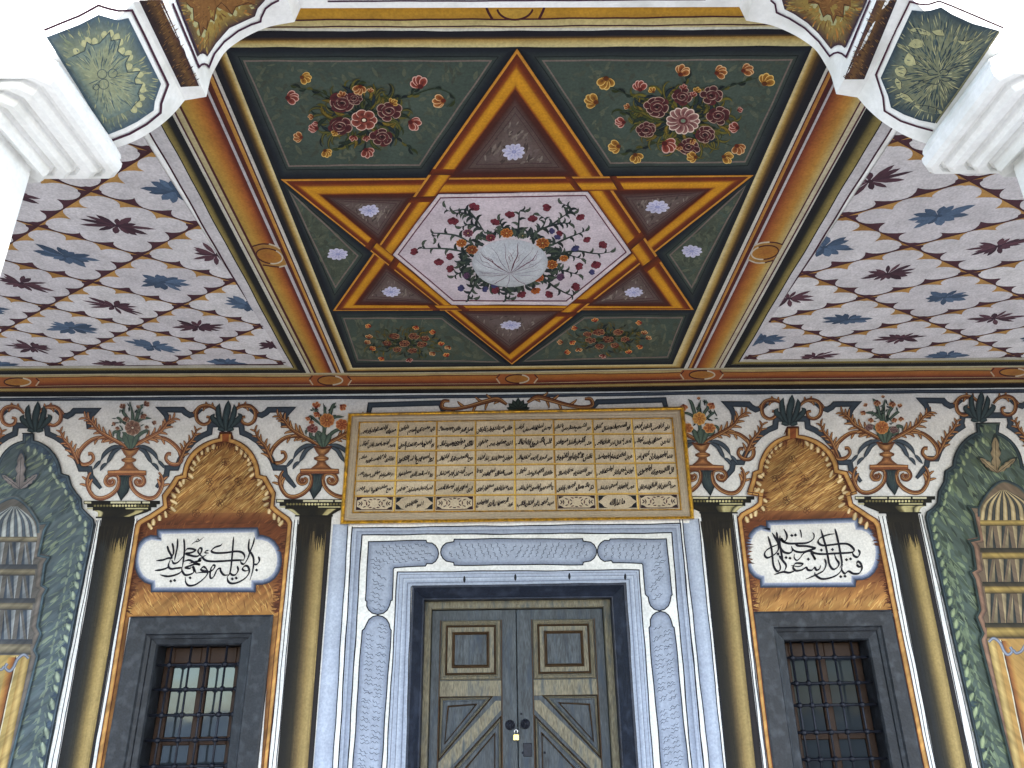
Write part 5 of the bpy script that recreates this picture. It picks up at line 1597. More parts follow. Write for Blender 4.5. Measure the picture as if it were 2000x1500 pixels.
for k in range(64):
    a = k * 5.625 + rnd.uniform(-4, 4); rr = rnd.uniform(.98, 1.16)
    x, y = 996 + 78 * rr * math.cos(R_(a)), 509 + 47 * rr * math.sin(R_(a)); h = 1 if k % 2 else -1
    b = R_(a + rnd.uniform(-30, 30)); pts = []; l = rnd.uniform(13, 26)
    for j in range(6):
        pts.append((x, y)); x += l / 5 * math.cos(b); y += l / 5 * .75 * math.sin(b); b += h * .32
    med.B(pts, [1.5, 6, 6.5, 4.5, 1], [LF[k % 5], LF[(k + 3) % 5], LF[k % 5]], n=3)
for (x, y, r, a, c) in ((700, 190, 11, -60, MAR), (560, 250, 11, 100, MAR), (980, 250, 10, -80, MAR), (1160, 280, 10, -100, MAR), (1290, 170, 10, 170, MAR), (1500, 230, 9, 60, MAR), (860, 300, 9, -60, MAR), (1380, 365, 8, 170, MAR), (1550, 400, 8, 60, MAR), (1660, 470, 10, -40, MAR), (1620, 580, 11, 70, MAR),
                        (290, 510, 9, 190, MAR), (450, 560, 10, 90, MAR), (560, 545, 9, 190, MAR), (560, 640, 9, 200, MAR), (1480, 610, 9, 10, MAR), (1390, 700, 9, 190, PUR), (1450, 770, 10, 0, MAR), (1300, 815, 9, 150, MAR), (1170, 780, 9, 70, ORA), (1060, 810, 9, 60, MAR), (900, 800, 9, 190, MAR), (870, 745, 7, 100, BLU), (780, 780, 7, 30, BLU), (640, 780, 8, 180, BLU), (1580, 660, 7, 0, BLU), (1465, 465, 8, 60, BLU), (1330, 410, 7, -60, BLU), (1280, 350, 7, 0, BLU), (680, 690, 8, 200, PUR)):
    p = zc(x, y)
    tulip(med, p[0], p[1], r * 1.12, a, c, .8, 4)
for (x, y, r, c) in ((960, 365, 12, ('9a5a24', '6b2a12', 'b5803c')), (670, 365, 10, ('6a3a4a', '3d1424', '8a5a60')), (1230, 440, 13, ('94551f', '5a2410', 'b5803c')), (700, 490, 11, ('8a4a24', '4a1a10', 'a5703c')), (620, 440, 10, ('9a5a24', '6b2a12', 'b5803c')), (1300, 600, 11, ('94551f', '5a2410', 'b5803c')), (1200, 700, 10, ('94451f', '5a1a10', 'b0703c')), (1390, 555, 8, ('a5602a', '6b2a12', 'b5803c')), (840, 400, 9, ('6a2434', '3d1020', '8a4a50')), (1080, 385, 8, ('4a5040', '202a20', '6a7060'))):
    p = zc(x, y)
    daisy(med, p[0], p[1], r, 9, (c[0], c[1], c[2]), 'b59a60', .75, .6)

# ---------------------------------------------------------------- the pale veined boss in the middle
p0, p1 = ceil2(922, 511, 0), ceil2(1070, 511, 0); pT, pB = ceil2(996, 466, 0), ceil2(996, 555, 0)
bcx, bcy, br_ = (p0[0] + p1[0]) / 2, (pT[1] + pB[1]) / 2, (p1[0] - p0[0]) / 2
bry = (pB[1] - pT[1]) / 2
dpole = ray(998, 532); bh = (ZC - EYE) - bcy * dpole[2] / dpole[1]
bh = min(.2, max(.05, bh))
def boss3(p, off):
    u, v = (p[0] - bcx) / br_, (p[1] - bcy) / bry
    r2 = min(1, u * u + v * v)
    return (p[0], p[1], ZC - .007 - (bh + off) * math.sqrt(1 - r2) - off * .3)
bs = Sheet(None, boss3, 0.0, px=False)
rg = [0, .25, .45, .62, .76, .87, .95, 1.0]; nb = 48
pv = [(bcx, bcy)]; fv = []; cv = ['b0b2b5']
for i, r_ in enumerate(rg[1:]):
    for k in range(nb):
        a = 2 * math.pi * k / nb
        pv.append((bcx + br_ * r_ * math.cos(a), bcy + bry * r_ * math.sin(a))); cv.append(mixc('b4b6b8', 'aaadb1', rnd.random()))
    for k in range(nb):
        if i == 0:
            fv.append((0, 1 + k, 1 + (k + 1) % nb))
        else:
            o_ = 1 + (i - 1) * nb
            fv.append((o_ + k, o_ + nb + k, o_ + nb + (k + 1) % nb, o_ + (k + 1) % nb))
bs.add(pv, fv, cv)
rnd.seed(19)
def bv(ang, l0, l1, w, c, wobble=.12, fork=0):
    pts = []; a = R_(ang); ph = rnd.random() * 6
    for k in range(9):
        t = l0 + (l1 - l0) * k / 8
        aa = a + wobble * .35 * math.sin(ph + k * 1.3) * t
        pts.append((bcx + br_ * t * math.cos(aa), bcy - bry * t * math.sin(aa)))
    bs.B(dens(pts, .01), [w * .2, w * .9, w * .7, w * .3], c, smooth=False)
    if fork:
        for j in range((fork + 1) // 2):
            bv(ang + rnd.uniform(-16, 16), rnd.uniform(.3, .6), rnd.uniform(.7, .98), w * .35, c, .2)
for a, w_, c, fk in ((76, .009, '5c2438', 5), (100, .004, '6a3a50', 3), (140, .010, '5c2438', 6), (118, .004, '5f4660', 2), (40, .008, '66304a', 6), (55, .005, '66405a', 4), (22, .004, '6a4a60', 3), (160, .005, '6a4a60', 3), (-20, .004, '6a4a66', 2), (-60, .006, '66304a', 2), (-95, .004, '6a4a66', 2), (-125, .006, '66304a', 2), (-160, .006, '66304a', 3), (185, .004, '6a4a66', 2), (0, .003, '6a4a66', 2)):
    bv(a, .02, .97, w_, c, .15, fk)

# ---------------------------------------------------------------- scalloped cloud pattern of the side bays
def cloud_panel(x0, y0, dx, dy, sgn, clip_line, phases, seed):
    """clip_line: x of the inner edge as function of y (constant); sgn = +1 panel to the right, -1 to the left"""
    rnd.seed(seed)
    s = CS(.004); s.px = False
    def clip(poly):
        """keep the part on the outer side of the inner edge and in front of the rear band"""
        for f in (lambda p: (p[0] - clip_line) * sgn, lambda p: rear_y - p[1], lambda p: p[1] - 1.9, lambda p: 7.9 - p[0] * sgn):
            out = []; n = len(poly)
            for i in range(n):
                a, b = poly[i], poly[(i + 1) % n]; fa, fb_ = f(a), f(b)
                if fa >= 0: out.append(a)
                if (fa >= 0) != (fb_ >= 0):
                    out.append(lerp(a, b, fa / (fa - fb_)))
            poly = out
            if len(poly) < 3: return None
        return poly
    rear_y = ceil2(300, 711.5, 0)[1] if sgn < 0 else ceil2(1700, 699, 0)[1]
    def P(poly, c):
        q = clip(poly)
        if q: s.P(q, c)
    P([(clip_line - sgn, 0), (clip_line + sgn * 9, 0), (clip_line + sgn * 9, 9), (clip_line - sgn, 9)], '4a2a34')
    def uv(cx, cy, u, v): return (cx + (u + v) * dx, cy + (u - v) * dy)      # square cell -.5..5 -> lozenge
    cells = []
    for i in range(-1, 13):
        for k in range(-4, 9):
            cx = x0 + sgn * i * dx; cy = y0 + k * 2 * dy + (dy if i % 2 else 0)
            if -1 < cy - 1.6 < 5.4:
                cells.append((i, k, cx, cy))
    for (i, k, cx, cy) in cells:        # ochre half of each cell: the side towards the viewer (smaller y)
        j = lambda: rnd.uniform(-.01, .01)
        P([(cx - dx, cy), (cx, cy - dy), (cx + dx, cy), (cx + dx * .5, cy - dy * .2), (cx - dx * .5, cy - dy * .2)], mixc('8f6a38', 'a8844e', rnd.random()))
    for (i, k, cx, cy) in cells:
        P([uv(cx, cy, *q) for q in ((-.5, -.5), (-.515, .485), (-.485, .5))], '4a2622')
        for sd_ in range(4):
            pass
        # dark line between neighbouring cells
        for (a, b) in (((-.5, -.5), (.5, -.5)), ((.5, -.5), (.5, .5)), ((.5, .5), (-.5, .5)), ((-.5, .5), (-.5, -.5))):
            A, Bq = uv(cx, cy, *a), uv(cx, cy, *b)
            v = np.array([-(Bq[1] - A[1]), Bq[0] - A[0]]); v = v / np.linalg.norm(v) * .0032
            P([tuple(np.array(A) - v), tuple(np.array(Bq) - v), tuple(np.array(Bq) + v), tuple(np.array(A) + v)], '46242a')
        # cloud outline: 4 corner lobes and 4 side lobes
        base = []
        def arcp(c0, c1, cbul, n=7):
            out = []
            for t in np.linspace(0, 1, n)[:-1]:
                out.append(tuple(((1 - t) ** 2 * np.array(c0) + 2 * t * (1 - t) * np.array(cbul) + t * t * np.array(c1))))
            return out
        jj = lambda v: v + rnd.uniform(-.015, .015)
        q = []
        for r_ in range(4):
            ca, sa_ = [(1, 0), (0, 1), (-1, 0), (0, -1)][r_]
            rot = lambda p: (p[0] * ca - p[1] * sa_, p[0] * sa_ + p[1] * ca)
            g1, g2 = jj(.165), jj(.165); dp = jj(.365)
            for t in np.linspace(0, 1, 8)[:-1]:            # side lobe
                q.append(rot((dp + (.493 - dp) * math.sin(math.pi * t) ** .85, -g1 + (g1 + g2) * t)))
            q += [rot(p) for p in cr([(dp, g2), (.425, g2 + .025), (.472, .25), (.486, .33), (.464, .41), (.43, .43), (.41, .464), (.33, .486), (.25, .472), (g2 + .025, .425), (g2, dp)], n=2)[:-1]]
        P([uv(cx, cy, *p) for p in q], mixc('b6b2b4', 'c1bebe', rnd.random()))
    for (i, k, cx, cy) in cells:
        blue = (phases[i % 4] + k) % 2 == 0
        c = ('3a4a5e', '56687e') if blue else ('3a2430', '5a3c46')
        rx, ry = .18 * rnd.uniform(.85, 1.12), .112 * rnd.uniform(.85, 1.12); tw = -sgn * rnd.uniform(-.05, .3)
        n = rnd.choice((12, 13, 14, 15)); ph = rnd.uniform(0, 28)
        if (cx - clip_line) * sgn < -.05 or cy > rear_y + .08:
            continue
        for m_ in range(n):
            a = R_(m_ * 360 / n + ph + rnd.uniform(-8, 8)); L_ = rnd.uniform(.62, 1.12)
            tip = (cx + rx * L_ * math.cos(a), cy + ry * L_ * math.sin(a) + tw * rx * L_ * math.cos(a)); u = np.array(tip) - np.array((cx, cy))
            nn = np.array([-u[1], u[0]]); nn = nn / (np.linalg.norm(nn) + 1e-9) * (.023 if blue else .017) * rnd.uniform(.75, 1.3)
            pl_ = [(cx, cy), tuple(np.array((cx, cy)) + u * .5 + nn), tuple(np.array((cx, cy)) + u * .8 + nn * .75), tip, tuple(np.array((cx, cy)) + u * .8 - nn * .75), tuple(np.array((cx, cy)) + u * .5 - nn)]
            P(pl_, mixc(c[0], c[1], rnd.random()))
        P([(cx + .022 * math.cos(t), cy + .014 * math.sin(t)) for t in np.linspace(0, 6, 9)], c[0] if blue else '3a2430')
    s.px = True
    return s
def X_of(line, y=560): return ceil2(*vline(line, y), .004)[0]
cloudL = cloud_panel(-1.685, 3.235, .44, .302, -1, X_of(xl(384.5, 514)), [0, 1, 1, 0], 51)
cloudR = cloud_panel(1.915, 3.19, .52, .305, 1, X_of(xl(1634.5, 1494)), [1, 0, 0, 1], 52)
# borders of the side bays (maroon line, pale strip, black line, olive to dark roll)
def bay_border(s, a, b, c, d, rows, yt, far):
    """a..d: side lines; rows: matching rear rows (two points each)"""
    cor = [isect(*ln, *rw) for ln, rw in zip((a, b, c, d), rows)]
    tops = [vline(ln, yt) for ln in (a, b, c, d)]
    fars = [rw[0] if far < 1000 else rw[1] for rw in rows]
    st = [[(0, 'b6b2b4'), (1, 'bebabb')], [(0, '8f8148'), (.5, '7f713c'), (1, '3c3620')], [(0, '2a281c'), (.35, '12141c'), (1, '13141d')]]
    for k in range(3):
        s.G([tops[k], cor[k]], [tops[k + 1], cor[k + 1]], st[k], d=30)
        s.G([cor[k], fars[k]], [cor[k + 1], fars[k + 1]], [(0, 'a5a296'), (1, 'aaa698')] if k == 0 else st[k], d=60)
    s.L([tops[0], cor[0], fars[0]], 3.4, '431629')
    s.L([tops[1], cor[1]], 2.2, '15121a')
bay_border(bL, xl(385, 514), xl(411, 533), xl(424, 542), xl(438, 555), [((-300, 715), (552, 711)), ((-300, 720), (573, 718.5)), ((-300, 725.5), (590, 722.5)), ((-300, 733), (598, 729))], 60, -300)
bay_border(bR, xl(1635, 1494), xl(1613.5, 1479.5), xl(1594, 1466), xl(1577, 1453.5), [((1460, 700.5), (2300, 694)), ((1441, 707), (2300, 700)), ((1425, 712), (2300, 704)), ((1412, 719), (2300, 711))], 40, 2300)

# ================================================================ front arcade: scalloped arch and its two columns
YF0, YB0 = 1.69, 2.10
def xz(x, y, Y=YB0):
    d = ray(x, y); return (d[0] * Y / d[1], d[2] * Y / d[1])
pf = cr([xz(*p) for p in ((224, 290), (264, 275), (308, 249), (339, 222), (361, 196))], n=4) + [xz(374, 194), xz(403, 189)] + \
     cr([xz(*p) for p in ((411, 154), (418, 138), (437, 105), (460, 85), (490, 67), (527, 52), (575, 43))], n=3) + [xz(587, 16)]
PROF = pf + [(2 * MIRX - x, z) for x, z in pf[::-1]]
PA = np.array(PROF); SEG = np.diff(PA, axis=0); SL = np.hypot(SEG[:, 0], SEG[:, 1]); SC = np.concatenate([[0], np.cumsum(SL)])
SD = SEG / SL[:, None]; SN = np.stack([SD[:, 1], -SD[:, 0]], 1)
def sof2(x, y, off):
    d = ray(x, y)
    P0 = PA[:-1] + SN * off
    den = SN[:, 0] * d[0] + SN[:, 1] * d[2]
    den = np.where(np.abs(den) < 1e-6, 1e-6, den)
    t = (SN * P0).sum(1) / den
    k = (t * d[0] - P0[:, 0]) * SD[:, 0] + (t * d[2] - P0[:, 1]) * SD[:, 1]
    viol = np.maximum(0, np.maximum(-k, k - SL)) + .5 * np.maximum(0, np.maximum(t * d[1] - YB0, YF0 - t * d[1])) + np.where(den < 0, 0, 1) + np.where(t <= 0, 99, 0)
    i = int(np.argmin(viol))
    return (SC[i] + k[i], t[i] * d[1])
def sof3(p, off):
    i = int(min(len(SEG) - 1, max(0, np.searchsorted(SC, p[0]) - 1))); k = p[0] - SC[i]
    q = PA[i] + SD[i] * k + SN[i] * off
    return (q[0], p[1], EYE + q[1])
arch = empty('scalloped_arch', (MIRX, (YF0 + YB0) / 2, EYE + 1.8), 'white scalloped arch between the two porch columns, its underside painted with leaf panels', 'arch')
m = MB(); top = ZC - EYE + .34
ring = PROF + [(PROF[-1][0] + .03, PROF[-1][1]), (PROF[-1][0] + .03, top), (PROF[0][0] - .03, top), (PROF[0][0] - .03, PROF[0][1])]
m.loft([[(x, YF0, EYE + z) for x, z in ring], [(x, YB0, EYE + z) for x, z in ring]])
m.build('arch_body', WHITE, arch)
SOF = lambda: Sheet(sof2, sof3, .002)
def sof_line(s, pts, w_, c): s.L(pts, w_, c, d=9, wob=.25)
def sof_fill(s, pts, c, edge, cen):
    q = dens(pts, 10, True)
    n = len(q); R = [0, .3, .55, .75, .9, 1]
    P_ = []; C_ = []; F_ = []
    for r_ in R[1:]:
        for p in q:
            P_.append(lerp(cen, p, r_)); C_.append(mixc(c, edge, max(0, (r_ - .6) / .4)))
    P_.append(cen); C_.append(hx(c))
    for i in range(len(R) - 2):
        for k in range(n):
            F_.append((i * n + k, i * n + (k + 1) % n, (i + 1) * n + (k + 1) % n, (i + 1) * n + k))
    F_ += [(k, (k + 1) % n, len(P_) - 1) for k in range(n)]
    s.add(P_, F_, C_)
def zl(k, ox, oy, pts): return [(ox + x * k, oy + y * k) for x, y in pts]
def hatch(s, poly, cen, n, cols, l0, l1, wd, rad=True):
    ins = inpoly(poly); xs_, ys_ = [p[0] for p in poly], [p[1] for p in poly]; k = 0; tries = 0
    while k < n and tries < n * 12:
        tries += 1
        x, y = rnd.uniform(min(xs_), max(xs_)), rnd.uniform(min(ys_), max(ys_))
        if not ins(x, y): continue
        a = math.degrees(math.atan2(y - cen[1], x - cen[0])) if rad else rad_ang
        a += rnd.uniform(-16, 16); l = rnd.uniform(l0, l1)
        if not ins(x + l * math.cos(R_(a)), y + l * math.sin(R_(a))): continue
        s.leaf(x, y, a, l, wd * rnd.uniform(.5, 1.2), cols[rnd.randrange(len(cols))]); k += 1
rnd.seed(61)
# ---- left: grey leaf panel
G = .95
gl = SOF()
fill = zl(.22, 0, 0, [(960, 1195), (1100, 1140), (1220, 1080), (1365, 980), (1375, 900), (1430, 745), (1140, 160), (1050, 180), (960, 155), (875, 130), (700, 220), (410, 330)])
sof_fill(gl, fill, '858b74', '4a5c6a', (199, 152))
hatch(gl, fill, (199, 152), 260, ['6d7a70', '939678', '5a6b6c', '7f8870', 'a09f7c'], 8, 20, 2.6)
lf = zl(.22, 0, 0, [(590, 520), (640, 500), (750, 450), (770, 370), (810, 400), (880, 385), (970, 285), (985, 360), (1070, 345), (1040, 450), (1090, 495), (1150, 490), (1110, 560), (1130, 640), (1240, 630), (1190, 700), (1200, 750), (1260, 745), (1220, 830), (1240, 880), (1180, 940), (1160, 970), (950, 1060), (870, 960), (740, 760)])
for a, b in zip(lf[1:21], lf[2:22]):         # pale scallops outside the leaf edge
    mx_, my_ = (a[0] + b[0]) / 2, (a[1] + b[1]) / 2
    ang = math.degrees(math.atan2(my_ - 152, mx_ - 199))
    gl.leaf(mx_ - 2 * math.cos(R_(ang)), my_ - 2 * math.sin(R_(ang)), ang, 15, 13, 'a9a883', 'b4b28c', tip=.3)
sof_fill(gl, lf, '8f947a', '6d7c78', (199, 152))
hatch(gl, lf, (199, 152), 200, ['59696c', '7d8a7c', 'a3a386', '4c5d66', '95987a'], 10, 26, 1.8)
sof_line(gl, lf[1:22], 1.3, '3d4a54')
for (x, y, r) in ((905, 655, 42), (1000, 650, 38), (920, 745, 46), (850, 770, 30)):
    gl.L([(x * .22 + r * .22 * math.cos(t), y * .22 + r * .22 * math.sin(t)) for t in np.linspace(0, 6.28, 14)], 1.2, '4d5a62', d=0)
sof_line(gl, zl(.22, 0, 0, [(440, 350), (960, 1195)]), 5, '4d5c64')
sof_line(gl, zl(.22, 0, 0, [(985, 1245), (1150, 1185), (1300, 1100), (1425, 1000), (1430, 920), (1490, 750), (1170, 90), (1050, 95), (960, 75), (870, 45), (700, 140), (390, 265)]), 4.6, '4a2a3c')
# ---- right: darker grey leaf panel
gr = SOF()
fill = zl(.2, 1600, 0, [(1130, 1205), (980, 1175), (830, 1120), (700, 1050), (670, 930), (600, 760), (750, 430), (905, 100), (1000, 110), (1090, 100), (1190, 70), (1300, 140), (1500, 230), (1760, 300)])
sof_fill(gr, fill, '7a7d66', '32434f', (1832, 148))
hatch(gr, fill, (1832, 148), 420, ['47565a', '2f3f49', '8e8c6c', '5a6660', '3b4a50', 'a3a07c'], 9, 24, 2.2)
for q in ([(880, 300), (950, 330), (1060, 350), (1085, 320), (960, 270)], [(1100, 310), (1150, 345), (1220, 350), (1190, 290)], [(870, 450), (940, 475), (1005, 460), (1000, 400), (930, 380)], [(880, 510), (930, 560), (950, 630), (870, 640), (830, 590)], [(820, 640), (855, 690), (830, 740), (770, 740), (740, 680)], [(760, 760), (800, 800), (805, 850), (780, 870), (740, 800)], [(800, 900), (870, 930), (915, 980), (880, 990), (800, 950)], [(930, 1020), (1060, 1030), (1180, 1070), (1190, 1110), (1000, 1080)], [(1350, 390), (1440, 400), (1500, 380), (1420, 440)]):
    q = zl(.2, 1600, 0, q)
    gr.S(q, 'a5a27c', 3); gr.L(q[:3], 1.2, '2a343c', smooth=True)
hatch(gr, zl(.2, 1600, 0, [(1000, 420), (1560, 480), (1400, 860), (1180, 1000), (900, 900), (900, 620)]), (1832, 148), 200, ['38474e', '909070', '2c3a44', 'aaa682', '54625e'], 9, 22, 1.6)
for q in ([(1170, 740), (1090, 770), (1010, 800), (1090, 815), (1160, 815), (1180, 770)], [(1160, 720), (1080, 730), (1060, 690), (1110, 670), (1160, 700)], [(1190, 720), (1180, 690), (1230, 675), (1265, 700), (1240, 735), (1200, 735)], [(1190, 760), (1250, 755), (1300, 775), (1240, 795), (1190, 780)], [(1260, 690), (1330, 650), (1420, 630)], [(1190, 800), (1210, 860), (1240, 930)]):
    gr.L(zl(.2, 1600, 0, q), 1.5, '35414a', smooth=True)
sof_line(gr, zl(.2, 1600, 0, [(1140, 1200), (1760, 310)]), 4, '77745c')
sof_line(gr, zl(.2, 1600, 0, [(1110, 1275), (960, 1235), (800, 1180), (640, 1080), (625, 950), (555, 730), (700, 400), (885, 15), (1000, 45), (1080, 40), (1175, 8), (1300, 55), (1450, 120), (1800, 270)]), 3.6, '4a2436')
# ---- brown strips beside them
bs1, bs2 = SOF(), SOF()
for s, A, B_, sg in ((bs1, [(271, 0), (353, 170)], [(317, 0), (389, 168)], 1), (bs2, [(1752, 0), (1688, 155)], [(1712, 0), (1648, 155)], -1)):
    s.G(A, B_, [(0, '33262e'), (.25, '3a2c2a'), (.6, '6a4f30'), (.85, '5a4030'), (1, '3f2a38')], d=8)
    for k in range(150):
        t = rnd.random(); u = rnd.uniform(.02, .95)
        p = lerp(lerp(A[0], A[1], t), lerp(B_[0], B_[1], t), u)
        s.leaf(p[0], p[1], (-38 if sg > 0 else 218) + rnd.uniform(-12, 12), rnd.uniform(5, 10), 1.5, ['3a2a2a', '7a5c38', '2f2228', '86683f', '54402c'][k % 5])
# ---- brown leaf panels of the upper scallops
bp1, bp2 = SOF(), SOF()
f1 = [(343, 0), (386, 111), (391, 106), (396, 104.5), (401, 106), (405, 110.5), (422.5, 84), (448, 55), (479.5, 40.5), (498, 32), (503.5, 16.5), (518.5, 0), (480, -25), (400, -30)]
f2 = [(1527, 0), (1532, 18), (1550, 27), (1577, 45), (1599, 66), (1623, 96), (1630, 90), (1637, 88), (1644, 89), (1650, 94), (1694, 0), (1640, -30), (1560, -25)]
for s, f, cen, l0 in ((bp1, f1, (420, 12), zl(.22, 0, 0, [(1650, 20), (1690, 62), (1712, 70), (1718, 180), (1760, 200), (1780, 330), (1800, 240), (1832, 270), (1850, 150), (1898, 190), (1918, 70), (1960, 20), (2010, 62), (2060, 130), (2090, 60), (2200, 20), (2260, 40), (2280, -60), (1660, -60)])),
                      (bp2, f2, (1620, 10), zl(.15, 1400, 0, [(1190, 40), (1260, 18), (1330, 55), (1372, 170), (1390, 222), (1440, 180), (1490, 200), (1520, 312), (1560, 200), (1650, 222), (1662, 50), (1750, 82), (1745, -120), (1200, -120)]))):
    sof_fill(s, f, '8f7a44', '3a2438', cen)
    hatch(s, f, cen, 240, ['8a6a34', 'a08a54', '75592c', '94854e', 'a5733a', '6b4a2a'], 8, 18, 3)
    for a, b in zip(l0[:-3:1], l0[1:-2]):
        mx_, my_ = (a[0] + b[0]) / 2, (a[1] + b[1]) / 2
        s.leaf(mx_, my_ - 3, 90 + rnd.uniform(-20, 20), 14, 10, '9d9a74', 'a8a47c', tip=.4)
    sof_fill(s, l0, '7d5a34', '74522f', cen)
    hatch(s, l0, cen, 90, ['5c3d24', '8f6a40', '6a4a2a', '9a7848'], 6, 14, 1.5)
    sof_line(s, l0[:-2], 1.3, '43291f')
sof_line(bp1, [(336.6, 6.6), (388, 131), (393, 126.5), (398, 124.5), (403, 126), (407.5, 130.5), (418, 105), (437.5, 81), (464.5, 60), (490, 48), (509, 42), (510, 34.5), (518.5, 16.5), (531, 7), (545, 0)], 3.8, '45203a')
sof_line(bp1, [(345, 0), (387, 105)], 1.6, '3d3048')
sof_line(bp2, [(1505, 0), (1514, 7.5), (1517, 24), (1542, 36), (1572, 55), (1600, 81), (1621, 109.5), (1629, 104), (1637, 102), (1645, 104.5), (1653, 111), (1700, 0)], 3.6, '45203a')
sof_line(bp2, [(1694, 0), (1652, 92)], 1.6, '3d3048')
lt = SOF()
sof_line(lt, [(640, 2.5), (1000, 1.5), (1378, -1)], 3, '43183a')

# ================================================================ frieze ornament
SLT = ['20262f', '3d4955', '323d49']; ORc = ('4e2610', '845228', 'b08650')
def acan(s, pts, w, c=ORc, lobes=(), n=8, plume=None):
    """acanthus stroke: ribbon with a dark lower edge, and lobes (position, side, length, width, turn)"""
    q = cr(pts, False, n); ww = w if isinstance(w, (list, tuple)) else [w * .7, w, w * .85, w * .3]
    m_ = len(q)
    lobes = list(lobes)
    if plume:
        t0, t1, l0, l1, n_ = plume
        for j in range(n_):
            t = t0 + (t1 - t0) * j / (n_ - 1); l = l0 + (l1 - l0) * j / (n_ - 1)
            for sd_ in (-1, 1):
                lobes.append((min(.97, t + .03 * (sd_ > 0)), sd_, l * rnd.uniform(.85, 1.15), max(2.4, l * .22), rnd.uniform(11, 19)))
    for (t, sd_, l, wd, tr) in lobes:
        i = min(m_ - 2, int(t * (m_ - 1)))
        a = math.degrees(math.atan2(q[i + 1][1] - q[i][1], q[i + 1][0] - q[i][0]))
        b = a + sd_ * tr
        l *= 1.15
        s.leaf(q[i][0], q[i][1], b, l, wd + 2, c[0], None, bend=sd_ * .4, tip=.4)
        s.leaf(q[i][0], q[i][1], b, l * .95, wd, c[1], c[2], bend=sd_ * .4, tip=.35)
    s.B(q, [x + 1.8 for x in ww], c[0], smooth=False)
    s.B(q, ww, [c[0], c[1], c[2], c[1]], smooth=False)
    s.B(q, [x * .2 for x in ww], mixc(c[0], c[1], .4), smooth=False)
def slate(s, pts, w, smooth=False, n=6):
    q = cr(pts, False, n) if smooth else pts
    ww = w if isinstance(w, (list, tuple)) else [w, w]
    s.B(q, [x + 1.8 for x in ww], '171b22', smooth=False)
    s.B(q, ww, [SLT[2], SLT[1], SLT[2]], smooth=False)
def gleaf(s, pts, w, c=('1a2428', '2f4048', '41525a')):
    s.B(pts, [w * .3, w * .85 + 1.6, w + 1.6, w * .8 + 1.6, 1], c[0], n=6)
    s.B(pts, [w * .2, w * .8, w, w * .75, .5], [c[1], c[2], c[1]], n=6)

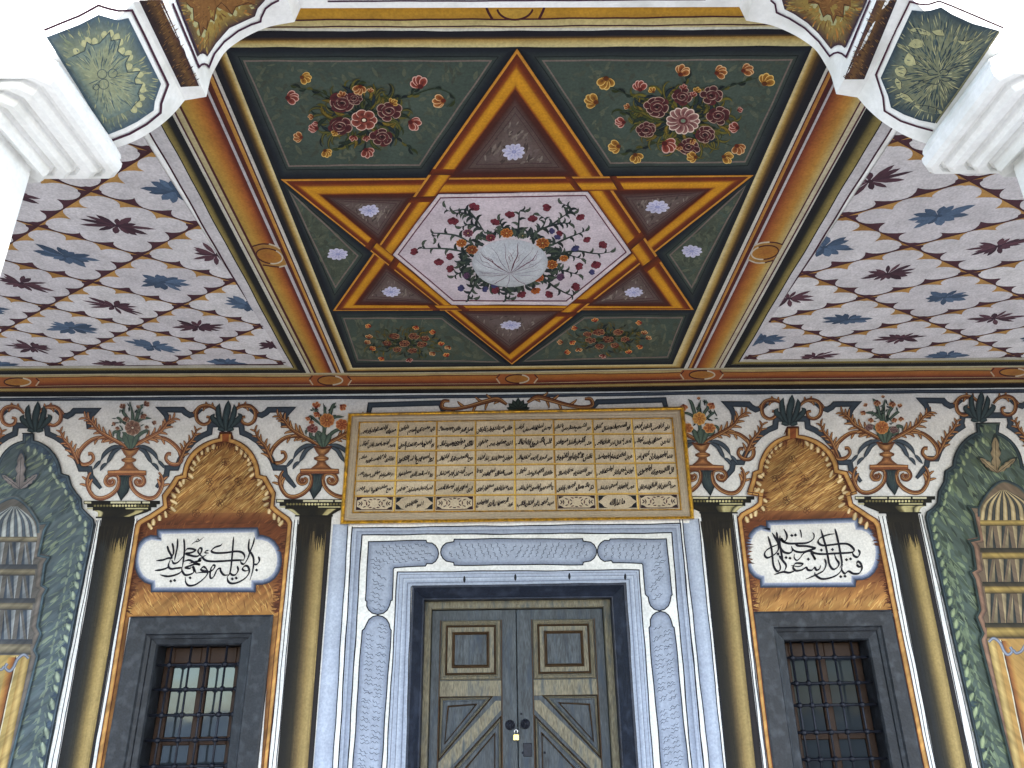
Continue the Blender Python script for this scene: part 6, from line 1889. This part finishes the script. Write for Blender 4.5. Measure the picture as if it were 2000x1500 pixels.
def vase(cx, dy, mir, kind, seed, grey=0):
    rnd.seed(seed)
    s = WS(.009); s.sat = .84; s.mul = .88
    k = .231
    def T(x, y):
        px_ = 130 + x * k - 247; py_ = 770 + y * k
        return (cx + (-px_ if mir else px_), py_ + dy)
    f = lambda q: [T(*p) for p in q]
    oc = ORc if not grey else ('64392a', '9a6440', 'b98c5c')
    # drop and volutes under the plinth
    s.P(f([(428, 688), (562, 688), (545, 760), (520, 830), (488, 868), (460, 905), (440, 862), (418, 812), (434, 765)]), '1a2326')
    s.F(f([(438, 692), (552, 692), (536, 760), (512, 825), (482, 860), (460, 890), (446, 855), (428, 810), (444, 765)]), '26343a', '3d4d50', smooth=False)
    for (x, a, l) in ((470, 96, 38), (500, 100, 30), (450, 92, 22), (520, 104, 22)):
        p = T(x, 695); s.leaf(p[0], p[1], a if not mir else 180 - a, l, 2.5, '1c282c', '4a5a58')
    for sg in (0, 1):
        g = (lambda q: f(q)) if not sg else (lambda q: f([(985 - x, y) for x, y in q]))
        sd_ = (1 if not sg else -1) * (1 if not mir else -1)
        acan(s, g([(442, 700), (443, 745), (425, 800), (372, 852), (300, 880), (235, 868), (190, 810), (172, 745), (185, 690), (205, 660)]), [4, 6, 7, 7, 6, 4, 2.5], oc,
             ((.62, sd_, 30, 5.5, 8), (.52, sd_, 26, 5, 12), (.68, sd_, 20, 5, 20), (.72, -sd_, 15, 4, 30), (.8, -sd_, 12, 3.5, 30)))
        acan(s, g([(440, 735), (430, 695), (390, 682), (345, 697), (328, 738), (352, 770), (392, 764), (403, 735), (380, 716)]), [3, 5, 6, 6, 6, 5, 4, 3], oc)
        p = g([(367, 737)])[0]; s.E(p[0], p[1], 4.5, 4.5, oc[1], 12, oc[0])
    # big C scrolls and the acanthus sprays
    for sg in (0, 1):
        g = (lambda q: f(q)) if not sg else (lambda q: f([(1070 - x * 1.02, y + (6 if y < 330 else 0)) for x, y in q]))
        sd_ = (1 if not sg else -1) * (1 if not mir else -1)
        acan(s, g([(520, 452), (420, 395), (330, 368), (240, 374), (165, 420), (108, 488), (96, 552), (130, 592), (190, 586), (226, 545), (212, 505), (182, 505)]), [3, 5, 6, 6, 7, 7, 6, 6, 6, 5, 5, 6], oc,
             ((.1, -sd_, 13, 4, 20), (.17, -sd_, 14, 4, 22), (.24, -sd_, 14, 4, 28)))
        acan(s, g([(522, 455), (430, 402), (335, 350), (262, 300), (215, 238), (160, 196)]), [3.5, 6.5, 6, 4.5, 3.5, 2], oc,
             plume=(.25, .96, 21, 13, 7))
        # hanging slate ribbons
        gleaf(s, g([(475, 440), (395, 450), (325, 500), (288, 565)]), 7.5, ('1d242c', '37434f', '4a5662'))
        gleaf(s, g([(292, 560), (262, 590), (225, 636)]), 5.5, ('1d242c', '37434f', '4a5662'))
        gleaf(s, g([(465, 455), (402, 486), (365, 545), (340, 590)]), 7.5, ('1d242c', '37434f', '4a5662'))
        gleaf(s, g([(346, 584), (310, 605), (285, 648)]), 5.5, ('1d242c', '37434f', '4a5662'))
    # the vase
    oc2 = ('5a3016', '93643a') if not grey else ('6e4632', 'a8764e')
    body = f([(466, 456), (488, 500), (512, 530), (500, 540), (470, 552), (470, 562), (500, 576), (490, 606), (440, 645), (352, 650), (352, 682), (670, 682), (670, 650), (612, 646), (568, 608), (550, 576), (584, 562), (584, 552), (552, 540), (545, 530), (585, 500), (614, 456)])
    s.P(inset(body, -1.2), '55240e')
    s.P(body, oc2[1])
    s.F(f([(472, 460), (492, 500), (515, 528), (545, 528), (582, 500), (608, 460)]), oc2[0], 'b5844a', smooth=False)
    p = T(527, 557); s.E(p[0], p[1], 13, 6, oc2[0], 16, 'c99250'); s.L([T(472, 553), T(582, 553)], 1.1, '5a2810')
    s.F(f([(506, 580), (492, 608), (442, 646), (612, 646), (566, 608), (548, 580)]), oc2[0], 'ab743e', smooth=False)
    s.G([T(352, 653), T(668, 653)], [T(352, 680), T(668, 680)], [(0, 'c48a48'), (.5, oc2[1]), (1, '7a3c18')])
    s.L([T(352, 668), T(668, 668)], .9, '6a3014')
    s.B(f([(468, 458), (540, 470), (612, 458)]), [1, 4, 1], '4a200e')
    # bouquet
    G1, G2, G3 = ('22302e', '3a4c42', '4d6052') if not grey else ('33423f', '4d5f58', '5f7066')
    gl_ = (G1, G2, '55685a')
    for (pts, w_) in (([(540, 460), (530, 400), (510, 350), (470, 320)], 10), ([(545, 460), (570, 400), (620, 340), (680, 310), (688, 340)], 6), ([(535, 460), (500, 400), (440, 370), (440, 320), (400, 325), (398, 360)], 6), ([(545, 455), (550, 330), (560, 200), (545, 90)], 6), ([(545, 350), (590, 220), (620, 120), (650, 85)], 6),
                      ([(540, 300), (510, 200), (480, 150), (500, 90)], 5), ([(550, 280), (640, 210), (720, 205)], 4), ([(540, 290), (450, 210), (420, 200)], 4), ([(545, 460), (545, 380), (540, 330)], 13), ([(555, 460), (590, 380), (600, 340)], 9), ([(530, 460), (500, 390), (480, 330)], 9)):
        gleaf(s, f(pts), w_, gl_)
    for kx in range(26):
        a = rnd.uniform(-170, -10); r_ = rnd.uniform(60, 260)
        p = T(545 + r_ * .62 * math.cos(R_(a)), 330 + r_ * .95 * math.sin(R_(a)))
        s.leaf(p[0], p[1], a + rnd.uniform(-50, 50), rnd.uniform(6, 12), rnd.uniform(2, 3.6), [G1, G2, G1][kx % 3])
    FL = {0: (('8a5a44', '4d2a26', 'b09078'), [(485, 120, 9, -120), (660, 95, 9, -40), (500, 190, 9, 80), (640, 170, 9, 60), (435, 275, 6, 100), (415, 245, 6, 160), (680, 265, 6, 100), (725, 235, 7, 20), (600, 120, 6, -60)], (560, 285, 15), 'rose'),
          1: (('b0602c', '6a2414', 'd09a62'), [(480, 130, 11, -80), (500, 170, 9, 120), (690, 105, 11, 40), (420, 205, 7, 110), (440, 235, 7, 80)], (575, 235, 14), 'daisy'),
          2: (('b06a34', '6a2c18', 'c99a6a'), [(440, 120, 11, 60), (690, 130, 11, 100), (560, 90, 5, -90)], (555, 250, 13), 'daff'),
          3: (('9a5c34', '5a2a1c', 'c49a6a'), [(480, 110, 10, 90), (610, 100, 10, 90), (420, 160, 7, -100), (720, 190, 8, 60), (410, 240, 8, 90), (470, 250, 8, 110), (660, 250, 8, 80), (700, 150, 6, -60), (560, 80, 5, -90)], (570, 330, 13), 'daisy')}[kind]
    for (x, y, r, a) in FL[1]:
        p = T(x, y); tulip(s, p[0], p[1], r * .8, a if not mir else 180 - a, FL[0], .95)
    x, y, r = FL[2]; p = T(x, y)
    if FL[3] == 'rose':
        daisy(s, p[0], p[1], r, 8, ('8c6a58', '5d4038', 'b09684'), 'c9bda8', .95, .8)
    elif FL[3] == 'daisy':
        daisy(s, p[0], p[1], r, 10, ('b0702a', '7a3212', 'c9924a'), 'b58a3a', .95, .7)
    else:
        daisy(s, p[0], p[1], r, 8, ('c08a2c', '8a5212', 'd0a850'), 'a86c1c', .95, .7)
        for (x, y) in ((470, 330), (660, 330)):
            q = T(x, y); daisy(s, q[0], q[1], 12, 6, ('b5742c', '7a3c14', 'd0a060'), 'a06020', .8, .8)
    if kind == 1:
        q = T(450, 305); rose(s, q[0], q[1], 10, ('5a1a22', '8a4a48', 'b08a80')); q = T(700, 270); daisy(s, q[0], q[1], 12, 7, ('b56a2c', '7a2c10', 'd09a52'), 'a05c20', .9, .8)
    if kind == 3:
        for (x, y) in ((470, 350), (680, 330)):
            q = T(x, y); rose(s, q[0], q[1], 8, ('4a2a30', '7a5a58', 'a08a80'))
    return s

def crest(cx, dy, wl, wr, nl=1.0, grey=0, hooks=(1, 1), tx=0):
    """ribbon, palmette and scrolls over an arch; offsets are from the arch's middle, y as over the left amber arch"""
    s = WS(.009); s.sat = .84; s.mul = .88
    oc = ORc if not grey else ('64392a', '96603e', 'b98c5c')
    for sg, wd in ((-1, wl), (1, wr)):
        def T(x, y): return (cx + sg * x * wd, y + dy)
        f = lambda q: [T(*p) for p in q]
        e = -sg
        # stepped slate ribbon following the arch
        slate(s, f([(0, 829), (30 * nl, 829), (32 * nl, 845), (46, 851), (62, 862), (78, 880), (90, 898), (96, 914), (114, 914), (116, 928), (126, 940), (136, 952)]), [10, 10, 10, 9, 9, 9, 9, 10, 9, 5])
        # hook by the cornice
        if hooks[0 if sg < 0 else 1]:
            slate(s, f([(113, 836), (112, 822), (117, 810), (126, 800), (84, 800.5), (79, 806), (70, 811), (58, 808), (46, 800)]), [8, 9, 9, 10, 10, 10, 10, 7, 2])
        # C scroll
        acan(s, f([(14, 806), (24, 796), (38, 792), (52, 796), (58, 808), (55, 822), (44, 829), (33, 825), (31, 816), (38, 814)]), [3, 5, 6, 6, 6, 6, 5, 5, 4, 4], oc,
             ((.16, -e, 15, 4, 16), (.2, -e, 18, 4, 4), (.26, -e, 24, 4.2, 2), (.3, -e, 22, 4, 14), (.22, -e, 12, 3.5, 34), (.12, e, 9, 3, 30), (.2, e, 8, 3, 30)))
        # acanthus against the ribbon
        acan(s, f([(92, 904), (84, 886), (76, 870), (64, 856), (56, 838)]), [2.5, 5, 4.5, 3.5, 2], oc, plume=(.1, .92, 18, 11, 6))
    # palmette
    T = lambda x, y: (cx + tx + x, y + dy)
    pc_ = ('141c20', '26353a', '3a4c50')
    for q, w_ in (([(-4, 838), (-16, 826), (-26, 816), (-22, 808)], 10), ([(4, 838), (18, 826), (28, 814), (24, 807)], 10), ([(-3, 840), (-12, 820), (-15, 800), (-12, 788)], 10), ([(3, 840), (12, 820), (17, 802), (16, 790)], 10), ([(0, 842), (0, 815), (4, 796), (5, 782)], 13), ([(-2, 842), (-10, 838), (-16, 840)], 8), ([(2, 842), (10, 838), (16, 840)], 8)):
        gleaf(s, [T(*p) for p in q], w_, pc_)
    return s
vases = [vase(247, 0, 0, 0, 71, 1), vase(623, -3, 0, 1, 72), vase(1377, -10, 1, 2, 73), vase(1737, -11, 1, 3, 74)]
crests = [crest(441, 0, 1, 1), crest(1546, -11, 1, 1, tx=-4), crest(61, 2, 1, 1, 1.0, 1, tx=8), crest(1926, -18, 1, 1, 1.5, tx=-14)]

def pil_cap(cx, y, hw, pl_, pr_, mir):
    """painted capital: stepped slabs in black and cream over a hollow moulding"""
    s = WS(.0095)
    def slab(h, y0, y1, c):
        s.P([(cx - h, y0), (cx + h, y0), (cx + h, y1), (cx - h, y1)], c)
    slab(hw + 1.5, y - 1, y + 6, '15140f'); slab(hw - 5, y + 6, y + 12, '1a1912'); slab(hw - 16, y + 12, y + 18.5, '17160f')
    g_ = lambda a, b, y0, y1, c: s.P([(a, y0), (b, y0), (b, y1), (a, y1)], c)
    sg = -1 if not mir else 1
    for a, b in ((-1, -.82), (-.3, .1), (.12, .5), (.55, .75)) if not mir else ((-1, -.78), (-.6, -.2), (-.15, .4), (.45, .8)):
        g_(cx + hw * a, cx + hw * b, y + .6, y + 4.2, 'b5b096')
    for k in range(18):
        t = -.72 + k * .083
        c = 'b8b088' if 5 < k < 14 else '6b6444'
        s.E(cx + hw * t, y + 8.8, 2.4, 2.2, c, 8)
    for a, b in ((-.93, -.78), (.1, .7)):
        g_(cx + hw * a, cx + hw * b, y + 13, y + 15.5, 'a8a27e')
    # hollow
    A = cr([(cx - hw + 18, y + 18), (cx - hw + 26, y + 22), (pl_ + 1, y + 31)], n=5); Bq = cr([(cx + hw - 18, y + 18), (cx + hw - 26, y + 22), (pr_ - 1, y + 31)], n=5)
    s.G(A, Bq, [(0, '8f8864'), (.06, 'b5ae88'), (.12, '221f16'), (.5, '15140f'), (.72, '2e2a1c'), (.76, '9a9068'), (.86, 'a8a078'), (.9, '241f14'), (1, '14130e')] if not mir else [(0, '14130e'), (.12, '241f14'), (.5, '15140f'), (.6, '5f583c'), (.66, 'a8a078'), (.8, '97906a'), (.86, '221f16'), (.94, 'b5ae88'), (1, '8f8864')], d=0)
    g_(pl_ - 3, pr_ + 3, y + 30, y + 33, '14130f')
    return s
caps = [pil_cap(238, 979, 73, 190, 258, 0), pil_cap(614, 976, 73, 579, 647, 0), pil_cap(1398, 970, 74, 1369, 1438, 1), pil_cap(1748, 970, 77, 1719, 1796, 1)]

# ornament over the board
cr2 = WS(.009); cr2.sat = .84; cr2.mul = .88
slate(cr2, [(720, 806), (723, 791), (860, 787), (866, 804)], [7, 9, 9, 8]); slate(cr2, [(1155, 798), (1167, 785), (1297, 781), (1301, 797)], [8, 9, 9, 7])
for sg in (-1, 1):
    f = lambda q: [(1010 + sg * x, y + (0 if sg < 0 else -4)) for x, y in q]
    acan(cr2, f([(20, 790), (38, 780), (60, 784), (95, 794), (125, 799), (146, 796), (144, 784), (132, 783)]), [4, 8, 8, 6, 5, 6, 6, 4], ORc, ((.2, -sg, 16, 4, 25), (.32, -sg, 18, 4, 22), (.45, -sg, 18, 4, 22), (.25, sg, 18, 4, 26), (.36, sg, 20, 4, 24), (.55, sg, 16, 3.5, 18), (.1, sg, 14, 4, 30)))
for a, l, w_ in ((-90, 26, 11), (-112, 24, 9), (-68, 24, 9), (-136, 22, 9), (-44, 22, 9), (-160, 20, 7), (-20, 20, 7)):
    b = R_(a); gleaf(cr2, [(1012, 803), (1012 + l * .5 * math.cos(b) * 1.3, 803 + l * .5 * math.sin(b)), (1012 + l * math.cos(b) * 1.2, 803 + l * math.sin(b))], w_, ('11181a', '1f2c2a', '31423a'))

# ================================================================ the two brush inscriptions
INKC = '14131f'
def brush(s, k, ox, oy, strokes, dots):
    # an oblique pen: the stroke is broad across its slant and thin along it
    PA_ = R_(-52)
    for st in strokes:
        wmax = 25
        if isinstance(st[0], (int, float)):
            wmax, st = st
        q = cr(st, False, 7); m_ = len(q); Q = np.array(q); Tn = np.gradient(Q, axis=0)
        A_, B_ = [], []
        for i in range(m_):
            a = math.atan2(Tn[i][1], Tn[i][0]); e = min(1, i / (m_ * .08 + .1), (m_ - 1 - i) / (m_ * .18 + .1))
            wd = wmax * (.38 + .62 * abs(math.sin(a - PA_))) * (.35 + .65 * e) * .5
            nx_, ny_ = -math.sin(a), math.cos(a)
            A_.append((ox + (Q[i][0] + nx_ * wd) * k, oy + (Q[i][1] + ny_ * wd) * k)); B_.append((ox + (Q[i][0] - nx_ * wd) * k, oy + (Q[i][1] - ny_ * wd) * k))
        s.G(A_, B_, [(0, INKC), (1, INKC)], d=0)
    for (x, y) in dots:
        c = (ox + x * k, oy + y * k); r = 18 * k
        s.P([(c[0] - r, c[1]), (c[0], c[1] - r), (c[0] + r, c[1] + .2), (c[0] + .2, c[1] + r)], INKC)
calL, calR = WS(.0145), WS(.0145)
brush(calL, .189, 290, 1030, [
    [(1042, 118), (1034, 190), (1040, 240), (1066, 275), (1086, 330), (1080, 430), (1048, 548)], [(1097, 103), (1080, 175), (1050, 250), (1026, 320), (990, 375), (962, 372), (950, 345)],
    [(1138, 300), (1146, 345), (1118, 382), (1078, 378)], [(764, 165), (742, 188), (690, 205), (650, 242), (690, 264), (800, 262), (900, 248), (965, 258), (994, 300), (980, 345)], [(984, 338), (860, 342), (700, 352), (600, 345), (562, 310), (600, 282)], (18, [(622, 236), (590, 246), (586, 262), (625, 266)]),
    [(880, 96), (872, 200), (862, 320), (850, 430), (835, 485), (812, 510)], [(812, 510), (826, 562), (870, 580), (940, 562), (1010, 515), (1042, 455), (1024, 402), (990, 402), (972, 432), (1000, 450), (1040, 440)],
    [(918, 398), (926, 445), (900, 488), (862, 490), (840, 460)], [(830, 490), (780, 492), (748, 455), (740, 425), (708, 440), (676, 505), (648, 526), (636, 500), (644, 430), (668, 392), (686, 402), (664, 440), (612, 462), (540, 466), (492, 474)],
    [(610, 440), (572, 408), (542, 432), (570, 452), (608, 450), (604, 490), (560, 540), (488, 590), (420, 602), (386, 570), (380, 515)], [(492, 474), (462, 410), (468, 460), (430, 486), (380, 492), (350, 455), (342, 415)],
    [(352, 440), (318, 474), (255, 498), (190, 506), (118, 490)], [(366, 352), (420, 338), (470, 362), (530, 385), (480, 380), (420, 400), (380, 415), (430, 425), (440, 405)], [(560, 310), (520, 330), (540, 345), (500, 352), (420, 372)],
    [(352, 415), (290, 422), (230, 428), (206, 395), (226, 332)], [(218, 402), (180, 424), (125, 440), (66, 446)], [(242, 322), (205, 318), (150, 336), (80, 346)],
    [(194, 190), (208, 240), (236, 290), (244, 325)], [(244, 160), (258, 220), (254, 280), (222, 320)], [(302, 116), (298, 200), (282, 280), (268, 345)], [(366, 116), (372, 200), (366, 300), (348, 420)],
    [(378, 250), (402, 222), (450, 222), (486, 240), (440, 262), (388, 272), (440, 292), (500, 300), (534, 276), (552, 228), (530, 214), (512, 250), (540, 290), (570, 312)], [(384, 268), (352, 310), (304, 360), (262, 372), (240, 335)],
    (12, [(446, 176), (480, 150), (520, 142), (575, 98)]), (10, [(490, 150), (510, 118), (525, 142)])],
    [(1117, 441), (866, 533), (907, 524), (430, 522), (230, 556), (270, 548), (462, 412)])
brush(calR, .189, 1470, 1010, [
    [(158, 196), (176, 250), (196, 330), (206, 420), (216, 500), (246, 555), (278, 550), (286, 510), (262, 440)], [(200, 160), (232, 212), (264, 270), (266, 330), (240, 372), (200, 402), (150, 420), (124, 390), (136, 350), (180, 318), (240, 292), (292, 276)],
    [(248, 152), (256, 210), (282, 290), (300, 390), (318, 470)], [(284, 190), (280, 250), (290, 320), (326, 362), (380, 372), (412, 345), (400, 300)], [(322, 122), (352, 180), (350, 228), (322, 250), (296, 222), (310, 250), (370, 272), (460, 272), (560, 266), (622, 232), (636, 190), (620, 158)],
    (16, [(488, 126), (500, 165), (506, 214)]), [(440, 286), (480, 298), (560, 300), (648, 322), (590, 340), (510, 362), (440, 352), (400, 312)],
    [(846, 172), (780, 182), (704, 212), (676, 256), (720, 292), (820, 286), (920, 274), (990, 282), (1044, 328), (1032, 362), (930, 372), (830, 376), (720, 382), (640, 372), (588, 350), (530, 372), (486, 426), (456, 446), (430, 420), (432, 380)],
    [(704, 124), (730, 215), (758, 310), (776, 400), (794, 490), (830, 538), (874, 520), (892, 478), (862, 430), (846, 384)], [(850, 118), (872, 200), (892, 290), (912, 400), (922, 480), (900, 530)],
    [(1092, 334), (1108, 372), (1086, 412), (1050, 402), (1028, 362)], [(600, 362), (628, 402), (648, 438), (622, 400)],
    [(1076, 490), (1084, 458), (1116, 478), (1130, 530), (1100, 580), (1040, 584), (992, 560), (950, 582), (920, 540), (932, 486)], [(1076, 490), (1096, 512), (1128, 510)], [(930, 530), (880, 592), (800, 628), (714, 638), (650, 600), (642, 568)],
    [(744, 428), (758, 490), (732, 552), (680, 584), (620, 612), (548, 642)], [(702, 496), (692, 532), (660, 548), (640, 520), (612, 548), (572, 546), (552, 520), (510, 545), (450, 554), (418, 520), (446, 478), (520, 484), (480, 510), (400, 500)],
    [(440, 552), (380, 574), (320, 566), (270, 578), (222, 596)], [(272, 396), (312, 450), (346, 502), (328, 560)]],
    [(405, 190), (442, 185), (710, 340), (825, 335), (970, 440), (1012, 432), (575, 435), (910, 615), (955, 610), (345, 418), (386, 424), (262, 380)])

# ================================================================ build the sheets
fz.build('frieze', PAINT, wall); cornice.build('cornice_band', PAINT, wall); fz2.build('white_strip', PAINT, wall)
for s in pilasters: s.build('painted_pilaster', PAINT, wall)
amberL.build('arch_panel', BRUSH_L, wall, 'amber arch panel with drawn rosettes'); amberR.build('arch_panel', BRUSH_R, wall, 'amber arch panel with diagonal streaks')
greenL.build('niche_panel', BRUSH_L, wall, 'blue-green niche panel'); greenR.build('niche_panel', BRUSH_G, wall, 'dark green niche panel')
o = plaqueL.build('calligraphy_plaque', PAINT, wall); calL.build('brush_lettering', PAINT, o)
o = plaqueR.build('calligraphy_plaque', PAINT, wall); calR.build('brush_lettering', PAINT, o)
ds.build('door_surround', PAINT, wall)
front.build('front_band', PAINT2, ceiling); bL.build('painted_beam', PAINT2, ceiling); bR.build('painted_beam', PAINT2, ceiling)
back_.build('panel_ground', PAINT2, ceiling); midf.build('panel_frame', PAINT2, ceiling); rear.build('rear_band', PAINT2, ceiling); star.build('star_band', PAINT2, ceiling)
for s in points: s.build('star_point', PAINT2, ceiling)
for s in (gp_ul, gp_ur, gp_bl, gp_br): s.build('flower_panel', PAINT2, ceiling)
for s in (gp_l, gp_r): s.build('side_triangle', PAINT2, ceiling)
mdo = med.build('medallion', PAINT2, ceiling)
bso = bs.build('boss', PAINT2, mdo)
for p in bso.data.polygons: p.use_smooth = True
cloudL.build('cloud_panel', PAINT2, ceiling); cloudR.build('cloud_panel', PAINT2, ceiling)
for s in vases: s.build('painted_vase', PAINT, wall)
for s in crests: s.build('arch_crest', PAINT, wall)
for s in caps: s.build('painted_capital', PAINT, wall)
cr2.build('board_crest', PAINT, wall)
# side bays of the arcade: plain stepped lintels carried to end piers (only their ends by the columns come near the picture)
for sg, nm in ((-1, 'left'), (1, 'right')):
    cxm = MIRX + sg * 1.778
    def SX(x): return MIRX + sg * x
    root = empty('column', (cxm, 1.895, .15), 'white plastered porch column whose moulded capital shows at the %s edge of the picture' % nm, 'column', 'porch columns')
    XC = 1.778
    m = MB()
    def rect(hx_, hy_, z, ch=.03):
        c = min(ch, hx_ * .4)
        return [(SX(XC + a), 1.895 + b, EYE + z) for a, b in ((-hx_ + c, -hy_), (hx_ - c, -hy_), (hx_, -hy_ + c), (hx_, hy_ - c), (hx_ - c, hy_), (-hx_ + c, hy_), (-hx_, hy_ - c), (-hx_, -hy_ + c))]
    m.loft([rect(.17, .141, -1.3), rect(.17, .141, 1.62)]); m.build('shaft', WHITE, root)
    m = MB()
    m.loft([rect(*q) for q in ((.165, .136, 1.600), (.17, .141, 1.639), (.205, .155, 1.618), (.214, .158, 1.630), (.218, .160, 1.655), (.228, .165, 1.668), (.236, .168, 1.656), (.262, .178, 1.652), (.273, .182, 1.662), (.277, .184, 1.680), (.287, .188, 1.690), (.294, .191, 1.676), (.326, .204, 1.672), (.340, .210, 1.684), (.345, .212, 1.700), (.356, .216, 1.706), (.362, .218, 1.692), (.384, .227, 1.690), (.398, .232, 1.702), (.402, .234, 1.718), (.402, .234, 1.735), (.392, .23, 1.745), (.396, .231, 1.755), (.392, .229, 1.770), (.375, .205, 1.80))])
    m.build('capital', WHITE, root)
    m = MB(); m.loft([rect(.26, .22, -1.47), rect(.26, .22, -1.36), rect(.2, .17, -1.3)]); m.build('base', WHITE, root)
    # half arch of the side bay
    side = empty('porch_lintel', (SX(4.6), 1.895, EYE + 2.1), 'plain white lintel of the %s side bay reaching outwards from the column' % nm, 'lintel', 'side bay lintels')
    mp_ = [(MIRX - p[0], p[1]) for p in PROF[:len(PROF) // 2]]             # distance from the axis
    prof2 = [(2 * XC - a, z) for a, z in mp_] + [(7.6, mp_[-1][1]), (7.6, top), (2 * XC - mp_[0][0] - .03, top)]
    m = MB(); m.loft([[(SX(a), YF0, EYE + z) for a, z in prof2], [(SX(a), YB0, EYE + z) for a, z in prof2]]); m.build('lintel_body', WHITE, side)
    m = MB(); m.box((min(SX(XC - .34), SX(XC + .34)), YF0 + .01, EYE + 1.79), (max(SX(XC - .34), SX(XC + .34)), YB0 - .01, EYE + top)); m.build('impost_block', WHITE, root)
    pier = MB(); pier.box((min(SX(7.2), SX(7.7)), YF0 + .02, .15), (max(SX(7.2), SX(7.7)), YB0 - .02, EYE + mp_[-1][1]))
    o = pier.build('end_pier', WHITE); tag(o, 'white end pier carrying the outer end of the %s side lintel' % nm, 'pier', 'end piers')
gl.build('grey_leaf_panel', PAINT2, arch, 'pale grey leaf panel'); gr.build('grey_leaf_panel', PAINT2, arch, 'dark grey leaf panel')
bs1.build('brown_strip', PAINT2, arch); bs2.build('brown_strip', PAINT2, arch)
bp1.build('brown_leaf_panel', PAINT2, arch); bp2.build('brown_leaf_panel', PAINT2, arch); lt.build('lintel_line', PAINT2, arch)
